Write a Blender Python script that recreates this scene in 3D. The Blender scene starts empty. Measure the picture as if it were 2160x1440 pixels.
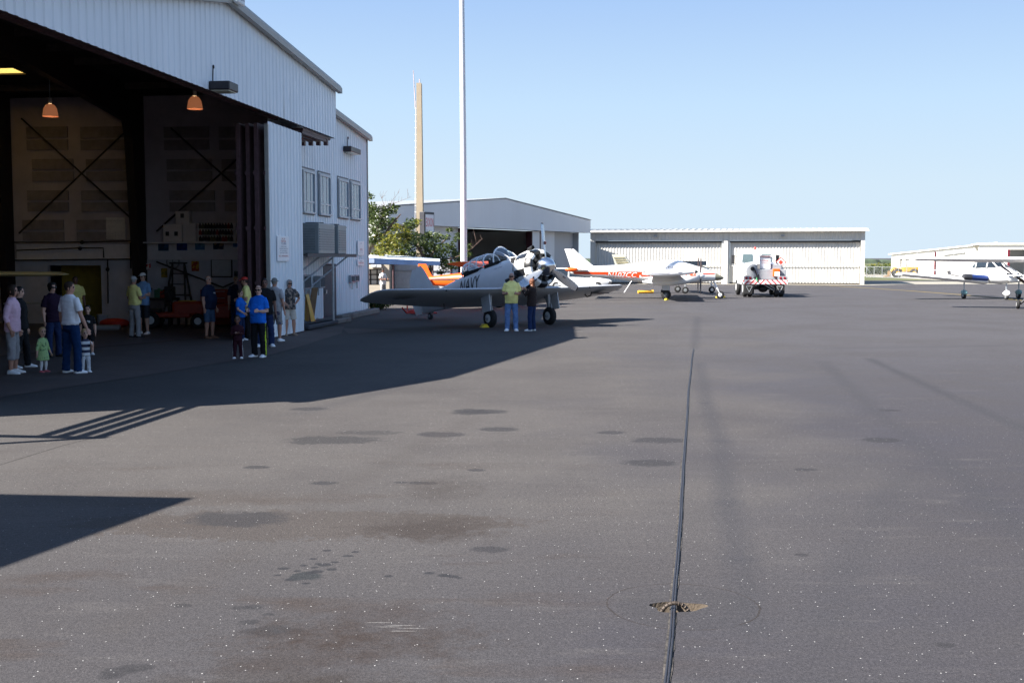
import bpy, bmesh, math, random
from math import sin, cos, pi, radians as R, atan2, sqrt, hypot
from mathutils import Vector as V3, Matrix as MX
from mathutils.bvhtree import BVHTree
random.seed(7)
S = bpy.context.scene
COL = S.collection
# ---------------------------------------------------------------- camera
FPX, HZ, EYE = 2400.0, 543.0, 2.25
PT = math.atan((720 - HZ) / FPX)
cam = bpy.data.cameras.new('camera'); cam_o = bpy.data.objects.new('camera', cam); COL.objects.link(cam_o)
cam.sensor_width = 36; cam.lens = 36 * FPX / 2160; cam.clip_end = 6000; cam.clip_start = .1
cam_o.location = (0, 0, EYE); cam_o.rotation_euler = (pi / 2 - PT, 0, 0)
S.camera = cam_o
FW = V3((0, cos(PT), -sin(PT))); UP = V3((0, sin(PT), cos(PT)))
def ray(x, y): return FW * FPX + V3((1, 0, 0)) * (x - 1080) + UP * (720 - y)
def G(x, y, z=0.0):
    d = ray(x, y); return V3((0, 0, EYE)) + d * ((z - EYE) / d.z)
def P(x, y, Y):
    d = ray(x, y); return V3((0, 0, EYE)) + d * (Y / d.y)
# ---------------------------------------------------------------- mesh helper
class MB:
    def __init__(s): s.v = []; s.f = []; s.m = []
    def add(s, vs, fs, m=0):
        o = len(s.v); s.v += [V3(p) for p in vs]
        s.f += [[i + o for i in f] for f in fs]; s.m += [m] * len(fs); return s
    def box(s, a, b, m=0, M=None):
        x0, y0, z0 = a; x1, y1, z1 = b
        vs = [V3(p) for p in ((x0,y0,z0),(x1,y0,z0),(x1,y1,z0),(x0,y1,z0),(x0,y0,z1),(x1,y0,z1),(x1,y1,z1),(x0,y1,z1))]
        if M: vs = [M @ p for p in vs]
        return s.add(vs, [(0,3,2,1),(4,5,6,7),(0,1,5,4),(1,2,6,5),(2,3,7,6),(3,0,4,7)], m)
    def bbox(s, a, b, m=0, r=.02, M=None):
        # box with chamfered vertical and top edges
        x0, y0, z0 = a; x1, y1, z1 = b
        def ring(z, k): return [V3(p) for p in ((x0+k,y0+r,z),(x0+r,y0+k,z),(x1-r,y0+k,z),(x1-k,y0+r,z),(x1-k,y1-r,z),(x1-r,y1-k,z),(x0+r,y1-k,z),(x0+k,y1-r,z))]
        rings = [ring(z0 + r, 0), ring(z1 - r, 0), ring(z1, r * .8)]
        rings.insert(0, ring(z0, r * .8))
        if M: rings = [[M @ p for p in q] for q in rings]
        return s.loft(rings, m)
    def loft(s, rings, m=0, cap0=True, cap1=True, closed=True):
        n = len(rings[0]); vs = [p for q in rings for p in q]; fs = []
        for i in range(len(rings) - 1):
            for j in range(n if closed else n - 1):
                k = (j + 1) % n
                fs.append((i*n+j, i*n+k, (i+1)*n+k, (i+1)*n+j))
        if cap0: fs.append(tuple(range(n - 1, -1, -1)))
        if cap1: fs.append(tuple((len(rings)-1)*n + j for j in range(n)))
        return s.add(vs, fs, m)
    def tube(s, pts, r, n=8, m=0, cap=True, squash=1.0):
        pts = [V3(p) for p in pts]; rr = r if isinstance(r, (list, tuple)) else [r] * len(pts)
        rings = []; up = None
        for i, p in enumerate(pts):
            d = (pts[min(i+1, len(pts)-1)] - pts[max(i-1, 0)])
            d = d.normalized() if d.length > 1e-9 else V3((0, 0, 1))
            if up is None: up = V3((0, 0, 1)) if abs(d.z) < .9 else V3((1, 0, 0))
            a = d.cross(up).normalized(); b = a.cross(d).normalized(); up = b
            rings.append([p + (a * cos(2*pi*k/n) + b * sin(2*pi*k/n) * squash) * rr[i] for k in range(n)])
        return s.loft(rings, m, cap, cap)
    def lathe(s, o, ax, prof, n=16, m=0, cap=True):
        o = V3(o); ax = V3(ax).normalized(); t = V3((0, 0, 1)) if abs(ax.z) < .9 else V3((1, 0, 0))
        a = ax.cross(t).normalized(); b = ax.cross(a)
        return s.loft([[o + ax * d + (a * cos(2*pi*k/n) + b * sin(2*pi*k/n)) * max(r, 1e-4) for k in range(n)] for d, r in prof], m, cap, cap)
    def ell(s, c, r, m=0, nu=12, nv=7):
        c = V3(c); rings = []
        for i in range(nv + 1):
            t = -pi/2 + pi * i / nv
            k = max(cos(t), .02)
            rings.append([c + V3((r[0]*k*cos(2*pi*j/nu), r[1]*k*sin(2*pi*j/nu), r[2]*sin(t))) for j in range(nu)])
        return s.loft(rings, m)
    def prism(s, poly, f, h, m=0):
        # poly of 2-D points mapped by f to 3-D, extruded by vector h
        a = [V3(f(*p)) for p in poly]; h = V3(h)
        return s.loft([a, [p + h for p in a]], m)
    def xf(s, M, i0=0):
        for i in range(i0, len(s.v)): s.v[i] = M @ s.v[i]
        return s
    def build(s, name, mats, parent=None, smooth=None, loc=None, rot=None):
        me = bpy.data.meshes.new(name)
        me.from_pydata([tuple(p) for p in s.v], [], s.f)
        mats = mats if isinstance(mats, (list, tuple)) else [mats]
        for q in mats: me.materials.append(q)
        me.polygons.foreach_set('material_index', s.m)
        bm = bmesh.new(); bm.from_mesh(me); bmesh.ops.recalc_face_normals(bm, faces=bm.faces); bm.to_mesh(me); bm.free()
        if smooth is not None:
            me.polygons.foreach_set('use_smooth', [True] * len(me.polygons)); me.set_sharp_from_angle(angle=R(smooth))
        o = bpy.data.objects.new(name, me); COL.objects.link(o)
        if parent: o.parent = parent
        if loc is not None: o.location = loc
        if rot is not None: o.rotation_euler = rot if hasattr(rot, '__len__') else (0, 0, rot)
        return o
def thing(name, label, cat, loc=(0,0,0), rot=0, group=None):
    o = bpy.data.objects.new(name, None); COL.objects.link(o); o.empty_display_size = .3
    o.location = loc; o.rotation_euler = rot if hasattr(rot, '__len__') else (0, 0, rot)
    return tag(o, label, cat, group)
def tag(o, label, cat, group=None):
    o['label'] = label; o['category'] = cat
    if group: o['group'] = group
    return o
def struct(o, kind='structure', label=None):
    o['kind'] = kind
    if label: o['label'] = label
    return o
def dup(root, loc, rot, label, group=None):
    c = root.copy(); COL.objects.link(c); c.location = loc; c.rotation_euler = (0, 0, rot) if not hasattr(rot, '__len__') else rot
    c['label'] = label
    if group: c['group'] = group
    for ch in list(root.children):
        d = ch.copy(); COL.objects.link(d); d.parent = c
        for g in list(ch.children):
            e = g.copy(); COL.objects.link(e); e.parent = d
    return c
def text(s, size, mat, name, parent, fn, ext=.0, sub=0, width=None, font_shear=0.0):
    # real letters as a mesh; fn maps (u, v) with u along the line and v up to 3-D; size = cap height
    cu = bpy.data.curves.new('t', 'FONT'); cu.body = s; cu.size = 1; cu.align_x = 'CENTER'; cu.resolution_u = 2; cu.shear = font_shear
    ob = bpy.data.objects.new('t', cu); COL.objects.link(ob)
    dg = bpy.context.evaluated_depsgraph_get(); dg.update()
    me = bpy.data.meshes.new_from_object(ob.evaluated_get(dg)); me.name = name
    bpy.data.objects.remove(ob); bpy.data.curves.remove(cu)
    xs = [v.co.x for v in me.vertices] or [0]; ys = [v.co.y for v in me.vertices] or [0]
    k = size / (max(ys) - min(ys)); kx = k if width is None else width / (max(xs) - min(xs))
    xc = (max(xs) + min(xs)) / 2; yc = (max(ys) + min(ys)) / 2
    bm = bmesh.new(); bm.from_mesh(me)
    bmesh.ops.triangulate(bm, faces=bm.faces)
    if sub: bmesh.ops.subdivide_edges(bm, edges=bm.edges, cuts=sub, use_grid_fill=True)
    for v in bm.verts: v.co = V3(fn((v.co.x - xc) * kx, (v.co.y - yc) * k))
    bm.to_mesh(me); bm.free(); me.materials.clear(); me.materials.append(mat)
    o = bpy.data.objects.new(name, me); COL.objects.link(o); o.parent = parent
    return o
# ---------------------------------------------------------------- materials
def nt(name):
    m = bpy.data.materials.new(name); m.use_nodes = True
    return m, m.node_tree.nodes, m.node_tree.links, m.node_tree.nodes['Principled BSDF']
_mc = {}
def mat(name, c, rough=.6, metal=0.0, var=.12, scale=6.0, bump=0.0, bscale=60.0, spec=.4, coat=0.0, stretch=None, dirt=None):
    if name in _mc: return _mc[name]
    m, N, L, b = nt(name)
    b.inputs['Roughness'].default_value = rough; b.inputs['Metallic'].default_value = metal
    b.inputs['Specular IOR Level'].default_value = spec; b.inputs['Coat Weight'].default_value = coat
    tc = N.new('ShaderNodeTexCoord'); mp = N.new('ShaderNodeMapping'); L.new(tc.outputs['Object'], mp.inputs[0])
    if stretch: mp.inputs['Scale'].default_value = stretch
    n = N.new('ShaderNodeTexNoise'); n.inputs['Scale'].default_value = scale; n.inputs['Detail'].default_value = 5; n.inputs['Roughness'].default_value = .65
    L.new(mp.outputs[0], n.inputs['Vector'])
    r = N.new('ShaderNodeValToRGB'); r.color_ramp.elements[0].position = .3; r.color_ramp.elements[1].position = .7
    r.color_ramp.elements[0].color = (*[x * (1 - var) for x in c], 1); r.color_ramp.elements[1].color = (*[min(x * (1 + var), 1) for x in c], 1)
    L.new(n.outputs['Fac'], r.inputs[0]); out = r.outputs[0]
    if dirt:
        n2 = N.new('ShaderNodeTexNoise'); n2.inputs['Scale'].default_value = dirt[1]; n2.inputs['Detail'].default_value = 7; n2.inputs['Roughness'].default_value = .7
        mp2 = N.new('ShaderNodeMapping'); L.new(tc.outputs['Object'], mp2.inputs[0]); mp2.inputs['Scale'].default_value = dirt[3] if len(dirt) > 3 else (1, 1, 1)
        L.new(mp2.outputs[0], n2.inputs['Vector'])
        r2 = N.new('ShaderNodeValToRGB'); r2.color_ramp.elements[0].position = dirt[2]; r2.color_ramp.elements[1].position = min(dirt[2] + .22, 1)
        L.new(n2.outputs['Fac'], r2.inputs[0])
        mx = N.new('ShaderNodeMix'); mx.data_type = 'RGBA'; L.new(r2.outputs[0], mx.inputs[0]); L.new(out, mx.inputs[6]); mx.inputs[7].default_value = (*dirt[0], 1); out = mx.outputs[2]
    L.new(out, b.inputs['Base Color'])
    rr = N.new('ShaderNodeMapRange'); rr.inputs[3].default_value = max(rough - .08, .02); rr.inputs[4].default_value = min(rough + .08, 1)
    L.new(n.outputs['Fac'], rr.inputs[0]); L.new(rr.outputs[0], b.inputs['Roughness'])
    if bump:
        n3 = N.new('ShaderNodeTexNoise'); n3.inputs['Scale'].default_value = bscale; n3.inputs['Detail'].default_value = 4; L.new(tc.outputs['Object'], n3.inputs['Vector'])
        bp = N.new('ShaderNodeBump'); bp.inputs['Strength'].default_value = bump; bp.inputs['Distance'].default_value = .02
        L.new(n3.outputs['Fac'], bp.inputs['Height']); L.new(bp.outputs[0], b.inputs['Normal'])
    _mc[name] = m; return m
def emis(name, c, st, base=(.5, .5, .5)):
    m, N, L, b = nt(name); b.inputs['Base Color'].default_value = (*base, 1)
    b.inputs['Emission Color'].default_value = (*c, 1); b.inputs['Emission Strength'].default_value = st; return m
def glassmat(name, tint=(.8, .88, .9), a=.3):
    m, N, L, b = nt(name)
    t = N.new('ShaderNodeBsdfTransparent'); t.inputs[0].default_value = (*tint, 1)
    g = N.new('ShaderNodeBsdfGlossy'); g.inputs['Roughness'].default_value = .03
    mx = N.new('ShaderNodeMixShader'); fr = N.new('ShaderNodeLayerWeight'); fr.inputs[0].default_value = .35
    mr = N.new('ShaderNodeMapRange'); mr.inputs[3].default_value = a * .35; mr.inputs[4].default_value = min(a * 2.2, 1); L.new(fr.outputs['Facing'], mr.inputs[0])
    L.new(mr.outputs[0], mx.inputs[0]); L.new(t.outputs[0], mx.inputs[1]); L.new(g.outputs[0], mx.inputs[2])
    L.new(mx.outputs[0], N['Material Output'].inputs[0]); return m
WHITE = mat('white_paint', (.78, .78, .77), .35, var=.03)
DARK = mat('dark_void', (.012, .011, .012), .8)
BLACKM = mat('black_metal', (.02, .02, .022), .5)
RUB = mat('rubber', (.018, .018, .019), .85, var=.2)
STEEL = mat('galvanised_steel', (.42, .44, .46), .45, .7, var=.15, scale=12)
CHROME = mat('polished_metal', (.78, .79, .8), .16, 1.0, var=.03)
GREY = mat('grey_metal', (.3, .32, .34), .5, .1, var=.1)
YEL = mat('yellow_paint', (.75, .55, .03), .5)
ORG = mat('orange_paint', (.85, .16, .02), .4, var=.08)
REDM = mat('red_paint', (.5, .03, .02), .45)
GLASS = glassmat('clear_glass')
DGLASS = mat('dark_glass', (.015, .02, .025), .05, spec=.8, var=.05)
CREAM = mat('cream_wall', (.55, .5, .42), .8)
CONC = mat('concrete', (.2, .18, .165), .85, var=.15, scale=2, bump=.3, bscale=40, dirt=((.09, .075, .065), 1.2, .5))
# ---------------------------------------------------------------- light and sky
LX, LY = 1.0, .45
SUN = V3((-LX, -LY, 1)).normalized()
EL = math.asin(SUN.z)
w = bpy.data.worlds.new('World'); S.world = w; w.use_nodes = True
sk = w.node_tree.nodes.new('ShaderNodeTexSky'); sk.sky_type = 'NISHITA'; sk.sun_disc = False
sk.sun_elevation = EL; sk.sun_rotation = atan2(SUN.x, SUN.y) % (2 * pi)
sk.altitude = 0; sk.air_density = 1.0; sk.dust_density = 0.2; sk.ozone_density = 3.0
bg = w.node_tree.nodes['Background']; bg.inputs[1].default_value = .065
_n, _l = w.node_tree.nodes, w.node_tree.links
_t = _n.new('ShaderNodeTexCoord'); _s = _n.new('ShaderNodeSeparateXYZ'); _l.new(_t.outputs['Generated'], _s.inputs[0])
_r = _n.new('ShaderNodeValToRGB'); _e = _r.color_ramp.elements   # pale haze of the lowest sky
_e[0].position = 0; _e[0].color = (3.2, 3.85, 4.42, 1); _e[1].position = .5; _e[1].color = (1.3, 2.2, 4.2, 1)
for _p, _c in ((.06, (3.08, 3.82, 4.45)), (.13, (2.6, 3.55, 4.6)), (.215, (1.9, 2.82, 4.35))):
    q = _e.new(_p); q.color = (*_c, 1)
_l.new(_s.outputs[2], _r.inputs[0])
_m = _n.new('ShaderNodeMapRange'); _m.inputs[1].default_value = .2; _m.inputs[2].default_value = .6; _m.inputs[3].default_value = 1; _m.inputs[4].default_value = 0; _l.new(_s.outputs[2], _m.inputs[0])
_x = _n.new('ShaderNodeMix'); _x.data_type = 'RGBA'; _l.new(_m.outputs[0], _x.inputs[0]); _l.new(sk.outputs[0], _x.inputs[6]); _l.new(_r.outputs[0], _x.inputs[7])
_l.new(_x.outputs[2], bg.inputs[0])
sl = bpy.data.lights.new('sun', 'SUN'); sl.energy = 5.0; sl.angle = R(.53); sl.color = (1, .95, .87)
so = bpy.data.objects.new('sun', sl); COL.objects.link(so); so.rotation_euler = (-SUN).to_track_quat('-Z', 'Y').to_euler()
S.view_settings.view_transform = 'Standard'; S.view_settings.look = 'None'; S.view_settings.exposure = 1.75; S.view_settings.gamma = 1
S.view_settings.use_curve_mapping = False
S.cycles.use_denoising = True
try: S.cycles.denoiser = 'OPENIMAGEDENOISE'
except Exception: pass
S.cycles.max_bounces = 8; S.cycles.sample_clamp_indirect = 6
# ================================================================ ground
HOLE = G(1421, 1284)
def asphalt():
    m, N, L, b = nt('asphalt'); b.inputs['Roughness'].default_value = .85; b.inputs['Specular IOR Level'].default_value = .25
    tc = N.new('ShaderNodeTexCoord'); pos = tc.outputs['Object']
    def noise(scale, det=4, rough=.6, vec=None, st=None):
        n = N.new('ShaderNodeTexNoise'); n.inputs['Scale'].default_value = scale; n.inputs['Detail'].default_value = det; n.inputs['Roughness'].default_value = rough
        v = vec or pos
        if st:
            mp = N.new('ShaderNodeMapping'); mp.inputs['Scale'].default_value = st; L.new(v, mp.inputs[0]); v = mp.outputs[0]
        L.new(v, n.inputs['Vector']); return n
    def ramp(v, a, c, c0=(0,0,0), c1=(1,1,1)):
        r = N.new('ShaderNodeValToRGB'); r.color_ramp.elements[0].position = a; r.color_ramp.elements[1].position = c
        r.color_ramp.elements[0].color = (*c0, 1); r.color_ramp.elements[1].color = (*c1, 1); L.new(v, r.inputs[0]); return r.outputs[0]
    def mixc(f, a, c, mode='MIX'):
        x = N.new('ShaderNodeMix'); x.data_type = 'RGBA'; x.blend_type = mode
        for s_, v in ((0, f), (6, a), (7, c)):
            if hasattr(v, 'default_value') or hasattr(v, 'is_linked'): L.new(v, x.inputs[s_])
            elif isinstance(v, tuple): x.inputs[s_].default_value = (*v, 1)
            else: x.inputs[s_].default_value = v
        return x.outputs[2]
    def mth(op, *a):
        x = N.new('ShaderNodeMath'); x.operation = op; x.use_clamp = False
        for i, v in enumerate(a):
            if isinstance(v, (int, float)): x.inputs[i].default_value = v
            else: L.new(v, x.inputs[i])
        return x.outputs[0]
    sep = N.new('ShaderNodeSeparateXYZ'); L.new(pos, sep.inputs[0]); X, Y = sep.outputs[0], sep.outputs[1]
    # worn warm asphalt on the hangar side, newer bluish asphalt to the right
    wob = noise(.22, 3); side = mth('ADD', mth('MULTIPLY', X, .22), mth('MULTIPLY', mth('SUBTRACT', wob.outputs[0], .5), 3.0))
    far = mth('MULTIPLY', mth('SUBTRACT', Y, 10.0), .02)
    fade = mth('MINIMUM', mth('MAXIMUM', mth('SUBTRACT', side, far), 0.0), 1.0)
    fy = mth('MINIMUM', mth('MAXIMUM', mth('MULTIPLY', mth('SUBTRACT', Y, 11.0), .05), 0.0), 1.0)  # right-hand base grows lighter with distance
    nb = mth('MINIMUM', mth('MAXIMUM', mth('MULTIPLY', mth('SUBTRACT', mth('ADD', Y, mth('MULTIPLY', mth('SUBTRACT', wob.outputs[0], .5), 4.0)), 7.0), .3), 0.0), 1.0)  # hangar-side base is darker and cooler towards the camera
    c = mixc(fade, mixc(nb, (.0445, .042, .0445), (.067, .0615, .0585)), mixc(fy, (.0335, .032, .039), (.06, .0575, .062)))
    big = noise(.35, 5, .6); c = mixc(mth('MULTIPLY', ramp(big.outputs[0], .42, .68), .6), c, (.043, .039, .039))
    st = noise(.8, 6, .62, st=(.6, 1.6, 1)); brown = ramp(st.outputs[0], .55, .72)
    near = mth('MINIMUM', mth('MAXIMUM', mth('MULTIPLY', mth('SUBTRACT', 16.0, Y), .12), 0.15), 1.0)
    lft = mth('MINIMUM', mth('MAXIMUM', mth('MULTIPLY', mth('SUBTRACT', 1.6, X), .5), 0.06), 1.0)
    c = mixc(mth('MULTIPLY', mth('MULTIPLY', brown, 1.0), mth('MULTIPLY', near, lft)), c, (.036, .0265, .022))
    lt = noise(1.7, 5, .7, st=(.5, 2.0, 1)); c = mixc(mth('MULTIPLY', ramp(lt.outputs[0], .56, .74), .4), c, (.086, .08, .077))
    md = noise(4.2, 6, .7, st=(.6, 1.3, 1)); c = mixc(mth('MULTIPLY', ramp(md.outputs[0], .5, .72), .35), c, (.041, .037, .037))
    # individual stains: centre, radii, strength, colour, edge softness
    dn = noise(5.0, 5, .7); dv = N.new('ShaderNodeVectorMath'); dv.operation = 'SUBTRACT'; L.new(dn.outputs['Color'], dv.inputs[0]); dv.inputs[1].default_value = (.5, .5, .5)
    dsep = N.new('ShaderNodeSeparateXYZ'); L.new(dv.outputs[0], dsep.inputs[0])
    def stain(px, py, rx, ry, k, col=(.026, .025, .026), soft=.25, wob_=.5):
        nonlocal c
        p = G(px, py)
        ex = mth('DIVIDE', mth('ADD', mth('SUBTRACT', X, p.x), mth('MULTIPLY', dsep.outputs[0], wob_ * rx * 2)), rx)
        ey = mth('DIVIDE', mth('ADD', mth('SUBTRACT', Y, p.y), mth('MULTIPLY', dsep.outputs[1], wob_ * ry * 2)), ry)
        d = mth('SQRT', mth('ADD', mth('MULTIPLY', ex, ex), mth('MULTIPLY', ey, ey)))
        f = N.new('ShaderNodeMapRange'); L.new(d, f.inputs[0]); f.inputs[1].default_value = 1.0; f.inputs[2].default_value = 1 - soft; f.inputs[3].default_value = 0; f.inputs[4].default_value = k
        c = mixc(f.outputs[0], c, col)
    stain(620, 1105, 2.0, .55, .6, (.044, .036, .031), .1, .7)
    stain(905, 1115, .75, .55, .8, (.029, .023, .02), .7, .9)
    stain(700, 928, .62, .33, .75, soft=.2, wob_=.9)
    stain(780, 912, .45, .2, .55, soft=.3, wob_=1.2)
    stain(640, 1214, .13, .14, .9, (.02, .022, .024), .2, .9)
    for q in ((598,1198,.05),(612,1222,.045),(685,1190,.06),(700,1200,.05),(668,1205,.06),(735,1172,.05),(750,1163,.04),(690,1160,.045),(585,1212,.03),(820,1214,.04),(905,1208,.05),(938,1213,.06),(955,1215,.05),(968,1218,.03)):
        stain(q[0], q[1], q[2], q[2] * .8, .85, (.018, .018, .021), .3, .7)
    for q in ((536,1330,.1),(566,1335,.1),(580,1325,.11),(618,1330,.09),(525,1311,.08),(533,1280,.08),(508,1281,.07),(567,1295,.05),(250,1415,.11),(290,1408,.1),(235,1425,.08),(385,1276,.07),(683,1018,.16),(505,1094,.5),(540,985,.16),(1030,1158,.16),(880,1018,.12),(905,1019,.1),(845,1017,.08),(1005,991,.12),(1390,928,.38),(1370,976,.34),(1860,928,.3),(1020,868,.4),(990,866,.3),(650,862,.3),(1700,990,.14),(1990,1360,.07),(1690,1170,.07),(1875,865,.2),(930,916,.35),(1050,905,.3),(1290,912,.22),(1000,870,.35)):
        stain(q[0], q[1], q[2], q[2] * .7, .78, (.024, .023, .025), .3, .6)
    stain(730, 1350, .95, .5, .9, (.026, .018, .0145), .95, 1.2); stain(560, 1400, .5, .2, .6, (.027, .02, .017), .9, 1.2); stain(830, 1290, .5, .25, .55, (.03, .022, .019), .9, 1.2)
    stain(600, 1450, .8, .35, .8, (.026, .02, .017), .9, 1.2)
    stain(930, 1030, .5, .7, .55, (.034, .028, .025), .8, .9); stain(350, 1050, 1.6, .5, .35, (.045, .036, .03), .5, .9)
    for q in ((845,1318),(870,1324),(820,1321),(850,1330),(800,1312)): stain(q[0], q[1], .1, .007, .8, (.15, .145, .14), .4, .4)
    for q in ((640,1192),(655,1208),(665,1196),(672,1188),(628,1203),(645,1230),(660,1178),(705,1185)): stain(q[0], q[1], .035, .03, .85, (.018, .018, .021), .3, .7)
    stain(1452, 1280, .47, .47, .3, (.03, .029, .031), .1, .06)
    # soft tyre tracks
    def track(pts, wd, k, col=(.034, .033, .037)):
        nonlocal c
        for (a, e) in zip(pts[:-1], pts[1:]):
            a = G(*a); e = G(*e); dx, dy = e.x - a.x, e.y - a.y; ll = hypot(dx, dy)
            rx = mth('SUBTRACT', X, a.x); ry = mth('SUBTRACT', Y, a.y)
            al = mth('DIVIDE', mth('ADD', mth('MULTIPLY', rx, dx), mth('MULTIPLY', ry, dy)), ll * ll)
            alc = mth('MINIMUM', mth('MAXIMUM', al, 0.0), 1.0)
            qx = mth('SUBTRACT', rx, mth('MULTIPLY', alc, dx)); qy = mth('SUBTRACT', ry, mth('MULTIPLY', alc, dy))
            d = mth('ADD', mth('SQRT', mth('ADD', mth('MULTIPLY', qx, qx), mth('MULTIPLY', qy, qy))), mth('MULTIPLY', dsep.outputs[0], wd * .8))
            f = N.new('ShaderNodeMapRange'); L.new(d, f.inputs[0]); f.inputs[1].default_value = wd; f.inputs[2].default_value = wd * .15; f.inputs[3].default_value = 0; f.inputs[4].default_value = k
            c = mixc(f.outputs[0], c, col)
    track([(1475,765),(1490,850),(1520,930),(1535,1060),(1560,1180),(1590,1330)], .2, .55)
    track([(1835,757),(1960,815),(2160,905)], .2, .8)
    track([(1735,762),(1850,870),(2000,980),(2160,1130)], .22, .5)
    track([(1740,735),(2160,728)], .3, .4)
    track([(1465,735),(1472,668)], .2, .5)
    track([(1700,1440),(1790,1200),(1900,1000)], .25, .3); track([(640,870),(900,800),(1150,740)], .3, .3); track([(250,1330),(700,1040),(1000,880)], .25, .25, (.046, .04, .037))
    # cracks
    track([(0,980),(130,940),(240,912)], .022, .9, (.02, .018, .017))
    g1b = noise(5.5, 3, .6)
    # round patch joint about the tie-down
    pr = mth('SQRT', mth('ADD', mth('POWER', mth('ABSOLUTE', mth('SUBTRACT', X, HOLE.x + .07)), 2.0), mth('POWER', mth('ABSOLUTE', mth('SUBTRACT', Y, HOLE.y + .08)), 2.0)))
    pr = mth('ADD', pr, mth('MULTIPLY', dsep.outputs[1], .05)); ringd = mth('ABSOLUTE', mth('SUBTRACT', pr, .49))
    f = N.new('ShaderNodeMapRange'); L.new(ringd, f.inputs[0]); f.inputs[1].default_value = .009; f.inputs[2].default_value = .002; f.inputs[4].default_value = .8
    c = mixc(mth('MULTIPLY', f.outputs[0], ramp(g1b.outputs[0], .36, .5)), c, (.022, .017, .014))
    # aggregate grain and white chips
    g1 = noise(55, 3, .7); c = mixc(.42, c, ramp(g1.outputs[0], .34, .68, (.12, .12, .13), (.86, .84, .83)), 'OVERLAY')
    g3 = noise(22, 4, .75); c = mixc(.3, c, ramp(g3.outputs[0], .34, .68, (.2, .2, .21), (.78, .77, .76)), 'OVERLAY')
    g2 = noise(190, 2, .7); c = mixc(.6, c, ramp(g2.outputs[0], .32, .68, (.08, .08, .08), (.92, .92, .92)), 'OVERLAY')
    for sc, th, amt in ((11, .036, .93), (5.5, .022, .74), (30, .08, .988)):
        vo = N.new('ShaderNodeTexVoronoi'); vo.inputs['Scale'].default_value = sc; vo.voronoi_dimensions = '2D'; L.new(pos, vo.inputs['Vector'])
        s2 = N.new('ShaderNodeSeparateColor'); L.new(vo.outputs['Color'], s2.inputs[0])
        f = mth('MULTIPLY', mth('LESS_THAN', vo.outputs['Distance'], th), mth('GREATER_THAN', s2.outputs[0], amt))
        c = mixc(f, c, (.42, .41, .4))
    L.new(c, b.inputs['Base Color'])
    bp = N.new('ShaderNodeBump'); bp.inputs['Strength'].default_value = .5; bp.inputs['Distance'].default_value = .012; L.new(g1.outputs[0], bp.inputs['Height']); L.new(bp.outputs[0], b.inputs['Normal'])
    return m
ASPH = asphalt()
# one sheet to the horizon, with an opening for the sunken tie-down
g = MB(); n = 48; rings = []
def hole_r(a):
    return 1 + .12 * sin(3 * a + 1) + .08 * sin(5 * a)
for k in range(n): pass
for s_ in (0, .35, 1.2, 4, 15, 60, 250, 900, 3000):
    ring = []
    for k in range(n):
        a = 2 * pi * k / n
        ring.append(V3((HOLE.x + cos(a) * (.175 * hole_r(a) + s_) + (.03 if s_ == 0 else 0), HOLE.y + .05 + sin(a) * (.11 * hole_r(a) + s_), 0)))
    rings.append(ring)
g.loft(rings, 0, False, False)
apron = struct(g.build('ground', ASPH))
# far land beyond the ramp
GRASS = mat('dry_grass', (.075, .085, .03), .95, var=.35, scale=.6, dirt=((.13, .12, .075), .25, .5))
PALEC = mat('pale_concrete', (.26, .24, .2), .85, var=.12, scale=.8, dirt=((.19, .17, .14), .5, .55))
def sheet(name, poly, z, m):
    s = MB(); s.add([(x, y, z) for x, y in poly], [tuple(range(len(poly)))]); return struct(s.build(name, m))
sheet('grass_verge', [(20, 112), (330, 106), (900, 900), (-900, 900), (-900, 112)], .004, GRASS)
sheet('concrete_strip', [(4, 98.0), (29.4, 92.6), (33, 95.5), (60, 98), (330, 93), (330, 101), (60, 105.5), (31.5, 106), (4, 104)], .008, PALEC)
sheet('concrete_yard', [(42, 113), (120, 108), (330, 96), (330, 300), (42, 300)], .012, PALEC)
YLINE = mat('yellow_line_paint', (.3, .21, .03), .8, var=.4, scale=3)
ln = [G(1560, 597.5), G(1750, 602.5), G(1900, 612), G(2040, 622.5), G(2160, 634), G(2400, 662)]
s_ = MB()
for a, e in zip(ln[:-1], ln[1:]):
    d = (e - a).normalized(); nn = V3((-d.y, d.x, 0)) * .09
    s_.add([a - nn, e - nn, e + nn, a + nn], [(0, 1, 2, 3)])
for v in s_.v: v.z = .004
struct(s_.build('yellow_line', YLINE))
# bowl of the tie-down
SAND = mat('sandy_concrete', (.075, .058, .042), .95, var=.3, scale=14, bump=.6, bscale=50)
b_ = MB(); rr = []
for f_, z in ((1.0, 0), (.93, -.035), (.75, -.075), (.35, -.095), (.02, -.1)):
    rr.append([V3((HOLE.x + .03 + cos(2*pi*k/n) * .175 * hole_r(2*pi*k/n) * f_, HOLE.y + .05 + sin(2*pi*k/n) * .11 * hole_r(2*pi*k/n) * f_, z)) for k in range(n)])
b_.loft(rr, 0, False, True); struct(b_.build('tie_down_pit', SAND, smooth=40))
t = MB(); pts = [HOLE + V3((cos(a) * .1 + .005, -.03, -.06 + sin(a) * .11)) for a in [pi * i / 14 for i in range(15)]]
t.tube(pts, .013, 8)
for i, p in enumerate(pts[1:-1]): t.lathe(p - (pts[i+2] - pts[i]) * .05, pts[i+2] - pts[i], [(0, .013), (.003, .017), (.007, .013)], 8)
tag(t.build('tie_down_ring', mat('rusty_steel', (.07, .055, .045), .6, .5, var=.3, scale=60), smooth=50), 'rusty steel tie-down ring arching over the cable in a sandy pit', 'tie-down ring')
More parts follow.
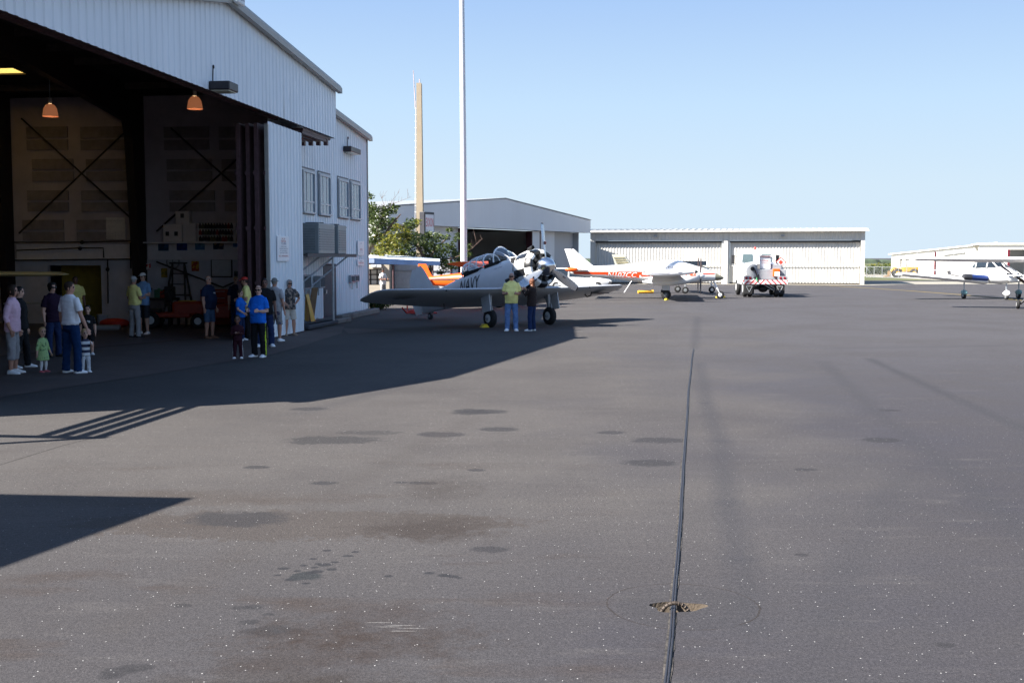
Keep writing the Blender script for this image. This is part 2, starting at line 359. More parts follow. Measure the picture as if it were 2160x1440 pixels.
# twin cable that runs along the ramp
CP = [(1404,1470),(1410,1420),(1416,1345),(1420,1284),(1425,1210),(1432,1130),(1440,1020),(1446,920),(1452,830),(1456,790),(1459,760),(1463,737)]
cp = [G(*p) for p in CP]; _d0 = (cp[0] - cp[2]).normalized(); cp = [cp[0] + _d0 * 14, cp[0] + _d0 * 7, cp[0] + _d0 * 2] + cp
pts = []
for i in range(len(cp) - 1):
    for k in range(6):
        q = cp[i].lerp(cp[i+1], k / 6); q.x += .004 * sin(q.y * .9) + .0015 * sin(q.y * 4); pts.append(q)
pts.append(cp[-1])
c_ = MB()
CABL = mat('black_cable', (.022, .022, .028), .5, var=.2, scale=30)
for dx in (-.0075, .0075): c_.tube([p + V3((dx, 0, .006 + .0015 * sin(p.y * 9 + dx * 200))) for p in pts], .0078, 8)
tag(c_.build('cable', CABL, smooth=60), 'twin black cable laid straight up the middle of the sunlit asphalt', 'cable')
# crumbly mortar edging along the cable groove
mo = MB(); rnd = random.Random(3)
L0 = []; R0 = []
for p in pts:
    L0.append(p + V3((-.019 - rnd.random() * .012, 0, .004))); R0.append(p + V3((.017 + rnd.random() * .009, 0, .004)))
mo.add(L0 + R0, [(i, i + 1, len(L0) + i + 1, len(L0) + i) for i in range(len(L0) - 1)])
struct(mo.build('cable_groove', mat('mortar', (.075, .066, .058), .95, var=.45, scale=35, dirt=((.014, .013, .013), 9, .4))))
# ================================================================ main hangar
C0 = G(775.5, 659); _d = ray(1360, 543); U = V3((_d.x, _d.y, 0)).normalized(); NO = V3((U.y, -U.x, 0)); HA = atan2(U.y, U.x)
def HW(t, y, z): return C0 + U * t - NO * y + V3((0, 0, z))
def FP(px, py, y=0.0):   # point of the picture on the hangar front, y metres inward of it -> (t, z)
    d = ray(px, py); q = C0 - NO * y; k = (q - V3((0, 0, EYE))).dot(NO) / d.dot(NO); p = V3((0, 0, EYE)) + d * k
    return (p - q).dot(U), p.z
WT = -9.0
def IW(px, py, dt=0.0):  # on the inner side wall -> (y, z)
    d = ray(px, py); q = C0 + U * (WT - dt); k = (q - V3((0, 0, EYE))).dot(U) / d.dot(U); p = V3((0, 0, EYE)) + d * k
    return -(p - q).dot(NO), p.z
RP = [(-34.2, 3.6), (-31.3, 4.95), (-28.5, 6.65), (-18.74, 8.45), (.0, 7.08), (.12, 7.07)]
def roofz(t):
    for (a, za), (b, zb) in zip(RP[1:-1], RP[2:]):
        if t <= b or b == RP[-1][0]: return za + (zb - za) * (t - a) / (b - a)
SIDING = mat('white_siding', (.78, .83, .87), .5, var=.06, scale=2.2, stretch=(1, 1, .15), dirt=((.4, .38, .35), 1.1, .6, (2, 2, .12)))
SIDING_OLD = mat('weathered_siding', (.73, .78, .82), .55, var=.09, scale=2.5, stretch=(1.5, 1.5, .12), dirt=((.3, .24, .2), 1.6, .63, (3, 3, .2)))
TRIM = mat('grey_trim', (.36, .35, .32), .5, var=.08)
PURP = mat('brown_steel', (.1, .055, .06), .55, var=.3, scale=9)
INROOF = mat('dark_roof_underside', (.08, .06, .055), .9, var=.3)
INWALL = mat('interior_wall', (.46, .4, .42), .85, var=.12, scale=1.5, dirt=((.37, .32, .33), .7, .55))
INPAN = mat('insulation_foil', (.26, .22, .215), .8, var=.2, scale=4)
INBAND = mat('interior_fascia', (.7, .64, .64), .8, var=.08)
INLOW = mat('interior_lower_wall', (.55, .53, .57), .85, var=.12, scale=2)
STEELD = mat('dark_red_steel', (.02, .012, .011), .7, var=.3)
def corr(mb, t0, t1, zb, zt, y, pitch=.3, dep=.024, m=0, sgn=-1):
    ts = []; k = math.floor(t0 / pitch)
    while k * pitch < t1:
        for f_, o in ((0, 0), (.52, 0), (.64, 1), (.86, 1), (.98, 0)):
            tt = (k + f_) * pitch
            if t0 <= tt <= t1: ts.append((tt, o))
        k += 1
    ts = [(t0, 0)] + ts + [(t1, 0)]
    fb = zb if callable(zb) else (lambda t: zb); ft = zt if callable(zt) else (lambda t: zt)
    nn = len(ts)
    # a doubled crest line keeps the rows tall and thin
    mb.add([(t, y + sgn * dep * o, fb(t)) for t, o in ts] + [(t, y + sgn * dep * o, ft(t)) for t, o in ts],
           [(i, i + 1, nn + i + 1, nn + i) for i in range(nn - 1)], m)
H = thing('main_hangar', 'large white corrugated hangar standing open at left, crowd in its shade', 'hangar', C0, HA)
fw = MB(); rnd = random.Random(5)
edge = {}
def rusty(t):
    k = round(t * 10); edge.setdefault(k, rnd.random()); return .1 + .035 * edge[k] + (.03 if edge[k] > .8 else 0)
corr(fw, -12.2, -6.45, rusty, lambda t: roofz(t) - .05, 0)
corr(fw, -6.45, -4.75, 2.02, lambda t: roofz(t) - .05, 0)
corr(fw, -4.75, 0, rusty, lambda t: roofz(t) - .05, 0)
fw.box((-.012, -.06, .1), (.06, .1, 7.05), 1)
fw.box((-12.2, .05, 0), (-6.5, .12, 5.9), 2); fw.box((-4.7, .05, 0), (-.02, .12, 5.9), 2)
fw.box((-6.5, .05, 2.06), (-4.7, .12, 5.9), 2)
fw.build('front_wall', [SIDING_OLD, TRIM, INWALL], H)
ew = MB(); ew.box((-.01, .12, 0), (.05, 24, 7.0)); ew.box((-31.2, .0, 0), (-31.1, 24, 4.9)); ew.box((-31.1, 23.9, 0), (-.01, 24, 4.9)); ew.build('outer_wall', SIDING_OLD, H)
bw = MB(); bw.box((-31.1, 23.7, 0), (-.1, 23.88, 6.9)); bw.prism([(-28.4, 6.9), (-18.74, 8.3), (-.1, 6.9)], lambda a, b: (a, 23.75, b), (0, .1, 0))
bw.box((-31.08, .05, 0), (-30.95, 23.68, 4.9)); bw.build('inner_back_wall', INWALL, H)
hd = MB(); corr(hd, -31.2, -8.8, lambda t: 6.14 if t > -29.2 else .02, lambda t: roofz(t) - .04, -1.15)
hd.add([(-8.8, -1.15, 6.14), (-8.8, -.04, 6.14), (-8.8, -.04, roofz(-8.8)), (-8.8, -1.15, roofz(-8.8))], [(0, 1, 2, 3)])
hd.box((-29.1, -1.13, 6.15), (-8.82, -1.05, 6.22), 1); hd.box((-29.1, -.1, 6.6), (-12.2, -.02, 7.0), 1)
hd.box((-31.1, -1.1, 0), (-29.2, -.9, 4.9), 1); hd.box((-29.2, -1.16, 0), (-29.1, -.2, 6.15), 2)
hd.build('header_fascia', [SIDING, PURP, PURP], H)
rl = MB()
for y in (-1.0, -.75, -.5, -.25):
    rl.box((-29, y - .04, 6.35), (-12.1, y + .04, 6.45)); rl.box((-12.1, y - .045, 5.96), (-9.5, y + .045, 6.1)); rl.box((-9.5, y - .06, 5.86), (-9.35, y + .06, 6.1)); rl.box((-34.2, y - .095, 3.66), (-31.25, y + .062, 3.69))
rl.box((-12.1, -1.06, 6.05), (-9.1, -.1, 6.125)); rl.box((-34.32, -1.12, 3.55), (-34.2, 3.5, 3.7)); rl.box((-34.3, -1.1, 0), (-34.2, -1.0, 3.6))
rl.build('door_rail', PURP, H)
for i, y in enumerate((-1.0, -.74, -.49, -.24)):
    lf = MB(); t0 = -15.3 - (.0, .1, .05, .13)[i]
    if i == 0: corr(lf, t0 + .02, -12.2, .04, 5.95, y - .04, m=0)
    lf.box((t0, y - .035, .03), (-12.21, y + .035, 5.9), 1); lf.box((t0 - .015, y - .05, .03), (t0 + .06, y + .05, 5.88), 1 if i else 2)
    for z in (1.5, 3.0, 4.5): lf.box((t0 - .02, y + .036, z), (-12.25, y + .09, z + .1), 1)
    lf.build('door_leaf', [SIDING, PURP, TRIM], H)
rf = MB()
pr = [(-31.3, 4.95), (-28.5, 6.65), (-18.74, 8.45), (.1, 7.07)]
def slab(y0, y1, pp, th, m, dz=0):
    for (a, za), (b, zb) in zip(pp[:-1], pp[1:]):
        rf.add([(a, y0, za + dz), (b, y0, zb + dz), (b, y1, zb + dz), (a, y1, za + dz), (a, y0, za + dz + th), (b, y0, zb + dz + th), (b, y1, zb + dz + th), (a, y1, za + dz + th)],
               [(0,3,2,1),(4,5,6,7),(0,1,5,4),(1,2,6,5),(2,3,7,6),(3,0,4,7)], m)
# the roof lies in bays so that the translucent panel has a real opening
def _sk(px, py):
    d = ray(px, py)
    for i in range(4000):
        p = V3((0, 0, EYE)) + d * (i * .02 / d.length + 20 / d.length); q = p - C0; t = q.dot(U)
        if -30 < t < 0 and p.z > roofz(t): return t, -q.dot(NO)
_a, _b = _sk(47, 157), _sk(27, 144)
SKT0, SKT1, SKY0, SKY1 = min(_a[0], _b[0]), max(_a[0], _b[0]), min(_a[1], _b[1]), min(_a[1], _b[1]) + 4
print('skylight', _a, _b)
def rz(t): return (t, roofz(t))
slab(-1.22, -.2, pr[:3] + [(-8.72, roofz(-8.72))], .12, 0); slab(-.199, SKY0, pr, .12, 0); slab(SKY1, 24.1, pr, .12, 0)
slab(SKY0, SKY1, [pr[0], pr[1], pr[2], rz(SKT0)], .12, 0); slab(SKY0, SKY1, [rz(SKT1), pr[3]], .12, 0)
rf.build('roof', mat('dark_metal_roof', (.05, .042, .04), .7, var=.2), H)
sp = MB(); nst = 6
pts_ = []
for i in range(nst * 4 + 1):
    tt = SKT0 + (SKT1 - SKT0) * i / (nst * 4); pts_.append((tt, roofz(tt) + .05 + (.03 if i % 4 in (1, 2) else 0)))
sp.add([(a, SKY0, z) for a, z in pts_] + [(a, SKY1, z) for a, z in pts_], [(i, i+1, len(pts_)+i+1, len(pts_)+i) for i in range(len(pts_)-1)])
m_, N_, L_, b_ = nt('translucent_panel'); tr = N_.new('ShaderNodeBsdfTranslucent'); tr.inputs[0].default_value = (.75, .5, .12, 1); L_.new(tr.outputs[0], N_['Material Output'].inputs[0])
sp.build('skylight_panel', m_, H)
tm = MB()
def trimrun(y, pp, hgt=.24, th=.14):
    for (a, za), (b, zb) in zip(pp[:-1], pp[1:]):
        tm.add([(a, y, za - hgt * .45), (b, y, zb - hgt * .45), (b, y - th, zb - hgt * .45), (a, y - th, za - hgt * .45),
                (a, y, za + hgt * .6), (b, y, zb + hgt * .6), (b, y - th * .6, zb + hgt * .6), (a, y - th * .6, za + hgt * .6),
                (a, y - th, za + hgt * .2), (b, y - th, zb + hgt * .2)],
               [(0,1,2,3),(3,2,9,8),(8,9,6,7),(7,6,5,4),(4,5,1,0),(0,3,8,7,4),(1,5,6,9,2)])
trimrun(-1.23, [pr[0], pr[1], pr[2], rz(-8.7)]); trimrun(-.1, [rz(-8.9), (.14, 7.065)])
tm.build('rake_trim', TRIM, H)
# frames of the inside: tapered columns, haunches, rafters and purlins
for y in (5.45, 10.15, 14.85, 19.55):
    cm = MB()
    cm.add([(WT-.05, y-.14, 0), (WT-.42, y-.14, 0), (WT-.42, y+.14, 0), (WT-.05, y+.14, 0), (WT-.05, y-.14, 6.2), (WT-.95, y-.14, 6.2), (WT-.95, y+.14, 6.2), (WT-.05, y+.14, 6.2),
            (WT-.05, y-.14, roofz(WT)), (WT-1.5, y-.14, roofz(WT-1.5)), (WT-1.5, y+.14, roofz(WT-1.5)), (WT-.05, y+.14, roofz(WT))],
           [(0,3,2,1),(0,1,5,4),(1,2,6,5),(2,3,7,6),(3,0,4,7),(4,5,9,8),(5,6,10,9),(6,7,11,10),(7,4,8,11)])
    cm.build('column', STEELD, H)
    cm = MB()
    for a, b in ((WT - .6, -18.74), (-18.74, -28.4)):
        za, zb = roofz(a), roofz(b); d0 = 1.2 if a > -15 else .6; d1 = .6 if b > -20 else .9
        cm.add([(a, y-.12, za-.01), (b, y-.12, zb-.01), (b, y+.12, zb-.01), (a, y+.12, za-.01), (a, y-.12, za-d0), (b, y-.12, zb-d1), (b, y+.12, zb-d1), (a, y+.12, za-d0)],
               [(0,1,2,3),(4,7,6,5),(0,4,5,1),(1,5,6,2),(2,6,7,3),(3,7,4,0)])
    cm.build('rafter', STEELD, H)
pu = MB()
for t in [x * 1.6 - 28 for x in range(12)]:
    if SKT0 - .3 < t < SKT1 + .3: continue
    pu.box((t, .1, roofz(t) - .22), (t + .07, 23.5, roofz(t) - .02))
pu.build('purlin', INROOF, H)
# inner side wall, lower part with a doorway
iw = MB(); dy0, dz1 = IW(213, 572); dy1, _ = IW(102, 572); dz1 = 1.98
zl = IW(300, 545)[1]
iw.box((WT, .13, zl), (WT + .12, 23.7, 7.6), 0)
iw.box((WT, .13, 0), (WT + .12, dy0, zl), 1); iw.box((WT, dy1, 0), (WT + .12, 23.7, zl), 1); iw.box((WT, dy0, dz1), (WT + .12, dy1, zl), 1)
iw.box((WT + 1.8, dy0 - .5, 0), (WT + 1.9, dy1 + .5, 2.6), 2); iw.box((WT + .13, dy0 - .5, 2.5), (WT + 1.8, dy1 + .5, 2.6), 2)
iw.build('side_wall', [INWALL, INLOW, mat('ochre_room', (.5, .36, .06), .8)], H)
fa = MB(); za, zb = IW(300, 548)[1], IW(300, 515)[1]
fa.box((WT - .12, .3, za), (WT - .005, 5.25, zb)); fa.box((WT - .12, 5.65, za), (WT - .005, 9.9, zb)); fa.box((WT - .12, 10.4, za), (WT - .005, 14.6, zb))
fa.build('fascia_band', INBAND, H)
for a, b in ((62, 150), (176, 276), (350, 446), (466, 514)):
    for r_, (q0, q1) in enumerate(((268, 316), (336, 382), (402, 446), (464, 508))):
        if b > 300 and q0 > 460: continue
        j = (-6, 6, -4, -14)[r_] if b < 300 else (-4, 2, 8, 0)[r_]
        ya, z1 = IW(a + j, q0, .01); yb, z0 = IW(b + j, q1, .01); zm = (z0 + z1) / 2
        p_ = MB(); p_.box((WT - .05, yb, z0), (WT - .004, ya, zm - .05)); p_.box((WT - .05, yb, zm + .02), (WT - .004, ya, z1))
        if yb > .2: p_.build('insulation_panel', INPAN, H)
br = MB()
for a, b in (((45, 250), (300, 482)), ((292, 252), (40, 492)), ((360, 270), (505, 400)), ((515, 322), (330, 488)), ((330, 552), (470, 606)), ((470, 606), (545, 572)), ((0, 470), (12, 482))):
    p_ = [(WT - .3, *IW(*q, .3)) for q in (a, b)]; br.tube(p_, .028, 6)
br.build('cross_brace', STEELD, H)
pp = MB()
for run in (((0, 511), (150, 511), (286, 508)), ((30, 549), (310, 546)), ((275, 511), (276, 566)), ((286, 508), (290, 570)), ((227, 548), (228, 640)), ((35, 528), (170, 523), (218, 523), (219, 544))):
    pp.tube([(WT - .17, *IW(*q, .17)) for q in run], .025, 6)
for q in ((173, 511), (284, 508), (290, 547), (227, 568), (169, 524)): pp.ell((WT - .18, *IW(*q, .18)), (.07, .07, .07), 0, 8, 5)
pp.build('wall_conduit', STEELD, H)
# doorway in the front wall with its recess
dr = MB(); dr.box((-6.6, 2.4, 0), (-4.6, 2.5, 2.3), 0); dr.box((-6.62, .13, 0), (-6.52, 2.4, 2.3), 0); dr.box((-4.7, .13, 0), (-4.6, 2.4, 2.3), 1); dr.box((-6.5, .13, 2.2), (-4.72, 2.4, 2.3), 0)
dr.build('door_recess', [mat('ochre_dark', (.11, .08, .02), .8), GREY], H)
dd = MB(); Md = MX.Translation((-4.78, .02, 0)) @ MX.Rotation(R(-12), 4, 'Z')
dd.bbox((-.95, -.03, .06), (0, .02, 1.99), 0, .008, Md); dd.box((-.85, -.06, .95), (-.75, -.03, 1.08), 1, Md)
dd.build('door', [mat('grey_door', (.075, .075, .09), .55), STEEL], H)
WG = mat('window_glass_grey', (.12, .18, .25), .12, spec=.8, var=.15, scale=1.2)
WF = mat('window_frame_white', (.5, .53, .55), .5, var=.05)
for a, b in ((-8.94, -7.58), (-7.0, -5.62), (-4.5, -3.12), (-2.73, -1.3)):
    f_ = MB(); z0, z1 = 3.78, 5.14
    f_.box((a, -.1, z0), (a + .07, -.036, z1)); f_.box((b - .07, -.1, z0), (b, -.036, z1)); f_.box((a + .07, -.1, z1 - .07), (b - .07, -.036, z1)); f_.box((a - .03, -.13, z0 - .06), (b + .03, -.036, z0))
    for k in (1, 2): q = a + (b - a) * k / 3; f_.box((q - .024, -.07, z0), (q + .024, -.036, z1 - .07))
    f_.box((a + .07, -.085, z0 + .3), (b - .07, -.04, z0 + .36)); f_.box((a - .05, -.05, z1), (b + .05, -.034, z1 + .05))
    wo = f_.build('window', WF, H); q_ = MB()
    q_.box((a - .06, -.045, z0 - .1), (b + .06, -.034, z0 - .06)); q_.box((a - .07, -.05, z0 - .06), (a - .03, -.034, z1 + .05)); q_.box((b + .03, -.05, z0 - .06), (b + .07, -.034, z1 + .05)); q_.box((a - .07, -.055, z1 + .05), (b + .07, -.034, z1 + .1)); q_.build('frame', mat('window_surround', (.12, .13, .15), .6), wo)
    p_ = MB(); p_.box((a + .05, -.06, z0 + .01), (b - .05, -.045, z1 - .03)); p_.build('pane', WG, wo)
# floor slabs
def poly(name, pts, z, m, kind='structure'):
    s = MB(); s.add([(p[0], p[1], z) for p in pts], [tuple(range(len(pts)))]); o = s.build(name, m); o['kind'] = kind; return o
SLAB = mat('brownish_slab', (.085, .066, .06), .85, var=.18, scale=1.2, bump=.2, dirt=((.06, .048, .044), .9, .5))  # brownish concrete, the slab's own colour
FLOOR = mat('hangar_floor_paint', (.09, .078, .082), .6, var=.2, scale=1.2)
_j0, _j1 = G(-200, 768), G(570, 700)
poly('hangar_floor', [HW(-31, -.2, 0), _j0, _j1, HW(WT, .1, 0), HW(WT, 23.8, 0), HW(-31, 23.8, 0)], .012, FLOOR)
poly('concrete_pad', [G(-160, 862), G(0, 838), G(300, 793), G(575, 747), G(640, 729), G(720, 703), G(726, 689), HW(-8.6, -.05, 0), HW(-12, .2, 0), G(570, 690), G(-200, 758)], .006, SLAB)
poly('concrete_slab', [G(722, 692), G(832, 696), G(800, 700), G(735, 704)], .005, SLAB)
tk = MB(); ja, jb = G(-200, 768), G(570, 700); dj = (jb - ja).normalized(); nj = V3((-dj.y, dj.x, 0)) * .03
tk.add([p + V3((0, 0, .016)) for p in (ja - nj, jb - nj, jb + nj, ja + nj)], [(0, 1, 2, 3)]); struct(tk.build('floor_joint', PURP))
po = MB(); po.box((-8.6, .02, 0), (-.02, .1, .1)); po.build('footing', CONC, H)
# ---------------------------------------------------------------- fixed things on the hangar front
def wall_lamp(t, y, z, su, so_, sz, label):
    o = thing('wall_lamp', label, 'wall lamp', HW(t, y, z), HA, 'box lamps on the hangar front')
    b = MB(); b.bbox((-su, -so_, 0), (su, 0, sz), 0, .02); b.build('housing', mat('bronze_housing', (.03, .026, .03), .45), o)
    b = MB(); b.box((-su * .85, -so_ * .92, -.02), (su * .85, -.04, -.002)); b.build('lens', mat('lamp_lens', (.7, .72, .6), .3), o)
    b = MB(); b.tube([(-su * .3, -.02, sz), (-su * .3, -.03, sz + .22), (-su * .2, -.02, sz + .34)], .014, 6); b.ell((-su * .2, -.03, sz + .36), (.03, .03, .05), 0, 8, 5); b.build('conduit', BLACKM, o)
wall_lamp(-19.5, -1.16, 6.14, .3, .5, .2, 'dark box lamp on the header above the open hangar door')
wall_lamp(-2.95, -.04, 6.2, .75, .3, .2, 'wide dark box lamp high on the wall above the windows')
# small white box sign on the ridge
o = thing('ridge_sign', 'small white box sign with blue lettering on the hangar ridge', 'sign', HW(-18.5, -1.4, 8.35), HA)
b = MB(); b.bbox((-.26, -.12, 0), (.26, 0, .34), 0, .03); b.build('box', mat('sign_white', (.7, .71, .7), .4), o)
INKB = mat('blue_ink', (.02, .035, .2), .5); INKR = mat('red_ink', (.5, .05, .03), .5); INKG = mat('grey_ink', (.22, .22, .26), .6); INKD = mat('black_ink', (.02, .02, .02), .5)
text('DELTA', .14, INKB, 'lettering', o, lambda u, v: (u, -.124, .17 + v), width=.4)
def sign(t0, t1, z0, z1, y, label, lines):
    o = thing('sign', label, 'sign', HW((t0 + t1) / 2, y, z0), HA, 'signs on the hangar front')
    wd, h = t1 - t0, z1 - z0
    b = MB(); b.bbox((-wd/2, -.025, 0), (wd/2, 0, h), 0, .01); b.build('board', mat('sign_board', (.88, .88, .88), .5, var=.05), o)
    for s_, fz, fh, fwid, mt in lines:
        text(s_, h * fh, mt, 'lettering', o, lambda u, v: (u, -.029, h * fz + v), width=wd * fwid)
    return o
t0, z1 = FP(576, 497, -1.03); t1, z0 = FP(605, 551, -1.03)
sign(t0 + .15, t1, z0, z1, -1.08, 'tall white sign with red and blue heading on sliding door leaf', [('air to', .9, .07, .3, INKR), ('isla', .81, .09, .42, INKR), ('TOURS', .7, .08, .45, INKB), ('VISITORS', .58, .045, .5, INKG), ('PLEASE CHECK IN', .5, .045, .7, INKG), ('AT THE OFFICE', .41, .045, .65, INKG), ('AND STAY CLEAR', .33, .045, .68, INKG), ('NO SMOKING', .21, .065, .8, INKR)])
t0, z1 = FP(751, 508); t1, z0 = FP(764.5, 540)
sign(t0, t1, z0 + .03, z1, -.05, 'upright white sign near the far corner of the hangar wall', [('air', .84, .08, .2, INKB), ('isla', .45, .09, .35, INKR), ('TOURS', .35, .07, .5, INKB), ('EXIT ONLY', .2, .05, .7, INKG)])
t0, z1 = FP(750.5, 546); t1, z0 = FP(765, 560)
sign(t0, t1, z0, z1 - .03, -.05, 'low white sign just under the upright one by the corner', [('NO', .75, .2, .3, INKG), ('PARKING', .45, .22, .75, INKR)])
# platform with air conditioners
PT0, PT1, PZ = -11.6, -5.6, 2.36
o = thing('equipment_shelf', 'steel bracket shelf on the hangar wall carrying the air conditioners', 'shelf', HW(PT0, 0, PZ), HA)
b = MB(); b.box((0, -.95, -.06), (PT1 - PT0, -.04, 0)); b.box((0, -1.0, -.1), (PT1 - PT0, -.95, .01)); b.box((PT1 - PT0, -.95, -.03), (5.5, -.9, .0)); b.build('deck', mat('rusty_deck', (.09, .085, .085), .7, var=.3), o)
for t in (1.6, 3.3, 5.0):
    b = MB(); b.box((-.03, -.03, 0), (.03, .03, 1)); b = MB(); b.tube([(t, -.92, -.08), (t - 1.7, -.06, -1.12)], .028, 6); b.build('strut', STEEL, o)
b = MB(); b.tube([(3.1, -.93, -.08), (3.1, -.93, -PZ + .01)], .04, 8); b.build('post', STEEL, o)
o['label'] = 'steel bracket shelf on hangar wall carrying the air conditioners, struts below'
ACM = mat('grey_cabinet', (.25, .28, .285), .5, .1, var=.1, scale=3)
def ac(t0, t1, label):
    o = thing('air_conditioner', label, 'air conditioner', HW(t0, -.06, PZ + .012), HA, 'air conditioners on the wall shelf')
    wd = t1 - t0; b = MB(); b.bbox((0, -.86, .0), (wd, -.05, .98), 0, .02); b.box((-.01, -.87, .9), (wd + .01, -.04, .94)); b.build('cabinet', ACM, o)
    b = MB()
    for k in range(9): b.box((.08, -.875, .12 + k * .08), (wd - .08, -.861, .165 + k * .08)); b.box((-.012, -.75, .12 + k * .08), (-.002, -.15, .165 + k * .08))
    b.build('grille', mat('grille_grey', (.2, .225, .235), .6), o)
    b = MB(); b.lathe((wd / 2, -.45, .98), (0, 0, 1), [(0, .3), (.04, .3), (.04, .26)], 20); b.build('fan_guard', BLACKM, o)
ac(-10.1, -8.2, 'wide grey air conditioner on shelf, first from the sliding door')
ac(-7.75, -6.7, 'narrow grey air conditioner on shelf, nearer the far corner')
o = thing('wall_blower', 'round vent blower with duct beside the grey air conditioners', 'vent', HW(-10.9, -.05, 3.05), HA)
b = MB(); b.lathe((0, 0, 0), (0, -1, 0), [(0, .17), (.25, .17), (.3, .15)], 16); b.tube([(.15, -.12, 0), (.2, -.14, .3), (.2, -.14, .38)], .09, 10); b.box((.08, -.24, .36), (.32, -.04, .42)); b.build('duct', ACM, o, 50)
b = MB(); b.tube([(-.05, -.12, -.15), (-.05, -.12, -.68)], .1, 10); b.build('downpipe', GREY, o, 50)
# meter boxes
def ebox(t, z, wd, h, d, label):
    o = thing('electric_box', label, 'electric box', HW(t, -.04, z), HA, 'boxes on the hangar wall')
    b = MB(); b.bbox((0, -d, 0), (wd, 0, h), 0, .015); b.build('case', mat('box_grey', (.3, .33, .36), .5, var=.1), o)
    b = MB(); b.box((.05, -d - .012, .05), (wd - .05, -d - .001, h - .05)); b.build('cover', mat('box_cover', (.1, .11, .12), .85, spec=.1), o)
    b = MB(); b.tube([(wd / 2, -.06, 0), (wd / 2, -.06, -.25)], .025, 6); b.build('conduit', STEEL, o)
ebox(-3.1, 1.28, .55, .3, .1, 'grey meter box with dark face, left of pair near far corner')
ebox(-2.4, 1.3, .65, .28, .08, 'wide grey meter box, right of pair near far corner')
ebox(-9.35, 1.2, .8, .48, .16, 'grey junction box with dark window below the shelf')
ebox(-7.7, 1.2, .6, .42, .22, 'pale framed meter box beside the shaded doorway')
b = MB(); b.tube([(-9.6, -.07, .15), (-9.6, -.07, 2.3)], .03, 6)
tag(b.build('downpipe', SIDING, loc=C0, rot=HA), 'thin white pipe running down the wall beneath the shelf', 'pipe')
o = thing('wet_floor_stand', 'yellow folding warning stand leaning by the shaded doorway', 'warning stand', HW(-9.3, -.22, .0), HA)
for sg, nm in ((-1, 'front_panel'), (1, 'rear_panel')):
    b = MB(); b.add([(-.24, -.06 + sg * .02 - .2 * (sg < 0), .05), (.24, -.06 + sg * .02 - .2 * (sg < 0), .05), (.16, -.06, 1.05), (-.16, -.06, 1.05)], [(0, 1, 2, 3)])
    b.add([p + V3((0, .02, 0)) for p in b.v[:4]], [(3, 2, 1, 0)]); b.build(nm, mat('yellow_plastic', (.5, .33, .02), .45), o)
o = thing('cardboard_sheet', 'brown cardboard sheet leaning on the wall behind yellow stand', 'cardboard', HW(-8.3, -.06, .1), HA)
b = MB(); M_ = MX.Rotation(R(8), 4, 'X'); b.box((-.3, -.03, 0), (.35, 0, 1.15), 0, M_); b.build('sheet', mat('cardboard', (.2, .12, .06), .9, var=.15), o)
o = thing('leaning_panel', 'dark grey padded panel tilted against the wall beside sliding door', 'panel', HW(-10.9, -.55, .03), HA)
b = MB(); M_ = MX.Rotation(R(-52), 4, 'X'); b.bbox((-.9, -.06, 0), (.95, .06, .78), 0, .03, M_); b.build('cushion', mat('slate_fabric', (.06, .07, .085), .8, var=.25), o)
b = MB(); b.bbox((-.8, -.5, 0), (2.6, .35, .13), 0, .03); b.build('base', mat('slate_base', (.05, .055, .065), .8), o)
o = thing('gas_cylinder', 'green gas cylinder with white cap standing in the shaded doorway', 'gas cylinder', HW(-6.25, .5, .0), HA)
b = MB(); b.lathe((0, 0, 0), (0, 0, 1), [(0, .12), (.72, .12), (.83, .07), (.84, .04)], 14); b.build('bottle', mat('green_cylinder', (.03, .09, .04), .4), o, 50)
b = MB(); b.lathe((0, 0, .845), (0, 0, 1), [(0, .05), (.05, .07), (.26, .06), (.32, .03)], 12); b.build('cap', WHITE, o, 50)
def kerb(a, b_, w_, h, label):
    d = (b_ - a); ln_ = d.length; o = MB(); o.bbox((0, -w_/2, 0), (ln_, w_/2, h), 0, .03)
    q = o.build('kerb_stone', CONC, None, loc=(a.x, a.y, 0), rot=atan2(d.y, d.x)); tag(q, label, 'kerb stone', 'kerb stones along the hangar wall')
kerb(HW(-11.9, -.75, 0), HW(-6.6, -.95, 0), .22, .16, 'pale concrete kerb stone below the leaning grey panel')
kerb(HW(-6.2, -.5, 0), HW(-.3, -.45, 0), .26, .2, 'long concrete kerb stone along the wall toward the corner')
# pendant lamps inside
LS = emis('pendant_glow', (1, .34, .14), .07, (.6, .36, .27)); LB = emis('pendant_bulb', (1, .62, .3), 3.2)
for (px, py, Y, lab) in ((106, 233, 33.5, 'glowing copper pendant lamp deeper inside the hangar, left of two'), (411, 217, 33.0, 'glowing copper pendant lamp nearer the hangar door track, right of two')):
    p = P(px, py, Y); o = thing('pendant_lamp', lab, 'pendant lamp', p, 0, 'pendant lamps in the hangar')
    b = MB(); b.lathe((0, 0, .18), (0, 0, -1), [(0, .06), (.03, .12), (.12, .18), (.25, .205), (.36, .22)], 20, cap=False); b.build('shade', LS, o, 60)
    b = MB(); b.ell((0, 0, .12), (.09, .09, .07)); b.build('bulb', LB, o, 60)
    b = MB(); zt = 1.5; b.lathe((0, 0, .185), (0, 0, 1), [(0, .05), (.16, .06), (.18, .03)], 10); b.tube([(0, 0, .3), (0, 0, zt)], .012, 6); b.build('stem', GREY, o)
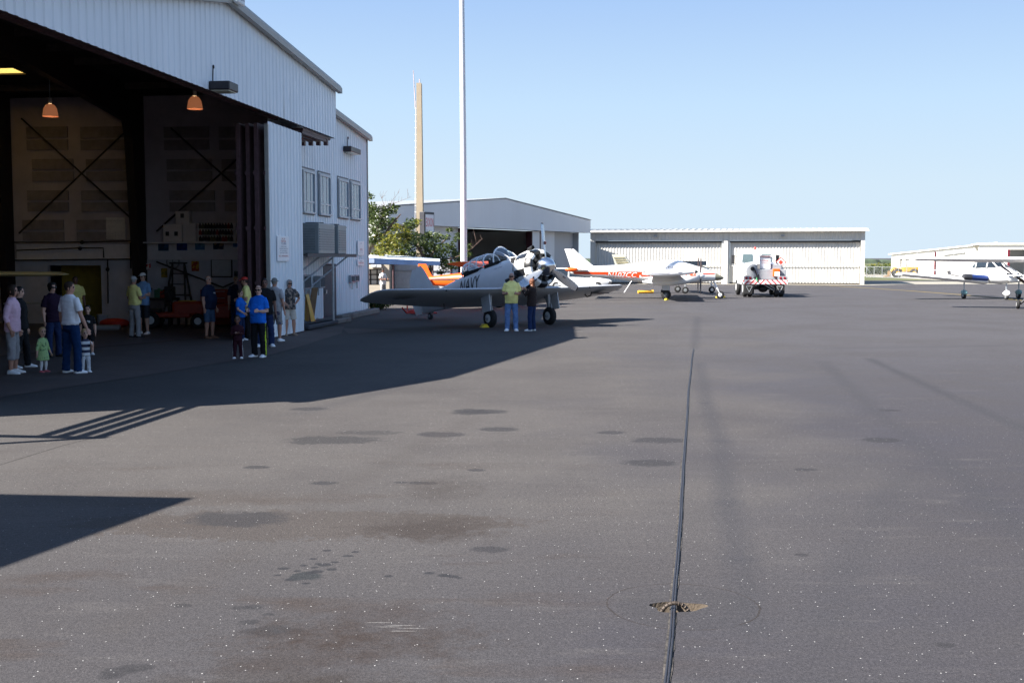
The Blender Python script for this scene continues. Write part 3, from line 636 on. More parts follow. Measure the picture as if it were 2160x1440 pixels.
# neighbour building just outside the frame whose corner throws the near shadow
o = thing('side_building', 'plain white neighbouring building beyond the left edge, its shadow on the apron', 'building')
e1 = V3((.29, .957, 0)); e2 = V3((-.995, .09, 0)); q0 = V3((-8.1, 8.25, 0)); b = MB()
b.loft([[q0 + V3((0,0,z)), q0 - e1 * 14 + V3((0,0,z)), q0 - e1 * 14 + e2 * 10 + V3((0,0,z)), q0 + e2 * 10 + V3((0,0,z))] for z in (0, 5.0)]); b.build('wall', SIDING, o)
b = MB(); b.loft([[q0 + e1*k - e2*k + V3((0,0,z)), q0 - e1 * 14 - e2*k + V3((0,0,z)), q0 - e1 * 14 + e2 * 10 + V3((0,0,z)), q0 + e1*k + e2 * 10 + V3((0,0,z))] for k, z in ((.0, 5.002), (.0, 5.12))]); b.build('roof', TRIM, o)
from mathutils import noise
# ================================================================ people
SKIN = mat('skin', (.62, .37, .27), .55, var=.08, scale=14); SKIN_TAN = mat('tanned_skin', (.5, .26, .18), .55, var=.08, scale=14); SKIN_DK = mat('brown_skin', (.2, .1, .07), .5, var=.08)
EYE_M = mat('eye_dark', (.02, .015, .012), .3); LIP = mat('lip', (.3, .11, .09), .5); BROWN_H = mat('brown_hair', (.035, .02, .012), .7, var=.35, scale=40); GREY_H = mat('grey_hair', (.3, .28, .26), .7, var=.25, scale=40)
RED_H = mat('auburn_hair', (.13, .045, .02), .6, var=.35, scale=40); BLOND_H = mat('blond_hair', (.45, .3, .14), .6, var=.25, scale=40); BLACK_H = mat('black_hair', (.012, .01, .01), .6, var=.3, scale=40)
SHADES = mat('sunglasses_black', (.008, .008, .01), .15, spec=.6)
def cloth(name, c, var=.1): return mat(name, c, .85, var=var, scale=9, bump=.35, bscale=24, spec=.2)
SHOE_W = cloth('white_shoe', (.9, .9, .9), .06); SHOE_D = cloth('dark_shoe', (.03, .028, .028))
def stripes(name, a, c, freq, lo=.5):
    m, N, L, b = nt(name); b.inputs['Roughness'].default_value = .85
    tc = N.new('ShaderNodeTexCoord'); sp_ = N.new('ShaderNodeSeparateXYZ'); L.new(tc.outputs['Object'], sp_.inputs[0])
    k = N.new('ShaderNodeMath'); k.operation = 'MULTIPLY'; L.new(sp_.outputs[2], k.inputs[0]); k.inputs[1].default_value = freq
    f = N.new('ShaderNodeMath'); f.operation = 'FRACT'; L.new(k.outputs[0], f.inputs[0])
    g_ = N.new('ShaderNodeMath'); g_.operation = 'GREATER_THAN'; L.new(f.outputs[0], g_.inputs[0]); g_.inputs[1].default_value = lo
    x = N.new('ShaderNodeMix'); x.data_type = 'RGBA'; L.new(g_.outputs[0], x.inputs[0]); x.inputs[6].default_value = (*a, 1); x.inputs[7].default_value = (*c, 1); L.new(x.outputs[2], b.inputs['Base Color']); return m
def blotch(name, a, c, sc=14, th=.5):
    m, N, L, b = nt(name); b.inputs['Roughness'].default_value = .85
    tc = N.new('ShaderNodeTexCoord'); n_ = N.new('ShaderNodeTexNoise'); n_.inputs['Scale'].default_value = sc; L.new(tc.outputs['Object'], n_.inputs['Vector'])
    r = N.new('ShaderNodeValToRGB'); r.color_ramp.interpolation = 'CONSTANT'; r.color_ramp.elements[0].color = (*a, 1); r.color_ramp.elements[1].position = th; r.color_ramp.elements[1].color = (*c, 1)
    L.new(n_.outputs['Fac'], r.inputs[0]); L.new(r.outputs[0], b.inputs['Base Color']); return m
def ring(c, rx, ry, n=14, tilt=None, p=2.0):
    # ring in the horizontal plane: rx along x (depth), ry along y (width)
    o = []
    for k in range(n):
        a = 2 * pi * k / n; ca, sa = cos(a), sin(a)
        v = V3((rx * math.copysign(abs(ca) ** (2 / p), ca), ry * math.copysign(abs(sa) ** (2 / p), sa), 0))
        if tilt: v = tilt @ v
        o.append(V3(c) + v)
    return o
ARM = dict(
    down=((-.005, .032, -.17), (.035, .01, -.145)), relax=((-.02, .045, -.165), (.06, .0, -.135)), hip=((-.045, .085, -.135), (.06, -.075, -.085)),
    hold=((.01, .035, -.165), (.115, -.055, .01)), cross=((.02, .03, -.165), (.10, -.13, .03)), pocket=((-.03, .06, -.16), (.06, -.03, -.13)),
    up=((.07, .04, -.12), (.10, -.07, .10)), back=((-.06, .03, -.16), (-.03, -.09, -.10)), low=((.02, .03, -.17), (.10, -.045, -.07)), reach=((.07, .03, -.13), (.13, -.02, .02)), lowout=((.0, .06, -.165), (.03, .05, -.14)))
def person(label, px, py, Hh, face, top=None, bottom=None, sleeve='short', legs='long', arms=('down', 'down'), skin=SKIN, hair='short', haircol=BROWN_H, cap=None, shoes=SHOE_W,
           glasses=False, headyaw=0, lean=0, belly=0.0, wide=1.0, hh=.132, stance=.055, step=0.0, tuck=False, dress=None, pos=None, stripe=None, seat=False, beard=False, splay=12, item=None, badge=None, z0=0.0, cuff=None, group='people standing at the airfield'):
    loc = pos or G(px, py, z0); o = thing('person', label, 'person', loc, R(face), group)
    mats_ = [skin, top, bottom, shoes, EYE_M, LIP, stripe or WHITE, dress or WHITE]
    b = MB(); SK, TP, BT, SH, EY, LP, SR, DR = range(8)
    chin = 1 - hh; sh = chin - .042 - (.01 if hh > .15 else 0); kid = hh > .15
    hip = .515 - (hh - .132) * 1.1; kn = hip * .54; w = wide
    base = hip - (0 if not seat else hip - .27)
    dz = base - hip
    lm = MX.Rotation(R(lean), 3, 'Y')
    def Lx(p): # lean of the upper body about the hips
        p = V3(p); q = V3((p.x, p.y, p.z - hip)); q = lm @ q; return V3((q.x, q.y, q.z + hip))
    # ---- torso of the shirt
    def torso(z, ry, rx, xo, infl=0.0): return [Lx(v) for v in ring((xo, 0, z), rx + infl, ry * w + infl, 18, p=2.35)]
    zb = hip - (.035 if not tuck else -.045)
    wz = hip + .1; L_ = []
    L_.append(torso(zb, .1, .076, .004 + belly * .2, .008)); L_.append(torso(hip + .02, .1, .078 + belly * .35, .006 + belly * .3, .006))
    L_.append(torso(wz, .092 + belly * .4, .07 + belly * .85, .006 + belly * .75, .007)); L_.append(torso(wz + .075, .096 + belly * .25, .072 + belly * .6, .006 + belly * .45, .006))
    L_.append(torso(sh - .085, .104, .073, .004, .005)); L_.append(torso(sh - .035, .107, .064, .0, .004)); L_.append(torso(sh - .002, .098, .05, -.006, .002)); L_.append(torso(sh + .02, .066, .042, -.008)); L_.append(torso(sh + .036, .042, .036, -.004))
    b.loft(L_, DR if dress else TP)
    # pelvis
    b.loft([ring((0, 0, hip - .065), .045, .05 * w, 16), ring((-.003, 0, hip - .03), .072, .088 * w, 16), ring((0, 0, hip + .02), .074 + belly * .3, .095 * w, 16), ring((belly * .3, 0, hip + .07), .068 + belly * .5, .09 * w, 16)], BT)
    # ---- neck and head
    hr = .29 * hh + .004; hd = .385 * hh
    HM = MX.Rotation(R(headyaw), 3, 'Z')
    def Hd(p): v = HM @ V3((p[0], p[1], 0)); return Lx((v.x, v.y, p[2]))
    b.tube([Lx((-.012, 0, sh + .0)), Lx((-.006, 0, sh + .045)), Lx((.0, 0, chin + .03))], [.04, .031, .033], 12, SK)
    prof = [(0, .3, .32, .3), (.07, .52, .55, .2), (.2, .76, .8, .08), (.36, .9, .94, .02), (.5, .96, .99, -.01), (.66, .99, 1.0, -.04), (.8, .9, .92, -.05), (.91, .67, .7, -.06), (.975, .38, .42, -.06), (1.0, .1, .1, -.06)]
    b.loft([[Hd(v) for v in ring((xo * hd, 0, chin + f_ * hh), hd * dx, hr * dy, 18)] for f_, dy, dx, xo in prof], SK)
    fx = hd * .97
    b.loft([[Hd(v) for v in ring((fx - .004 + dx, 0, chin + f_ * hh), rx * hh, ry * hh, 8)] for f_, rx, ry, dx in ((.29, .03, .05, 0), (.33, .1, .075, .004), (.42, .065, .045, .002), (.52, .02, .03, 0))], SK)
    for sg in (-1, 1):
        b.loft([[Hd(v) for v in ring((-.003, sg * hr * 1.0, chin + f_ * hh), r_ * hh, .045 * hh, 8)] for f_, r_ in ((.3, .03), (.38, .07), (.5, .09), (.56, .04))], SK)
        q = Hd((fx * .93, sg * hr * .42, chin + .515 * hh)); b.ell(q, (.05 * hh, .075 * hh, .035 * hh), EY, 8, 5)
        q = Hd((fx * .93, sg * hr * .42, chin + .6 * hh)); b.ell(q, (.05 * hh, .1 * hh, .02 * hh), EY, 8, 5)
    b.ell(Hd((fx * .93, 0, chin + .2 * hh)), (.05 * hh, .13 * hh, .022 * hh), LP, 8, 5)
    # ---- legs
    for sg in (-1, 1):
        st = step * sg
        hp = V3((0, sg * .047 * w, hip - .02)); kp = V3((st * .55 + .012, sg * (.047 + stance * .35) * w, kn)); ap = V3((st - (.02 if st < 0 else 0), sg * (.04 + stance * .62), .05))
        lr = (.062, .054, .046, .044, .04) if legs == 'long' else (.06, .052, .037, .037, .024)
        if legs == 'long':
            end = ap + V3((0, 0, -.022))
            b.tube([hp + V3((0, 0, .03)), hp.lerp(kp, .35), hp.lerp(kp, .7), kp, kp.lerp(ap, .5), end], [.05 * w, .056 * w, .048 * w, .043 * w, .041 * w, .042 * w], 14, BT)
            if stripe:
                side = V3((0, sg * .04, 0)); b.tube([hp + V3((0, sg * .052, -.01)), hp.lerp(kp, .5) + side * 1.12, kp + side, kp.lerp(ap, .5) + side * .95, end + side * .9], .0125, 6, SR)
        else:
            ct = {'short': .92, 'knee': 1.02, 'capri': 1.5, 'mini': .45, 'skirt': .8}[legs]
            e = hp.lerp(kp, min(ct, 1.0)) if ct <= 1 else kp.lerp(ap, ct - 1)
            path = [hp + V3((0, 0, .03)), hp.lerp(e, .4), hp.lerp(e, .75), e]
            if ct > 1: path = [hp + V3((0, 0, .03)), hp.lerp(kp, .5), kp, e]
            b.tube(path, [.05 * w, .056 * w, (.054 if ct <= 1 else .046) * w, (.054 if ct <= 1.02 else .043) * w], 14, BT)
            b.tube([hp, kp, kp.lerp(ap, .28), kp.lerp(ap, .7), ap, ap + V3((0, 0, -.03))], [.045, .034, .037, .027, .021, .022], 12, SR if cuff == 'tights' else SK)
        fa_ = R(splay * sg); fl = .145 if not kid else .13
        def Ft(x, y, z): return V3((ap.x + cos(fa_) * x - sin(fa_) * y, ap.y + sin(fa_) * x + cos(fa_) * y, z))
        sh_m = SH
        rgs = []
        for x, hw, top_ in ((-.042, .012, .03), (-.034, .026, .05), (-.005, .029, .06), (.03, .031, .05), (.07, .036, .034), (.098, .03, .026), (.112, .012, .018)):
            x *= fl / .145; rgs.append([Ft(x, hw * 1.02 * c_, .001 + (top_) * (0 if s_ < 0 else (s_ if s_ < .99 else 1))) for c_, s_ in ((-1, -1), (-1.05, .3), (-.75, .8), (0, 1), (.75, .8), (1.05, .3), (1, -1))])
        b.loft(rgs, sh_m)
    # ---- arms and hands
    for i, sg in ((0, 1), (1, -1)):
        e_, w_ = ARM[arms[i]]
        S_ = V3((-.004, sg * .101 * w, sh - .022)); E_ = S_ + V3((e_[0], sg * e_[1], e_[2])); W_ = E_ + V3((w_[0], sg * w_[1], w_[2]))
        S_, E_, W_ = Lx(S_), Lx(E_), Lx(W_)
        k_ = 1.0 if not kid else 1.08
        b.tube([S_.lerp(E_, .12 if sleeve else 0), S_.lerp(E_, .5), E_, E_.lerp(W_, .35), W_], [.03 * k_, .0275 * k_, .0225 * k_, .0235 * k_, .0155 * k_], 12, SK)
        if sleeve == 'short': b.tube([S_ + (S_ - E_) * .1 + V3((0, -sg * .012, .004)), S_.lerp(E_, .3), S_.lerp(E_, .74)], [.033, .0385, .0405], 12, DR if dress else TP)
        elif sleeve == 'long': b.tube([S_ + (S_ - E_) * .1 + V3((0, -sg * .012, .004)), S_.lerp(E_, .4), E_, E_.lerp(W_, .5), E_.lerp(W_, .93)], [.033, .0375, .031, .028, .0235], 12, DR if dress else TP)
        elif sleeve == 'mid': b.tube([S_ + (S_ - E_) * .1 + V3((0, -sg * .012, .004)), S_.lerp(E_, .4), E_, E_.lerp(W_, .4)], [.033, .0375, .032, .03], 12, DR if dress else TP)
        D = (W_ - E_).normalized(); A = D.cross(V3((0, 1, 0))); A = (A if A.length > .1 else V3((1, 0, 0))).normalized(); B2 = D.cross(A).normalized()
        hs = .9 if not kid else .85
        b.loft([[W_ + D * d * hs + A * (ha * cos(2*pi*k/10)) * hs + B2 * (hb * sin(2*pi*k/10)) * hs for k in range(10)] for d, ha, hb in ((-.012, .014, .013), (.012, .019, .012), (.04, .026, .012), (.056, .025, .0105), (.061, .02, .008))], SK)
        curl = B2 * (sg * -.012 if arms[i] in ('down', 'relax', 'lowout') else -sg * .022)
        for j, (of, ln_) in enumerate(((-.019, .03), (-.0065, .036), (.0065, .034), (.019, .027))):
            f0 = W_ + (D * .055 + A * of) * hs; f1 = f0 + (D * ln_ * .55 + A * of * .12) * hs; f2 = f1 + (D * ln_ * .5 + curl * .8) * hs
            b.tube([f0, f1, f2], [.0068, .0062, .0052], 6, SK)
        t0_ = W_ + (D * .015 + A * .018) * hs; t1_ = t0_ + (D * .02 + A * .016) * hs; b.tube([t0_, t1_, t1_ + (D * .02 + curl * .5) * hs], [.0085, .0075, .006], 6, SK)
    if dress:
        b.loft([[v for v in ring((0, 0, z), rx, ry, 18)] for z, rx, ry in ((hip + .12, .075, .09), (hip + .02, .095, .115), (hip - .09, .115, .14), (hip - .15, .122, .15))], DR)
    for v in b.v: v *= Hh
    if seat: pass
    # one continuous skin: voxel-remesh, then give each face the cloth of the nearest source surface
    src = MB(); src.v, src.f, src.m = b.v, b.f, b.m
    bvh = BVHTree.FromPolygons([tuple(p) for p in b.v], b.f)
    raw = bpy.data.meshes.new('raw'); raw.from_pydata([tuple(p) for p in b.v], [], b.f)
    bm = bmesh.new(); bm.from_mesh(raw); bmesh.ops.recalc_face_normals(bm, faces=bm.faces); bm.to_mesh(raw); bm.free()
    tmp = bpy.data.objects.new('raw', raw); COL.objects.link(tmp)
    md = tmp.modifiers.new('r', 'REMESH'); md.mode = 'VOXEL'; md.voxel_size = .0118 * Hh / 1.7; md.use_smooth_shade = True
    ms = tmp.modifiers.new('s', 'SMOOTH'); ms.factor = .35; ms.iterations = 2
    dg = bpy.context.evaluated_depsgraph_get(); dg.update()
    me = bpy.data.meshes.new_from_object(tmp.evaluated_get(dg)); me.name = 'body'
    bpy.data.objects.remove(tmp); bpy.data.meshes.remove(raw)
    me.materials.clear()
    for q in mats_: me.materials.append(q or WHITE)
    idx = []
    for p in me.polygons:
        hit = bvh.find_nearest(p.center); idx.append(b.m[hit[2]] if hit[2] is not None else 0)
    me.polygons.foreach_set('material_index', idx); me.polygons.foreach_set('use_smooth', [True] * len(idx)); me.update()
    # cloth folds: small displacement where a face is fabric
    cl_ = set()
    for p, k in zip(me.polygons, idx):
        if k in (TP, BT, DR): cl_.update(p.vertices)
    s_ = Hh; nv = len(me.vertices); co_ = [0.0] * (3 * nv); no_ = [0.0] * (3 * nv); me.vertices.foreach_get('co', co_); me.vertices.foreach_get('normal', no_)
    for i in cl_:
        q = V3(co_[3*i:3*i+3]) / s_
        n1 = noise.noise(V3((q.x * 16, q.y * 16, q.z * 34 + len(label)))); n2 = noise.noise(V3((q.x * 9 + 7, q.y * 9, q.z * 7 + q.x * 22)))
        k = (n1 * .0045 + n2 * .006) * s_
        for j in range(3): co_[3*i+j] += no_[3*i+j] * k
    me.vertices.foreach_set('co', co_); me.update()
    bo = bpy.data.objects.new('body', me); COL.objects.link(bo); bo.parent = o
    # ---- hair, caps, glasses
    def rad(f_):
        for (f0, y0, x0, o0), (f1, y1, x1, o1) in zip(prof[:-1], prof[1:]):
            if f0 <= f_ <= f1:
                t_ = (f_ - f0) / (f1 - f0); return y0 + (y1 - y0) * t_, x0 + (x1 - x0) * t_, o0 + (o1 - o0) * t_
        return .05, .05, -.06
    def shell(lo, infl, topf=1.0, rows=7, cols=22, jit=.0):
        rnd = random.Random(sum(map(ord, label))); rg = []
        for i in range(rows + 1):
            q = []
            for k in range(cols):
                a = 2 * pi * k / cols; f0 = lo(a); f_ = f0 + (topf - f0) * (i / rows) ** .8
                dy, dx, xo = rad(min(f_, .999)); s_ = infl + (rnd.random() - .5) * jit
                ex = .0 if i < rows else 0
                q.append(Hd((xo * hd + cos(a) * hd * (dx + s_), sin(a) * hr * (dy + s_), chin + (f_ + infl * .35 * (i / rows)) * hh)))
            rg.append(q)
        m_ = MB(); m_.loft(rg, 0, False, True)
        for v in m_.v: v *= Hh
        return m_
    def front(a): return abs((a + pi) % (2 * pi) - pi)
    if hair in ('short', 'long', 'bob', 'curly'):
        lo = (lambda a: .83 if front(a) < .75 else (.62 if front(a) < 1.25 else .3)) if hair == 'short' else (lambda a: .84 if front(a) < .7 else (.1 if front(a) < 1.3 else -.0))
        if hair == 'curly': lo = lambda a: .82 if front(a) < .7 else (.3 if front(a) < 1.4 else .12)
        m_ = shell(lo, .1 if hair == 'short' else (.17 if hair != 'curly' else .26), jit=.05 if hair != 'curly' else .16)
        if hair == 'long':
            rg = []
            for z, yw, xd, xo in ((chin + .35 * hh, 1.05, .55, -.6), (chin, 1.0, .4, -.72), (sh + .01, .95, .32, -.85), (sh - .07, .8, .25, -.95), (sh - .1, .4, .15, -.95)):
                rg.append([Lx(V3(v)) * Hh for v in ring((xo * hd, 0, z), xd * hd, yw * hr, 12)])
            m_.loft(rg)
        m_.build('hair', haircol, o, 60)
    elif hair == 'bald':
        shell(lambda a: .82 if front(a) < 1.3 else .3, .05, .74, 3).build('hair', haircol, o, 60)
    if beard: shell(lambda a: .0 if front(a) < 1.2 else .25, .06, .25, 3).build('beard', haircol, o, 60)
    if cap:
        kind, cm = cap
        m_ = shell(lambda a: .7, .14, 1.0, 6)
        if kind == 'ball':
            v0 = [Hd((hd * (.75 + .95 * t_) , hr * y_ * (1 - .25 * t_), chin + (.72 - .06 * t_ - .05 * y_ * y_) * hh)) * Hh for t_ in (0, .5, .85, 1) for y_ in (-.9, -.45, 0, .45, .9)]
            for i in range(5): v0[15 + i] = v0[15 + i].lerp(v0[10 + i], abs(i - 2) * .3)
            v1 = [p + V3((0, 0, .008)) for p in v0]
            fs = [(r_*5+i, r_*5+i+1, (r_+1)*5+i+1, (r_+1)*5+i) for r_ in range(3) for i in range(4)]
            m_.add(v0 + v1, fs + [tuple(x + 20 for x in f_) for f_ in fs] + [(15+i, 16+i, 36+i, 35+i) for i in range(4)] + [(r_*5, r_*5+5, r_*5+25, r_*5+20) for r_ in range(3)] + [(r_*5+4, r_*5+9, r_*5+29, r_*5+24) for r_ in range(3)])
        else:
            m_.loft([[Hd((xo + cos(a) * rx, sin(a) * ry, z)) * Hh for a in [2*pi*k/20 for k in range(20)]] for xo, rx, ry, z in ((-.005, hd * 1.05, hr * 1.08, chin + .72 * hh), (-.0, hd * 1.55, hr * 1.7, chin + .62 * hh), (-.0, hd * 1.55, hr * 1.7, chin + .6 * hh), (-.005, hd * 1.02, hr * 1.05, chin + .68 * hh))])
        m_.build('cap', cm, o, 50)
    if glasses:
        m_ = MB()
        for sg in (-1, 1):
            q = Hd((fx + .006, sg * hr * .43, chin + .53 * hh)) * Hh; m_.ell(q, (.07 * hh * Hh, .16 * hh * Hh, .1 * hh * Hh), 0, 10, 6)
            m_.tube([Hd((fx * .93, sg * hr * .75, chin + .56 * hh)) * Hh, Hd((hd * .3, sg * hr * 1.08, chin + .55 * hh)) * Hh, Hd((-.1 * hd, sg * hr * 1.08, chin + .54 * hh)) * Hh], .035 * hh * Hh, 6)
        m_.tube([Hd((fx + .004, -hr * .2, chin + .55 * hh)) * Hh, Hd((fx + .004, hr * .2, chin + .55 * hh)) * Hh], .03 * hh * Hh, 6)
        m_.build('sunglasses', SHADES, o, 60)
    if badge:
        m_ = MB(); q = Lx((0.071 + belly * .35, badge * .05, sh - .1)) * Hh; m_.bbox((q.x, q.y - .035, q.z - .025), (q.x + .012, q.y + .035, q.z + .025), 0, .003); m_.build('name_badge', WHITE, o)
    o['hand'] = 0; del o['hand']
    return o
C = cloth
T_WHITE = C('white_tee', (.88, .88, .9), .04); T_YEL = C('yellow_tee', (.95, .84, .3)); T_NAVY = C('navy_polo', (.012, .02, .05)); T_BLUE = C('royal_blue_shirt', (.01, .15, .65)); T_PINK = C('pink_shirt', (.75, .5, .6))
JEAN = C('blue_jeans', (.13, .22, .42), .25); JEAN_D = C('dark_jeans', (.015, .03, .09), .2); KHAKI = C('khaki', (.26, .22, .16)); BLK = C('black_cloth', (.012, .012, .014)); GRYP = C('grey_trousers', (.34, .33, .34)); SHORT_B = C('blue_shorts', (.06, .1, .17)); STONE = C('stone_shorts', (.6, .53, .45)); MAROON = C('maroon_suit', (.035, .008, .015)); LBLUE = C('light_blue_shirt', (.2, .36, .6)); GREEN_D = blotch('green_print_dress', (.4, .6, .25), (.16, .3, .12), 22, .6); NAVYT = C('navy_trousers', (.006, .03, .1))
CAMO = blotch('patterned_shirt', (.05, .045, .045), (.26, .2, .16), 13, .52); HAWAII = blotch('printed_shorts', (.3, .28, .26), (.12, .1, .16), 12, .55); PURPS = C('purple_top', (.02, .008, .026)); LYEL = C('lime_stripe', (.5, .65, .04))
# left group; headings: 0 looks right, -90 looks at the camera, 90 looks away
person('woman in pink shirt and grey capri trousers with dark hair at left edge', 28, 788, 1.72, 5, T_PINK, GRYP, 'mid', 'capri', ('down', 'relax'), SKIN_TAN, 'bob', BROWN_H, headyaw=-8, lean=3)
person('person in black trousers mostly hidden behind the woman in pink', 46, 776, 1.66, 8, BLK, BLK, 'long', 'long', ('down', 'down'), SKIN, 'short', BLACK_H, stance=.07, step=.05)
person('toddler girl in green print dress with white tights and pink shoes', 92, 785, .89, -20, T_WHITE, GREEN_D, 'mid', 'skirt', ('lowout', 'lowout'), SKIN, 'short', BLOND_H, hh=.215, dress=GREEN_D, cuff='tights', shoes=C('pink_shoe', (.6, .14, .16)), headyaw=-25)
person('man in white t-shirt and navy trousers turning to look right', 152, 787, 1.78, 62, T_WHITE, NAVYT, 'short', 'long', ('down', 'lowout'), SKIN_TAN, 'short', BROWN_H, headyaw=-55, stance=.085, tuck=True, wide=1.05)
person('woman in purple top and blue jeans with sunglasses behind white t-shirt man', 114, 753, 1.68, -35, PURPS, JEAN_D, 'short', 'long', ('hold', 'down'), SKIN, 'curly', BLACK_H, glasses=True, shoes=SHOE_D)
person('toddler boy in navy and white striped shirt beside the man', 181, 785, .86, -50, stripes('navy_white_stripes', (.6, .62, .64), (.02, .025, .06), 9, .5), C('white_trousers', (.55, .57, .6), .06), 'short', 'long', ('up', 'down'), SKIN, 'short', BLOND_H, hh=.22)
person('boy in black t-shirt with white print standing behind the striped toddler', 187, 748, 1.15, -75, BLK, BLK, 'short', 'short', ('down', 'down'), SKIN, 'short', BLACK_H, hh=.175, badge=.4)
person('man in yellow t-shirt and grey trousers with pale cap, back turned', 285, 712, 1.72, 62, T_YEL, GRYP, 'short', 'long', ('hold', 'hold'), SKIN_TAN, 'short', GREY_H, ('ball', C('pale_cap', (.5, .5, .5))), headyaw=10, tuck=True, belly=.02, shoes=SHOE_D)
person('man in light blue shirt and dark shorts wearing white cap behind yellow shirt', 304, 705, 1.8, -110, LBLUE, C('dark_shorts', (.03, .035, .045)), 'short', 'knee', ('cross', 'cross'), SKIN, 'short', BROWN_H, ('ball', WHITE), belly=.02)
person('balding man in navy polo and blue shorts standing in profile', 442, 714, 1.74, -25, T_NAVY, SHORT_B, 'short', 'knee', ('down', 'down'), SKIN_TAN, 'bald', GREY_H, belly=.03, shoes=mat('sandal', (.2, .1, .06), .7), badge=.7)
person('woman in dark navy shirt and blue jeans behind the group', 500, 702, 1.68, -60, T_NAVY, JEAN_D, 'short', 'long', ('down', 'down'), SKIN, 'short', BLOND_H, badge=.6)
person('man in yellow shirt and red cap behind the blue polo', 524, 716, 1.72, -170, T_YEL, BLK, 'short', 'long', ('hold', 'low'), SKIN_TAN, 'short', BROWN_H, ('ball', REDM), shoes=SHOE_D, lean=6)
person('boy in bright blue shirt with raised arm between the adults', 508, 718, 1.38, -15, T_BLUE, JEAN_D, 'short', 'long', ('reach', 'low'), SKIN, 'short', BROWN_H, hh=.15)
person('small child in maroon tracksuit with white sleeve stripes', 502, 756, .97, -80, MAROON, MAROON, 'long', 'long', ('cross', 'cross'), SKIN_DK, 'short', BLACK_H, hh=.2, stripe=C('white_piping', (.6, .6, .6)))
person('man in royal blue polo and black trousers with lime side stripe', 547, 753, 1.62, -112, T_BLUE, BLK, 'short', 'long', ('hold', 'hold'), SKIN, 'bald', BROWN_H, glasses=True, belly=.02, wide=1.08, headyaw=22, stripe=LYEL, badge=.0)
person('man in black t-shirt and blue jeans behind the royal blue polo', 560, 731, 1.72, -75, BLK, JEAN_D, 'short', 'long', ('down', 'down'), SKIN_DK, 'short', BLACK_H, wide=1.1, stance=.08)
person('man in grey bucket hat, pale shirt and printed shorts, back turned', 581, 720, 1.7, 75, C('pale_back_shirt', (.4, .39, .4)), HAWAII, 'short', 'knee', ('down', 'down'), SKIN_TAN, 'short', GREY_H, ('bucket', C('grey_hat', (.2, .2, .19))), wide=1.05)
person('woman in patterned open shirt and stone shorts with hand on hip', 612, 708, 1.6, -65, CAMO, STONE, 'short', 'short', ('hip', 'low'), SKIN_TAN, 'curly', GREY_H, glasses=True, shoes=C('tan_shoe', (.3, .22, .16)))
person('balding man in yellow t-shirt and blue jeans before the navy trainer', 1079, 698, 1.78, -92, T_YEL, JEAN, 'short', 'long', ('hold', 'hold'), SKIN_TAN, 'bald', GREY_H, glasses=True, belly=.028, wide=1.06)
person('auburn haired woman in dark top and jeans facing the propeller', 1122, 698, 1.6, 150, C('dark_brown_top', (.03, .02, .018)), JEAN_D, 'long', 'long', ('up', 'up'), SKIN, 'long', RED_H, headyaw=0)
person('person in white shirt working inside the small building under the awning', 0, 0, 1.66, -40, T_WHITE, GRYP, 'short', 'long', ('hold', 'hold'), SKIN_DK, 'short', BLACK_H, pos=P(808, 612, 61.2) * 1.0 + V3((0, 0, -P(808, 612, 61.2).z)), group='people at the small building')
person('person in yellow top standing by the ochre doorway inside the hangar', 162, 706, 1.7, -60, T_YEL, BLK, 'short', 'long', ('down', 'down'), SKIN_DK, 'short', BLACK_H)
# ================================================================ aircraft helpers
def fus(b, st, n=28, m=0, cap=True):
    rg = []
    for (x, zc, hw, up, dn, p) in st:
        q = []
        for k in range(n):
            a = 2 * pi * k / n; ca, sa = cos(a), sin(a)
            q.append(V3((x, hw * math.copysign(abs(ca) ** (2 / p), ca), zc + (up if sa > 0 else dn) * math.copysign(abs(sa) ** (2 / p), sa))))
        rg.append(q)
    b.loft(rg, m, cap, cap); return rg
def fus_y(st, x, z):   # half-width of the hull at (x, z)
    st = sorted(st)
    for a, c in zip(st[:-1], st[1:]):
        if a[0] <= x <= c[0]:
            t = (x - a[0]) / (c[0] - a[0]); s_ = [a[i] + (c[i] - a[i]) * t for i in range(6)]
            h = s_[3] if z > s_[1] else s_[4]; k = min(abs((z - s_[1]) / h), .999)
            return s_[2] * (1 - k ** s_[5]) ** (1 / s_[5])
    return 0
AF = [(1.0, 0), (.8, .028), (.6, .05), (.4, .066), (.25, .067), (.12, .055), (.04, .033), (.0, .0), (.04, -.024), (.12, -.037), (.25, -.043), (.4, -.041), (.6, -.031), (.8, -.016)]
def foil(y, xle, ch, z, th=1.0, tw=0.0, vert=False, off=0):
    o = []
    for u, v in AF:
        x = xle - u * ch; h = v * ch * th + (u - .3) * ch * sin(R(tw)) * -1
        if vert: o.append(V3((x, off + v * ch * th, y)))
        else: o.append(V3((x, y, z + h)))
    return o
def wing(b, secs, m=0):
    b.loft([foil(*s) for s in secs], m)
def mirror(secs): return [(-s[0],) + tuple(s[1:]) for s in secs]
def wheel(parent, c, r, w_, ax=(0, 1, 0), hubm=None, name='wheel'):
    b = MB(); ax = V3(ax); c = V3(c)
    b.lathe(c - ax * w_ / 2, ax, [(0, r * .55), (.0, r * .82), (w_ * .18, r * .97), (w_ * .5, r), (w_ * .82, r * .97), (w_, r * .82), (w_, r * .55)], 24)
    o = b.build(name, RUB, parent, 50)
    b = MB(); b.lathe(c - ax * (w_ / 2 + .004), ax, [(0, r * .1), (0, r * .38), (.008, r * .55), (w_, r * .55), (w_ + .008, r * .38), (w_ + .008, r * .1)], 20); b.build('rim', hubm or STEEL, o, 40)
    return o
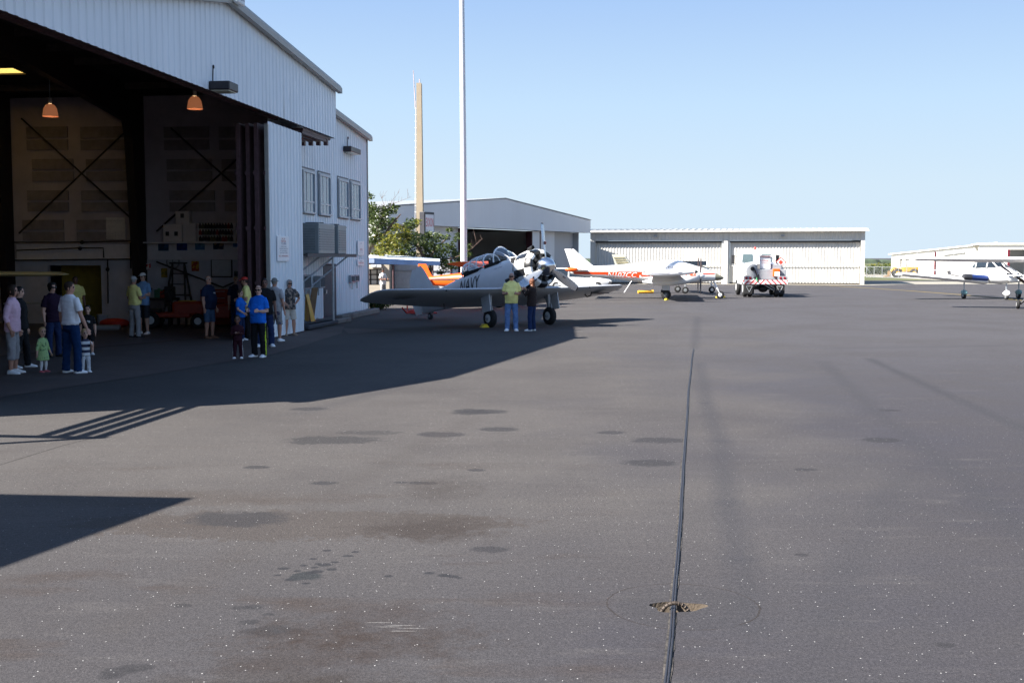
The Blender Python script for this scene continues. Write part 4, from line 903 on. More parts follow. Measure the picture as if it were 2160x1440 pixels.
def blade(parent, hub, ang, L, chord, m, tipm=None, back=None, pitch=35, logo=None):
    # one propeller blade in the plane across x at hub
    b = MB(); rg = []; d = V3((0, sin(ang), cos(ang))); t = V3((0, cos(ang), -sin(ang))); f = V3((1, 0, 0))
    for k, (r, c, tw) in enumerate(((.08, .4, 60), (.2, .62, 52), (.4, 1.0, 40), (.65, 1.02, 30), (.85, .9, 24), (.97, .72, 21), (1.0, .35, 20))):
        tw = R(tw * pitch / 35); u = t * cos(tw) - f * sin(tw); n_ = f * cos(tw) + t * sin(tw); q = []
        for x, h in ((-.5, 0), (-.3, .09), (.1, .11), (.4, .05), (.5, 0), (.3, -.02), (-.2, -.02)): q.append(V3(hub) + d * (L * r) + u * (x * c * chord) + n_ * (h * chord * (1.3 - r)))
        rg.append(q)
    ti = 5
    b.loft(rg[:6], 0, True, False)
    b.loft(rg[5:], 1)
    return b.build('propeller_blade', [m, tipm or m], parent, 40)
SILV = mat('silver_grey_paint', (.7, .71, .73), .38, .15, var=.05, scale=3, dirt=((.52, .52, .53), 1.5, .62))
SILVW = mat('silver_wing_paint', (.5, .51, .53), .42, .15, var=.06, scale=3, dirt=((.4, .4, .41), 1.2, .6))
ACW = mat('aircraft_white', (.8, .8, .79), .3, var=.03, coat=.3)
ACR = mat('aircraft_red', (.62, .06, .015), .35, var=.05)
ACO = mat('aircraft_orange', (.85, .105, .01), .35, var=.05)
def chequer():
    m, N, L, b = nt('checker_cowl'); b.inputs['Roughness'].default_value = .28; b.inputs['Coat Weight'].default_value = .4
    tc = N.new('ShaderNodeTexCoord'); s_ = N.new('ShaderNodeSeparateXYZ'); L.new(tc.outputs['Object'], s_.inputs[0])
    def mt(op, a, c=None):
        x = N.new('ShaderNodeMath'); x.operation = op
        for i, v in enumerate((a, c)):
            if v is None: continue
            if isinstance(v, (int, float)): x.inputs[i].default_value = v
            else: L.new(v, x.inputs[i])
        return x.outputs[0]
    an = mt('ARCTAN2', s_.outputs[1], mt('SUBTRACT', s_.outputs[2], 1.685))
    w9 = mt('FRACT', mt('MULTIPLY', mt('ADD', an, pi + .2), 7 / (2 * pi)))
    dark = mt('GREATER_THAN', w9, .6); mid = mt('MULTIPLY', mt('GREATER_THAN', s_.outputs[0], .74), mt('LESS_THAN', s_.outputs[0], 1.27))
    f = mt('ABSOLUTE', mt('SUBTRACT', dark, mt('SUBTRACT', 1.0, mid)))
    x = N.new('ShaderNodeMix'); x.data_type = 'RGBA'; L.new(f, x.inputs[0]); x.inputs[6].default_value = (.8, .8, .78, 1); x.inputs[7].default_value = (.012, .012, .013, 1); L.new(x.outputs[2], b.inputs['Base Color']); return m
# ================================================================ the navy trainer
TH = R(38); TA = R(11)
hx, hy = sin(TH), -cos(TH)
TP0 = (G(1037, 691) + G(1160, 684)) / 2
T = thing('trainer_plane', 'silver tail-dragger trainer lettered NAVY with checkered engine cowl', 'airplane', TP0)
T.rotation_mode = 'XYZ'; T.rotation_euler = (0, -TA, atan2(hy, hx))
TS = [(.8, 1.66, .6, .6, .62, 2.1), (.3, 1.66, .56, .6, .64, 2.2), (-.4, 1.64, .5, .62, .62, 2.3), (-1.4, 1.64, .47, .6, .6, 2.3), (-2.4, 1.66, .41, .56, .55, 2.3), (-3.4, 1.68, .32, .43, .5, 2.2), (-4.6, 1.7, .19, .28, .46, 2.1), (-5.4, 1.68, .1, .22, .42, 2.0), (-5.7, 1.66, .05, .16, .36, 2.0)]
b = MB(); fus(b, TS); b.build('fuselage', SILV, T, 50)
b = MB(); b.lathe((.62, 0, 1.685), (1, 0, 0), [(0, .6), (.1, .645), (.35, .665), (.6, .65), (.78, .6), (.86, .54), (.86, .46), (.7, .44), (.7, .2)], 48); b.build('cowl', chequer(), T, 35)
b = MB()
for k in range(9):
    a = 2 * pi * k / 9; d = V3((0, sin(a), cos(a))); b.tube([V3((1.36, 0, 1.685)) + d * .18, V3((1.36, 0, 1.685)) + d * .45], .09, 8)
b.lathe((1.3, 0, 1.685), (1, 0, 0), [(0, .2), (.22, .18), (.25, .08)], 16); b.build('engine', mat('dark_engine', (.05, .05, .052), .5, .5, var=.3), T, 40)
b = MB(); b.lathe((1.5, 0, 1.685), (1, 0, 0), [(-.03, .3), (.0, .325), (.1, .32), (.22, .28), (.36, .19), (.46, .09), (.49, .02)], 32); b.build('spinner', CHROME, T, 60)
YT = mat('blade_tip_dark', (.04, .015, .015), .5); BLS = mat('blade_silver', (.62, .64, .66), .28, .75, var=.05)
for k in range(3): blade(T, (1.62, 0, 1.685), 2 * pi * k / 3 + R(2), 1.42, .27, BLS, YT)
b = MB()
for k in range(3):
    a = 2 * pi * k / 3 + R(2); d = V3((0, sin(a), cos(a))); e = V3((0, cos(a), -sin(a))); p = V3((1.66, 0, 1.685)) + d * .75
    b.lathe(p + V3((.03, 0, 0)) - e * .03, V3((.75, 0, 0)) - e * .5, [(0, .055), (.004, .055)], 10)
b.build('blade_decal', mat('decal_dark_red', (.06, .015, .015), .4), T)
b = MB(); b.lathe((1.2, -.3, 2.32), (1, .0, .1), [(0, .05), (.24, .07), (.25, .05), (.1, .04)], 10); b.lathe((.9, -.66, 1.5), (-1, -.15, -.12), [(0, .06), (.5, .06)], 10); b.build('exhaust', BLACKM, T, 50)
b = MB(); b.box((.5, -.52, 2.02), (.68, -.4, 2.16)); b.build('vent', BLACKM, T)
# wing panels with sweep and dihedral
TW = [(.45, .62, 2.3, 1.08, 1.0, 6), (1.45, .6, 2.25, 1.08, 1.0, 6), (2.6, .34, 2.05, 1.14, .95, 6), (4.0, .04, 1.72, 1.22, .9, 6), (4.85, -.15, 1.48, 1.27, .85, 6), (5.1, -.3, 1.2, 1.28, .7, 6), (5.25, -.52, .7, 1.27, .5, 6)]
b = MB(); wing(b, mirror(TW[:2])[::-1] + TW[:2]); b.build('centre_section', SILVW, T, 40)
def wlow(y, x):
    y = abs(y)
    for a, c in zip(TW[:-1], TW[1:]):
        if a[0] <= y <= c[0]:
            t = (y - a[0]) / (c[0] - a[0]); ch = a[2] + (c[2] - a[2]) * t; xl = a[1] + (c[1] - a[1]) * t; return a[3] + (c[3] - a[3]) * t - .044 * ch - ((xl - x) / ch - .3) * ch * sin(R(6))
for sg in (1, -1):
    b = MB(); wing(b, [(sg * s[0],) + s[1:] for s in TW[1:]]); wo = b.build('wing', SILVW, T, 40)
    b = MB(); b.lathe((-.5, sg * 4.1, wlow(4.1, -.5) - .05), (-.1, sg * -.05, -1), [(0, .36), (.004, .36)], 24); b.build('roundel_ring', mat('roundel_dark', (.03, .04, .06), .6), wo)
    b = MB(); b.lathe((-.5, sg * 4.1, wlow(4.1, -.5) - .058), (-.1, sg * -.05, -1), [(0, .27), (.004, .27)], 24); b.build('roundel_field', mat('roundel_grey', (.3, .31, .33), .6), wo)
    b = MB(); b.lathe((-.5, sg * 4.1, wlow(4.1, -.5) - .066), (-.1, sg * -.05, -1), [(0, .09), (.004, .09)], 16); b.build('roundel_centre', mat('roundel_red', (.25, .03, .02), .6), wo)
    b = MB(); b.tube([(-1.0, sg * 2.3, wlow(2.3, -1.0) + .02), (-1.0, sg * 2.3, wlow(2.3, -1.0) - .15)], .02, 6); b.ell((.24, sg * 3.0, 1.2), (.03, .03, .03), 0, 8, 5)
    if sg == 1: b.tube([(-.35, 3.6, wlow(3.6, -.35) + .02), (-.42, 3.6, wlow(3.6, -.42) - .1), (-.62, 3.6, wlow(3.6, -.62) - .1), (-.72, 3.6, wlow(3.6, -.72) + .02)], .022, 6)
    b.build('wing_fitting', BLACKM, wo)
# main gear
for sg in (1, -1):
    y = sg * 1.25
    b = MB(); b.tube([(.1, y * .98, 1.05), (.03, y, .62)], .075, 10); b.tube([(.03, y, .62), (.0, y, .3)], .05, 10); b.tube([(.0, y - sg * .17, .29), (.0, y + sg * .17, .29)], .04, 8); b.tube([(.14, y, .7), (.17, y, .5), (.05, y - sg * .05, .33)], .025, 6); b.tube([(-.12, y, 1.0), (.01, y, .6)], .03, 6)
    go = b.build('gear_leg', mat('gear_grey', (.3, .31, .33), .4, .4), T, 50)
    b = MB(); b.box((-.1, y + sg * .17, .5), (.34, y + sg * .2, 1.08)); b.build('gear_door', SILVW, go)
    wheel(T, (0, y, .3), .3, .19, (0, 1, 0), mat('white_hub', (.55, .57, .58), .5))
# tail
b = MB(); wing(b, [(1.75, -4.55, 1.35, 0, .55, 0, True), (2.2, -4.85, 1.0, 0, .5, 0, True), (2.85, -5.3, .62, 0, .45, 0, True), (3.05, -5.5, .36, 0, .4, 0, True)]); b.build('fin', SILV, T, 40)
b = MB(); wing(b, [(1.28, -5.75, .42, 0, .5, 0, True), (1.8, -5.8, .6, 0, .4, 0, True), (2.6, -5.88, .5, 0, .35, 0, True), (3.0, -5.86, .25, 0, .3, 0, True)]); b.build('rudder', SILV, T, 40)
for sg in (1, -1):
    b = MB(); wing(b, [(sg * .08, -4.7, 1.25, 1.78, .6, 0), (sg * 1.3, -5.0, .9, 1.78, .6, 0), (sg * 1.75, -5.2, .55, 1.78, .5, 0)]); b.build('tailplane', SILVW, T, 40)
b = MB(); b.tube([(-5.0, 0, 1.3), (-5.2, 0, 1.16)], .04, 8); b.build('tail_strut', STEEL, T); wheel(T, (-5.25, 0, 1.13), .13, .09)
# open cockpits: coaming wells, windscreens, sliding hoods
FR = mat('canopy_frame', (.8, .82, .85), .35, .2)
b = MB()
for x0, x1 in ((-1.25, -.45), (-2.5, -1.65)):
    b.loft([[V3((x, y * k, z)) for x, y in ((x0, -.3), (x1, -.3), (x1, .3), (x0, .3))] for z, k in ((2.0, 1), (2.262, 1))])
b.build('cockpit_well', DARK, T)
def screen(x0, x1, zb, zt, hw, parent, nm='windscreen'):
    # rounded frame at x0 (rear), sloping down to the deck at x1
    arc = [V3((x0 + .0, hw * cos(a), zb + (zt - zb) * max(sin(a), 0) ** .8)) for a in [pi * i / 12 for i in range(13)]]
    fr = [V3((x1 - .1 * abs(cos(a)), hw * .72 * cos(a), zb - .01 + .06 * sin(a))) for a in [pi * i / 12 for i in range(13)]]
    mid = [a_.lerp(f_, .5) + V3((0, 0, .05)) for a_, f_ in zip(arc, fr)]
    m_ = MB(); m_.add(arc + mid + fr, [(r_*13+i, r_*13+i+1, r_*13+14+i, r_*13+13+i) for r_ in range(2) for i in range(12)]); go = m_.build(nm, GLASS, parent, 60)
    m_ = MB(); m_.tube(arc, .028, 6); m_.tube(fr, .02, 6)
    for i in (3, 9): m_.tube([arc[i], mid[i], fr[i]], .014, 6)
    m_.build('frame', FR, go, 60)
screen(-.62, .1, 2.24, 2.76, .37, T); screen(-2.5, -1.98, 2.2, 2.56, .33, T)
def hood(x0, x1, zb, zt, hw):
    n_ = 9; rows = []
    for x in (x0, (x0 + x1) / 2, x1): rows.append([V3((x, hw * cos(a), zb + (zt - zb) * max(sin(a), 0) ** .7)) for a in [pi * i / 10 for i in range(11)]])
    m_ = MB(); m_.loft(rows, 0, False, False, closed=False); go = m_.build('sliding_hood', GLASS, T, 60)
    m_ = MB()
    for r_ in rows: m_.tube(r_, .022, 6)
    for i in (0, 3, 7, 10): m_.tube([r_[i] for r_ in rows], .018, 6)
    m_.build('frame', FR, go, 60)
hood(-2.05, -1.2, 2.23, 2.64, .37)
b = MB(); b.loft([[V3((x, y, z)) for y, z in ((-.2, 2.56 + d), (0, 2.64 + d), (.2, 2.56 + d), (.2, 2.62 + d), (0, 2.7 + d), (-.2, 2.62 + d))] for x, d in ((-2.05, 0), (-1.35, .0))]); b.build('hood_cover', mat('cover_white', (.7, .71, .72), .6), T, 30)
for x in (-.95, -2.2):
    b = MB(); b.bbox((x - .2, -.2, 1.95), (x - .1, .2, 2.42), 0, .03); b.build('seat_back', mat('seat_dark', (.03, .03, .035), .8), T)
b = MB(); b.lathe((-2.75, -.13, 2.2), (.2, 0, 1), [(0, .07), (.1, .07), (.13, .03)], 10); b.build('filler_cap', BLACKM, T)
text('NAVY', .46, mat('navy_lettering', (.012, .013, .018), .5), 'lettering', T, lambda u, v: (-2.02 + u, -fus_y(TS, -2.02 + u, 1.74 + v) - .012, 1.74 + v), sub=3, width=1.3, font_shear=.25)
text('NO STEP', .045, INKG, 'stencil', T, lambda u, v: (-.3 + u, -fus_y(TS, -.3 + u, 2.0 + v) - .012, 2.0 + v), sub=1, width=.5)
# chock and tow bar by the trainer
def chock(px, py, label, grp, m=YEL, s_=1.0):
    o = MB(); o.prism([(-.13 * s_, 0), (.13 * s_, 0), (.05 * s_, .11 * s_), (-.05 * s_, .11 * s_)], lambda a, c: (a, -.1 * s_, c), (0, .2 * s_, 0))
    p = G(px, py); q = o.build('wheel_chock', m, None, loc=p, rot=R(25)); tag(q, label, 'wheel chock', grp)
chock(1022, 690.5, 'yellow wheel chock at the trainer\'s near main wheel', 'wheel chocks on the ramp')
# ================================================================ twin with red trim and tip tanks
WM = R(-7); wx, wy = cos(WM), sin(WM)
TW0 = V3((8.5, 62.6, 0))
W = thing('twin_plane', 'white and red twin-engined airplane with covered cabin and tip tanks', 'airplane', TW0, WM)
WS = [(2.62, 1.22, .26, .2, .24, 2.1), (2.35, 1.27, .34, .28, .32, 2.2), (1.8, 1.35, .46, .4, .46, 2.3), (1.2, 1.4, .58, .45, .58, 2.4), (.2, 1.4, .6, .5, .6, 2.4), (-.8, 1.4, .57, .5, .56, 2.4), (-1.8, 1.42, .48, .42, .5, 2.3), (-3.0, 1.48, .33, .34, .38, 2.2), (-4.4, 1.5, .17, .26, .3, 2.1), (-5.3, 1.52, .05, .18, .18, 2)]
b = MB(); fus(b, WS); b.build('fuselage', ACW, W, 50)
b = MB(); fus(b, [(3.08, 1.13, .03, .03, .03, 2), (3.03, 1.14, .08, .07, .08, 2), (2.85, 1.17, .18, .14, .17, 2), (2.62, 1.22, .255, .195, .235, 2.1)], 24); b.build('nose_cone', mat('olive_radome', (.2, .19, .14), .45, var=.15), W, 60)
b = MB(); rg = []
for x, hw, up, lo in ((1.55, .42, .3, .0), (1.1, .58, .47, .0), (.6, .64, .62, .0), (-.3, .64, .6, .0), (-1.2, .58, .5, .0), (-2.0, .46, .4, .0), (-2.7, .36, .32, .0)):
    q = []
    for i in range(15):
        a = pi * i / 14; q.append(V3((x, (hw + .02 + .012 * sin(i * 2.1 + x * 5)) * cos(a), 1.48 + lo * .2 + (up + .01) * max(sin(a), 0) ** .8 + .012 * sin(x * 9 + i))))
    rg.append(q)
b.loft(rg, 0, True, True, closed=True); b.build('cabin_cover', mat('white_canvas_cover', (.78, .78, .78), .8, var=.04, bump=.4, bscale=8), W, 60)
text('CESSNA', .12, INKG, 'lettering', W, lambda u, v: (-.1 + u, -.688, 1.72 + v), width=1.5)
for x0, x1, z0, z1, sg in ((-5.1, -1.35, 1.33, 1.47, -1), (-3.3, -1.5, 1.16, 1.44, -1), (-1.4, 1.6, 1.22, 1.34, -1), (1.55, 2.6, 1.34, 1.4, -1), (-5.1, -1.35, 1.33, 1.47, 1)):
    m_ = MB(); n_ = 12; vs = []
    for i in range(n_ + 1):
        x = x0 + (x1 - x0) * i / n_
        for z in (z0 + (0 if x0 > -3.2 else (x - x0) * -.01), (z0 + z1) / 2, z1): vs.append((x, sg * (fus_y(WS, x, z) + .008), z))
    m_.add(vs, [(i*3+j, i*3+j+1, i*3+4+j, i*3+3+j) for i in range(n_) for j in range(2)]); m_.build('red_stripe', ACR if z1 - z0 < .2 else ACR, W, 60)
for z in (1.6, 1.66):
    m_ = MB(); m_.add([(x, -(fus_y(WS, x, z) + .007), z + dz) for x in (-5.0, -4.2, -3.4, -2.6) for dz in (0, .018)], [(i*2, i*2+1, i*2+3, i*2+2) for i in range(3)]); m_.build('pinstripe', ACR, W)
text('N107CC', .28, ACW, 'registration', W, lambda u, v: (-2.42 + u, -fus_y(WS, -2.42 + u, 1.3 + v) - .017, 1.3 + v), sub=1, width=1.6, font_shear=.2)
WW = [(.5, 1.05, 1.95, .92, 1.1, 4), (2.0, .9, 1.75, 1.07, 1.05, 4), (3.8, .68, 1.45, 1.27, .95, 4), (5.25, .5, 1.25, 1.47, .9, 4)]
for sg in (-1, 1):
    b = MB(); wing(b, [(sg * s[0],) + s[1:] for s in WW]); wo = b.build('wing', ACW, W, 40)
    b = MB(); M_ = MX.Translation((-.75, sg * 1.55, 1.12)) @ MX.Rotation(R(48), 4, 'Y'); b.bbox((-.85, -.75, -.015), (0, .75, .02), 0, .01, M_); b.build('flap', ACW, wo)
    tk_ = [(1.4, 1.53, .02, .02, .02, 2), (1.25, 1.53, .09, .08, .08, 2), (.95, 1.52, .17, .14, .15, 2), (.3, 1.49, .22, .18, .18, 2), (-.5, 1.44, .18, .15, .15, 2), (-1.0, 1.41, .1, .08, .08, 2), (-1.3, 1.4, .02, .02, .02, 2)]
    b = MB(); fus(b, tk_, 18); b.v = [V3((p.x, p.y + sg * 5.35, p.z)) for p in b.v]; to = b.build('tip_tank', ACW, W, 50)
    b = MB(); b.lathe((1.34, sg * 5.35, 1.53), (1, 0, .03), [(0, .11), (.1, .06), (.16, .01)], 10); b.build('tank_light', BLACKM, to, 50)
    m_ = MB(); m_.add([(x, sg * (5.35 + fus_y(tk_, x, z) + .006), z) for x in (-1.0, -.5, 0, .6, 1.15) for z in (1.46 + x * .045, 1.49 + x * .045)], [(i*2, i*2+1, i*2+3, i*2+2) for i in range(4)]); m_.build('tank_stripe', mat('navy_pinstripe', (.05, .05, .12), .4), to)
    nac = [(1.68, 1.27, .2, .2, .2, 2.2), (1.55, 1.24, .3, .26, .28, 2.4), (1.05, 1.15, .36, .28, .3, 2.6), (.3, 1.02, .36, .26, .28, 2.6), (-.6, .95, .26, .2, .2, 2.3), (-1.3, .94, .06, .06, .06, 2)]
    b = MB(); fus(b, nac, 20); b.v = [V3((p.x, p.y + sg * 1.75, p.z)) for p in b.v]; no = b.build('engine_nacelle', ACW, W, 50)
    m_ = MB(); m_.add([(x, sg * 1.75 - (fus_y(nac, x, z) + .006), z) for x in (1.5, 1.25, 1.0, .75, .5) for z in (1.22 + x * .04, 1.29 + x * .05, 1.33 + x * .06)], [(i*3+j, i*3+j+1, i*3+4+j, i*3+3+j) for i in range(4) for j in range(2)]); m_.build('nacelle_stripe', ACR, no, 60)
    b = MB(); b.lathe((1.67, sg * 1.75, 1.27), (1, 0, 0), [(0, .17), (.1, .16), (.22, .11), (.32, .02)], 18); b.build('spinner', ACW, W, 50)
    DRK = mat('dark_red_blade', (.1, .02, .02), .5)
    for k in range(2): blade(W, (1.77, sg * 1.75, 1.27), pi * k + R(6 if sg < 0 else 10), .98, .15, mat('black_blade', (.03, .02, .02), .4), DRK)
    b = MB(); b.tube([(-.05, sg * 1.75, 1.05), (-.05, sg * 1.75, .3)], .05, 8); b.tube([(-.05, sg * 1.62, .28), (-.05, sg * 1.9, .28)], .035, 8); go = b.build('gear_leg', STEEL, W)
    b = MB(); b.box((-.25, sg * 1.9, .5), (.15, sg * 1.925, .95)); b.build('gear_door', SILVW, go)
    wheel(W, (-.05, sg * 1.75, .27), .27, .17, (0, 1, 0), mat('dark_hub', (.06, .07, .08), .5))
b = MB(); wing(b, [(1.6, -3.5, 1.75, 0, .55, 0, True), (1.75, -4.0, 1.3, 0, .55, 0, True), (2.35, -4.72, .78, 0, .5, 0, True), (2.72, -5.12, .52, 0, .4, 0, True)]); b.build('fin', ACW, W, 40)
b = MB(); b.tube([(-5.25, 0, 2.7), (-5.2, 0, 2.84)], .02, 6); b.build('beacon', BLACKM, W)
for sg in (-1, 1):
    b = MB(); wing(b, [(sg * .1, -4.3, 1.0, 1.56, .7, 0), (sg * 1.9, -4.75, .66, 1.6, .6, 0)]); to = b.build('tailplane', ACW, W, 40)
    b = MB(); b.ell((-5.1, sg * 1.9, 1.6), (.36, .14, .12)); b.build('orange_cover', ACO, to, 60)
b = MB(); b.tube([(2.5, 0, 1.05), (2.78, 0, .5)], .05, 8); b.tube([(2.2, 0, .95), (2.7, 0, .6)], .025, 6)
for y in (-.09, .09): b.tube([(2.78, y, .5), (2.9, y, .22)], .025, 6)
b.build('nose_leg', ACW, W, 50); wheel(W, (2.9, 0, .22), .22, .13, (0, 1, 0), ACW)
b = MB(); b.tube([(-1.9, -1.1, .98), (-2.3, -1.15, .35)], .05, 8, squash=.4); b.build('boarding_step', ACW, W)
for (px, py, lab) in ((1406, 633, 'yellow chock at the near main wheel of the white twin'), (1514, 627.5, 'yellow chock behind the nose wheel of the white twin'), (1526, 627.5, 'yellow chock ahead of the nose wheel of the white twin')): chock(px, py, lab, 'wheel chocks on the ramp', YEL, .8)
o = MB(); o.tube([(-.5, 0, .1), (.5, 0, .12)], .1, 10); q = o.build('yellow_roll', mat('yellow_bag', (.75, .4, .04), .7), None, 50, loc=G(1362, 619), rot=R(10)); tag(q, 'orange-yellow rolled bag on the tarmac behind the drooped flap', 'bag')
# ================================================================ third aircraft beyond the twin
K = thing('cream_plane', 'cream low-wing airplane with striped fin half hidden behind the twin', 'airplane', V3((11.35, 72.3, 0)), R(2))
KS = [(1.7, 1.02, .1, .1, .1, 2), (1.6, 1.03, .2, .2, .2, 2), (1.3, 1.1, .36, .34, .36, 2.2), (.8, 1.2, .5, .5, .5, 2.4), (.2, 1.3, .55, .62, .55, 2.4), (-.9, 1.3, .48, .55, .5, 2.4), (-2.4, 1.34, .28, .32, .35, 2.2), (-4.4, 1.4, .07, .16, .14, 2)]
CRM = mat('aircraft_cream', (.55, .54, .45), .4, var=.04)
b = MB(); fus(b, KS, 22); b.build('fuselage', CRM, K, 50)
b = MB(); b.loft([[V3((x, y * k, z)) for x, y in ((.9, -.4), (.9, .4), (-.9, .4), (-.9, -.4))] for z, k in ((1.75, 1.15), (2.02, .9))]); b.build('cabin_glass', DGLASS, K)
b = MB(); b.lathe((1.68, 0, 1.03), (1, 0, 0), [(0, .12), (.1, .09), (.2, .02)], 14); b.build('nose_cone', mat('dark_olive', (.08, .08, .06), .4), K, 50)
b = MB(); wing(b, [(s_ * 4.6, .3, 1.1, 1.15, 1, 0) for s_ in (-1, -.1, .1, 1)]); b.build('wing', CRM, K, 40)
b = MB(); wing(b, [(1.4, -3.5, 1.2, 0, .5, 0, True), (2.45, -4.3, .75, 0, .45, 0, True)]); fo = b.build('fin', CRM, K, 40)
for i in range(5):
    z = 1.62 + i * .15; m_ = MB(); x0 = -3.5 - (z - 1.4) * .76; m_.box((x0 - 1.05 + (z - 1.4) * .32, -.055, z), (x0 - .12, .055, z + .045)); m_.build('fin_stripe', mat('stripe_tan', (.36, .3, .16), .5), fo)
b = MB(); wing(b, [(s_ * 1.5, -3.9, .75, 1.42, .6, 0) for s_ in (-1, 1)]); b.build('tailplane', CRM, K, 40)
for sg in (-1, 1):
    b = MB(); b.tube([(-.6, sg * 1.3, 1.05), (-.6, sg * 1.3, .25)], .045, 8); b.build('gear_leg', STEEL, K); wheel(K, (-.6, sg * 1.3, .22), .22, .14)
b = MB(); b.tube([(1.3, 0, .85), (1.35, 0, .22)], .045, 8); b.build('nose_leg', STEEL, K); wheel(K, (1.35, 0, .21), .21, .13)
# ================================================================ low-wing airplane at the right facing the camera
L_ = thing('low_wing_plane', 'white low-wing airplane facing forward with blue roll on its wing', 'airplane', V3((26.15, 62.1, 0)), R(-90 + 8))
LS_ = [(2.1, 1.3, .12, .12, .14, 2), (2.0, 1.3, .36, .28, .34, 2.4), (1.4, 1.34, .46, .36, .46, 2.5), (.7, 1.36, .54, .42, .52, 2.5), (-.2, 1.36, .56, .44, .52, 2.5), (-1.2, 1.38, .5, .4, .48, 2.4), (-2.8, 1.42, .3, .28, .36, 2.2), (-4.6, 1.46, .08, .18, .2, 2)]
b = MB(); fus(b, LS_, 24); b.build('fuselage', ACW, L_, 50)
cabr = [[V3((x, y, z)) for y, z in ((-hw, zb), (-hw * .86, zt - .08), (-hw * .55, zt), (hw * .55, zt), (hw * .86, zt - .08), (hw, zb))] for x, hw, zb, zt in ((.85, .4, 1.72, 1.75), (.3, .5, 1.72, 2.1), (-.8, .5, 1.72, 2.12), (-1.5, .38, 1.72, 1.8))]
b = MB(); b.loft(cabr, 0, True, True); co = b.build('cabin_glass', DGLASS, L_)
b = MB()
for q in cabr[1:3]: b.tube(q, .035, 6)
for i in (2, 3): b.tube([q[i] for q in cabr], .03, 6)
b.loft([[V3((x, y, z)) for y, z in ((-.32, 2.1), (-.3, 2.14), (.3, 2.14), (.32, 2.1))] for x in (.3, -.8)]); b.build('cabin_frame', ACW, co, 30)
b = MB()
for y in (-.24, .24): b.bbox((1.96, y - .12, 1.26), (2.03, y + .12, 1.44), 0, .02)
b.build('air_intake', DARK, L_)
b = MB(); b.lathe((2.08, 0, 1.3), (1, 0, 0), [(0, .13), (.1, .12), (.25, .02)], 16); b.build('spinner', ACW, L_, 50)
for k in range(2): blade(L_, (2.18, 0, 1.3), pi * k + R(-58), .95, .17, mat('black_blade', (.03, .02, .02), .4))
b = MB(); wing(b, [(y_, .55 - .1 * (abs(y_) > 4.9), ch, .86 + abs(y_) * .092, 1.5, 3) for y_, ch in ((-5.4, .9), (-5.2, 1.2), (-.5, 1.6))]); b.build('wing', ACW, L_, 40)
b = MB(); wing(b, [(y_, .55 - .1 * (abs(y_) > 4.9), ch, .86 + abs(y_) * .092, 1.5, 3) for y_, ch in ((.5, 1.6), (5.2, 1.2), (5.4, .9))]); b.build('wing', ACW, L_, 40)
b = MB(); wing(b, [(1.5, -3.7, 1.0, 0, .5, 0, True), (2.12, -4.2, .6, 0, .4, 0, True)]); b.build('fin', ACW, L_, 40)
b = MB(); wing(b, [(s_ * 1.6, -4.0, .75, 1.5, .6, 0) for s_ in (-1, 1)]); b.build('tailplane', ACW, L_, 40)
for sg in (-1, 1):
    b = MB(); b.tube([(.0, sg * 1.6, 1.0), (.0, sg * 1.6, .2)], .04, 8); go = b.build('gear_leg', STEEL, L_)
    b = MB(); b.loft([[V3((x, sg * 1.6 + w_ * cos(a), .36 + h_ * sin(a))) for a in [2*pi*i/12 for i in range(12)]] for x, w_, h_ in ((.3, .03, .03), (.18, .11, .12), (0, .12, .15), (-.2, .08, .1), (-.36, .01, .02))]); b.build('wheel_fairing', mat('teal_fairing', (.2, .36, .38), .4), go, 60); wheel(L_, (0, sg * 1.6, .19), .19, .13)
b = MB(); b.tube([(1.4, 0, 1.0), (1.45, 0, .2)], .04, 8); go = b.build('nose_leg', STEEL, L_)
b = MB(); b.loft([[V3((1.45 + x, w_ * cos(a), .34 + h_ * sin(a))) for a in [2*pi*i/12 for i in range(12)]] for x, w_, h_ in ((.3, .03, .03), (.18, .12, .15), (0, .13, .18), (-.2, .08, .1), (-.36, .01, .02))]); b.build('wheel_fairing', ACW, go, 60); wheel(L_, (1.45, 0, .17), .17, .12)
RM = MX.Rotation(R(-90 + 8), 4, 'Z')
def LW(x, y, z): return V3((26.15, 62.1, 0)) + RM @ V3((x, y, z))
b = MB(); pa, pb = LW(.45, -1.9, 1.22), LW(.45, -.55, 1.12); b.lathe(pa, pb - pa, [(0, .02), (.02, .12), (.08, .155), (.3, .165), ((pb - pa).length, .16), ((pb-pa).length + .02, .05)], 16); ro = b.build('wing_cover_roll', mat('blue_cover', (.01, .03, .14), .45), None, 50); tag(ro, 'rolled dark blue cover lying on the low-wing airplane\'s wing root', 'cover')
b = MB(); b.lathe(pa, pb - pa, [(-.03, .03), (-.02, .13), (.06, .168), (.3, .178), (.42, .176)], 16); b.build('black_end', mat('black_vinyl', (.03, .03, .035), .4), ro, 50)
# ================================================================ high-wing airplane running out of the right edge
Hh_ = thing('high_wing_plane', 'white strut-braced high-wing airplane cut by the right edge', 'airplane', V3((23.4, 49.3, 0)), R(-110))
HS = [(2.2, 1.15, .1, .1, .12, 2), (2.1, 1.15, .34, .26, .32, 2.4), (1.3, 1.2, .48, .4, .46, 2.5), (.5, 1.3, .54, .72, .52, 2.6), (-.6, 1.3, .54, .74, .5, 2.6), (-1.8, 1.3, .38, .42, .42, 2.4), (-4.6, 1.35, .08, .2, .2, 2)]
b = MB(); fus(b, HS, 24); b.build('fuselage', ACW, Hh_, 50)
b = MB(); wing(b, [(y_, .75, ch, 2.1 + abs(y_) * .012, th * 1.35, 5) for y_, ch, th in ((-5.7, .5, .6), (-5.5, 1.05, .9), (-3, 1.5, 1), (3, 1.5, 1), (5.5, 1.05, .9), (5.7, .5, .6))]); b.build('wing', ACW, Hh_, 40)
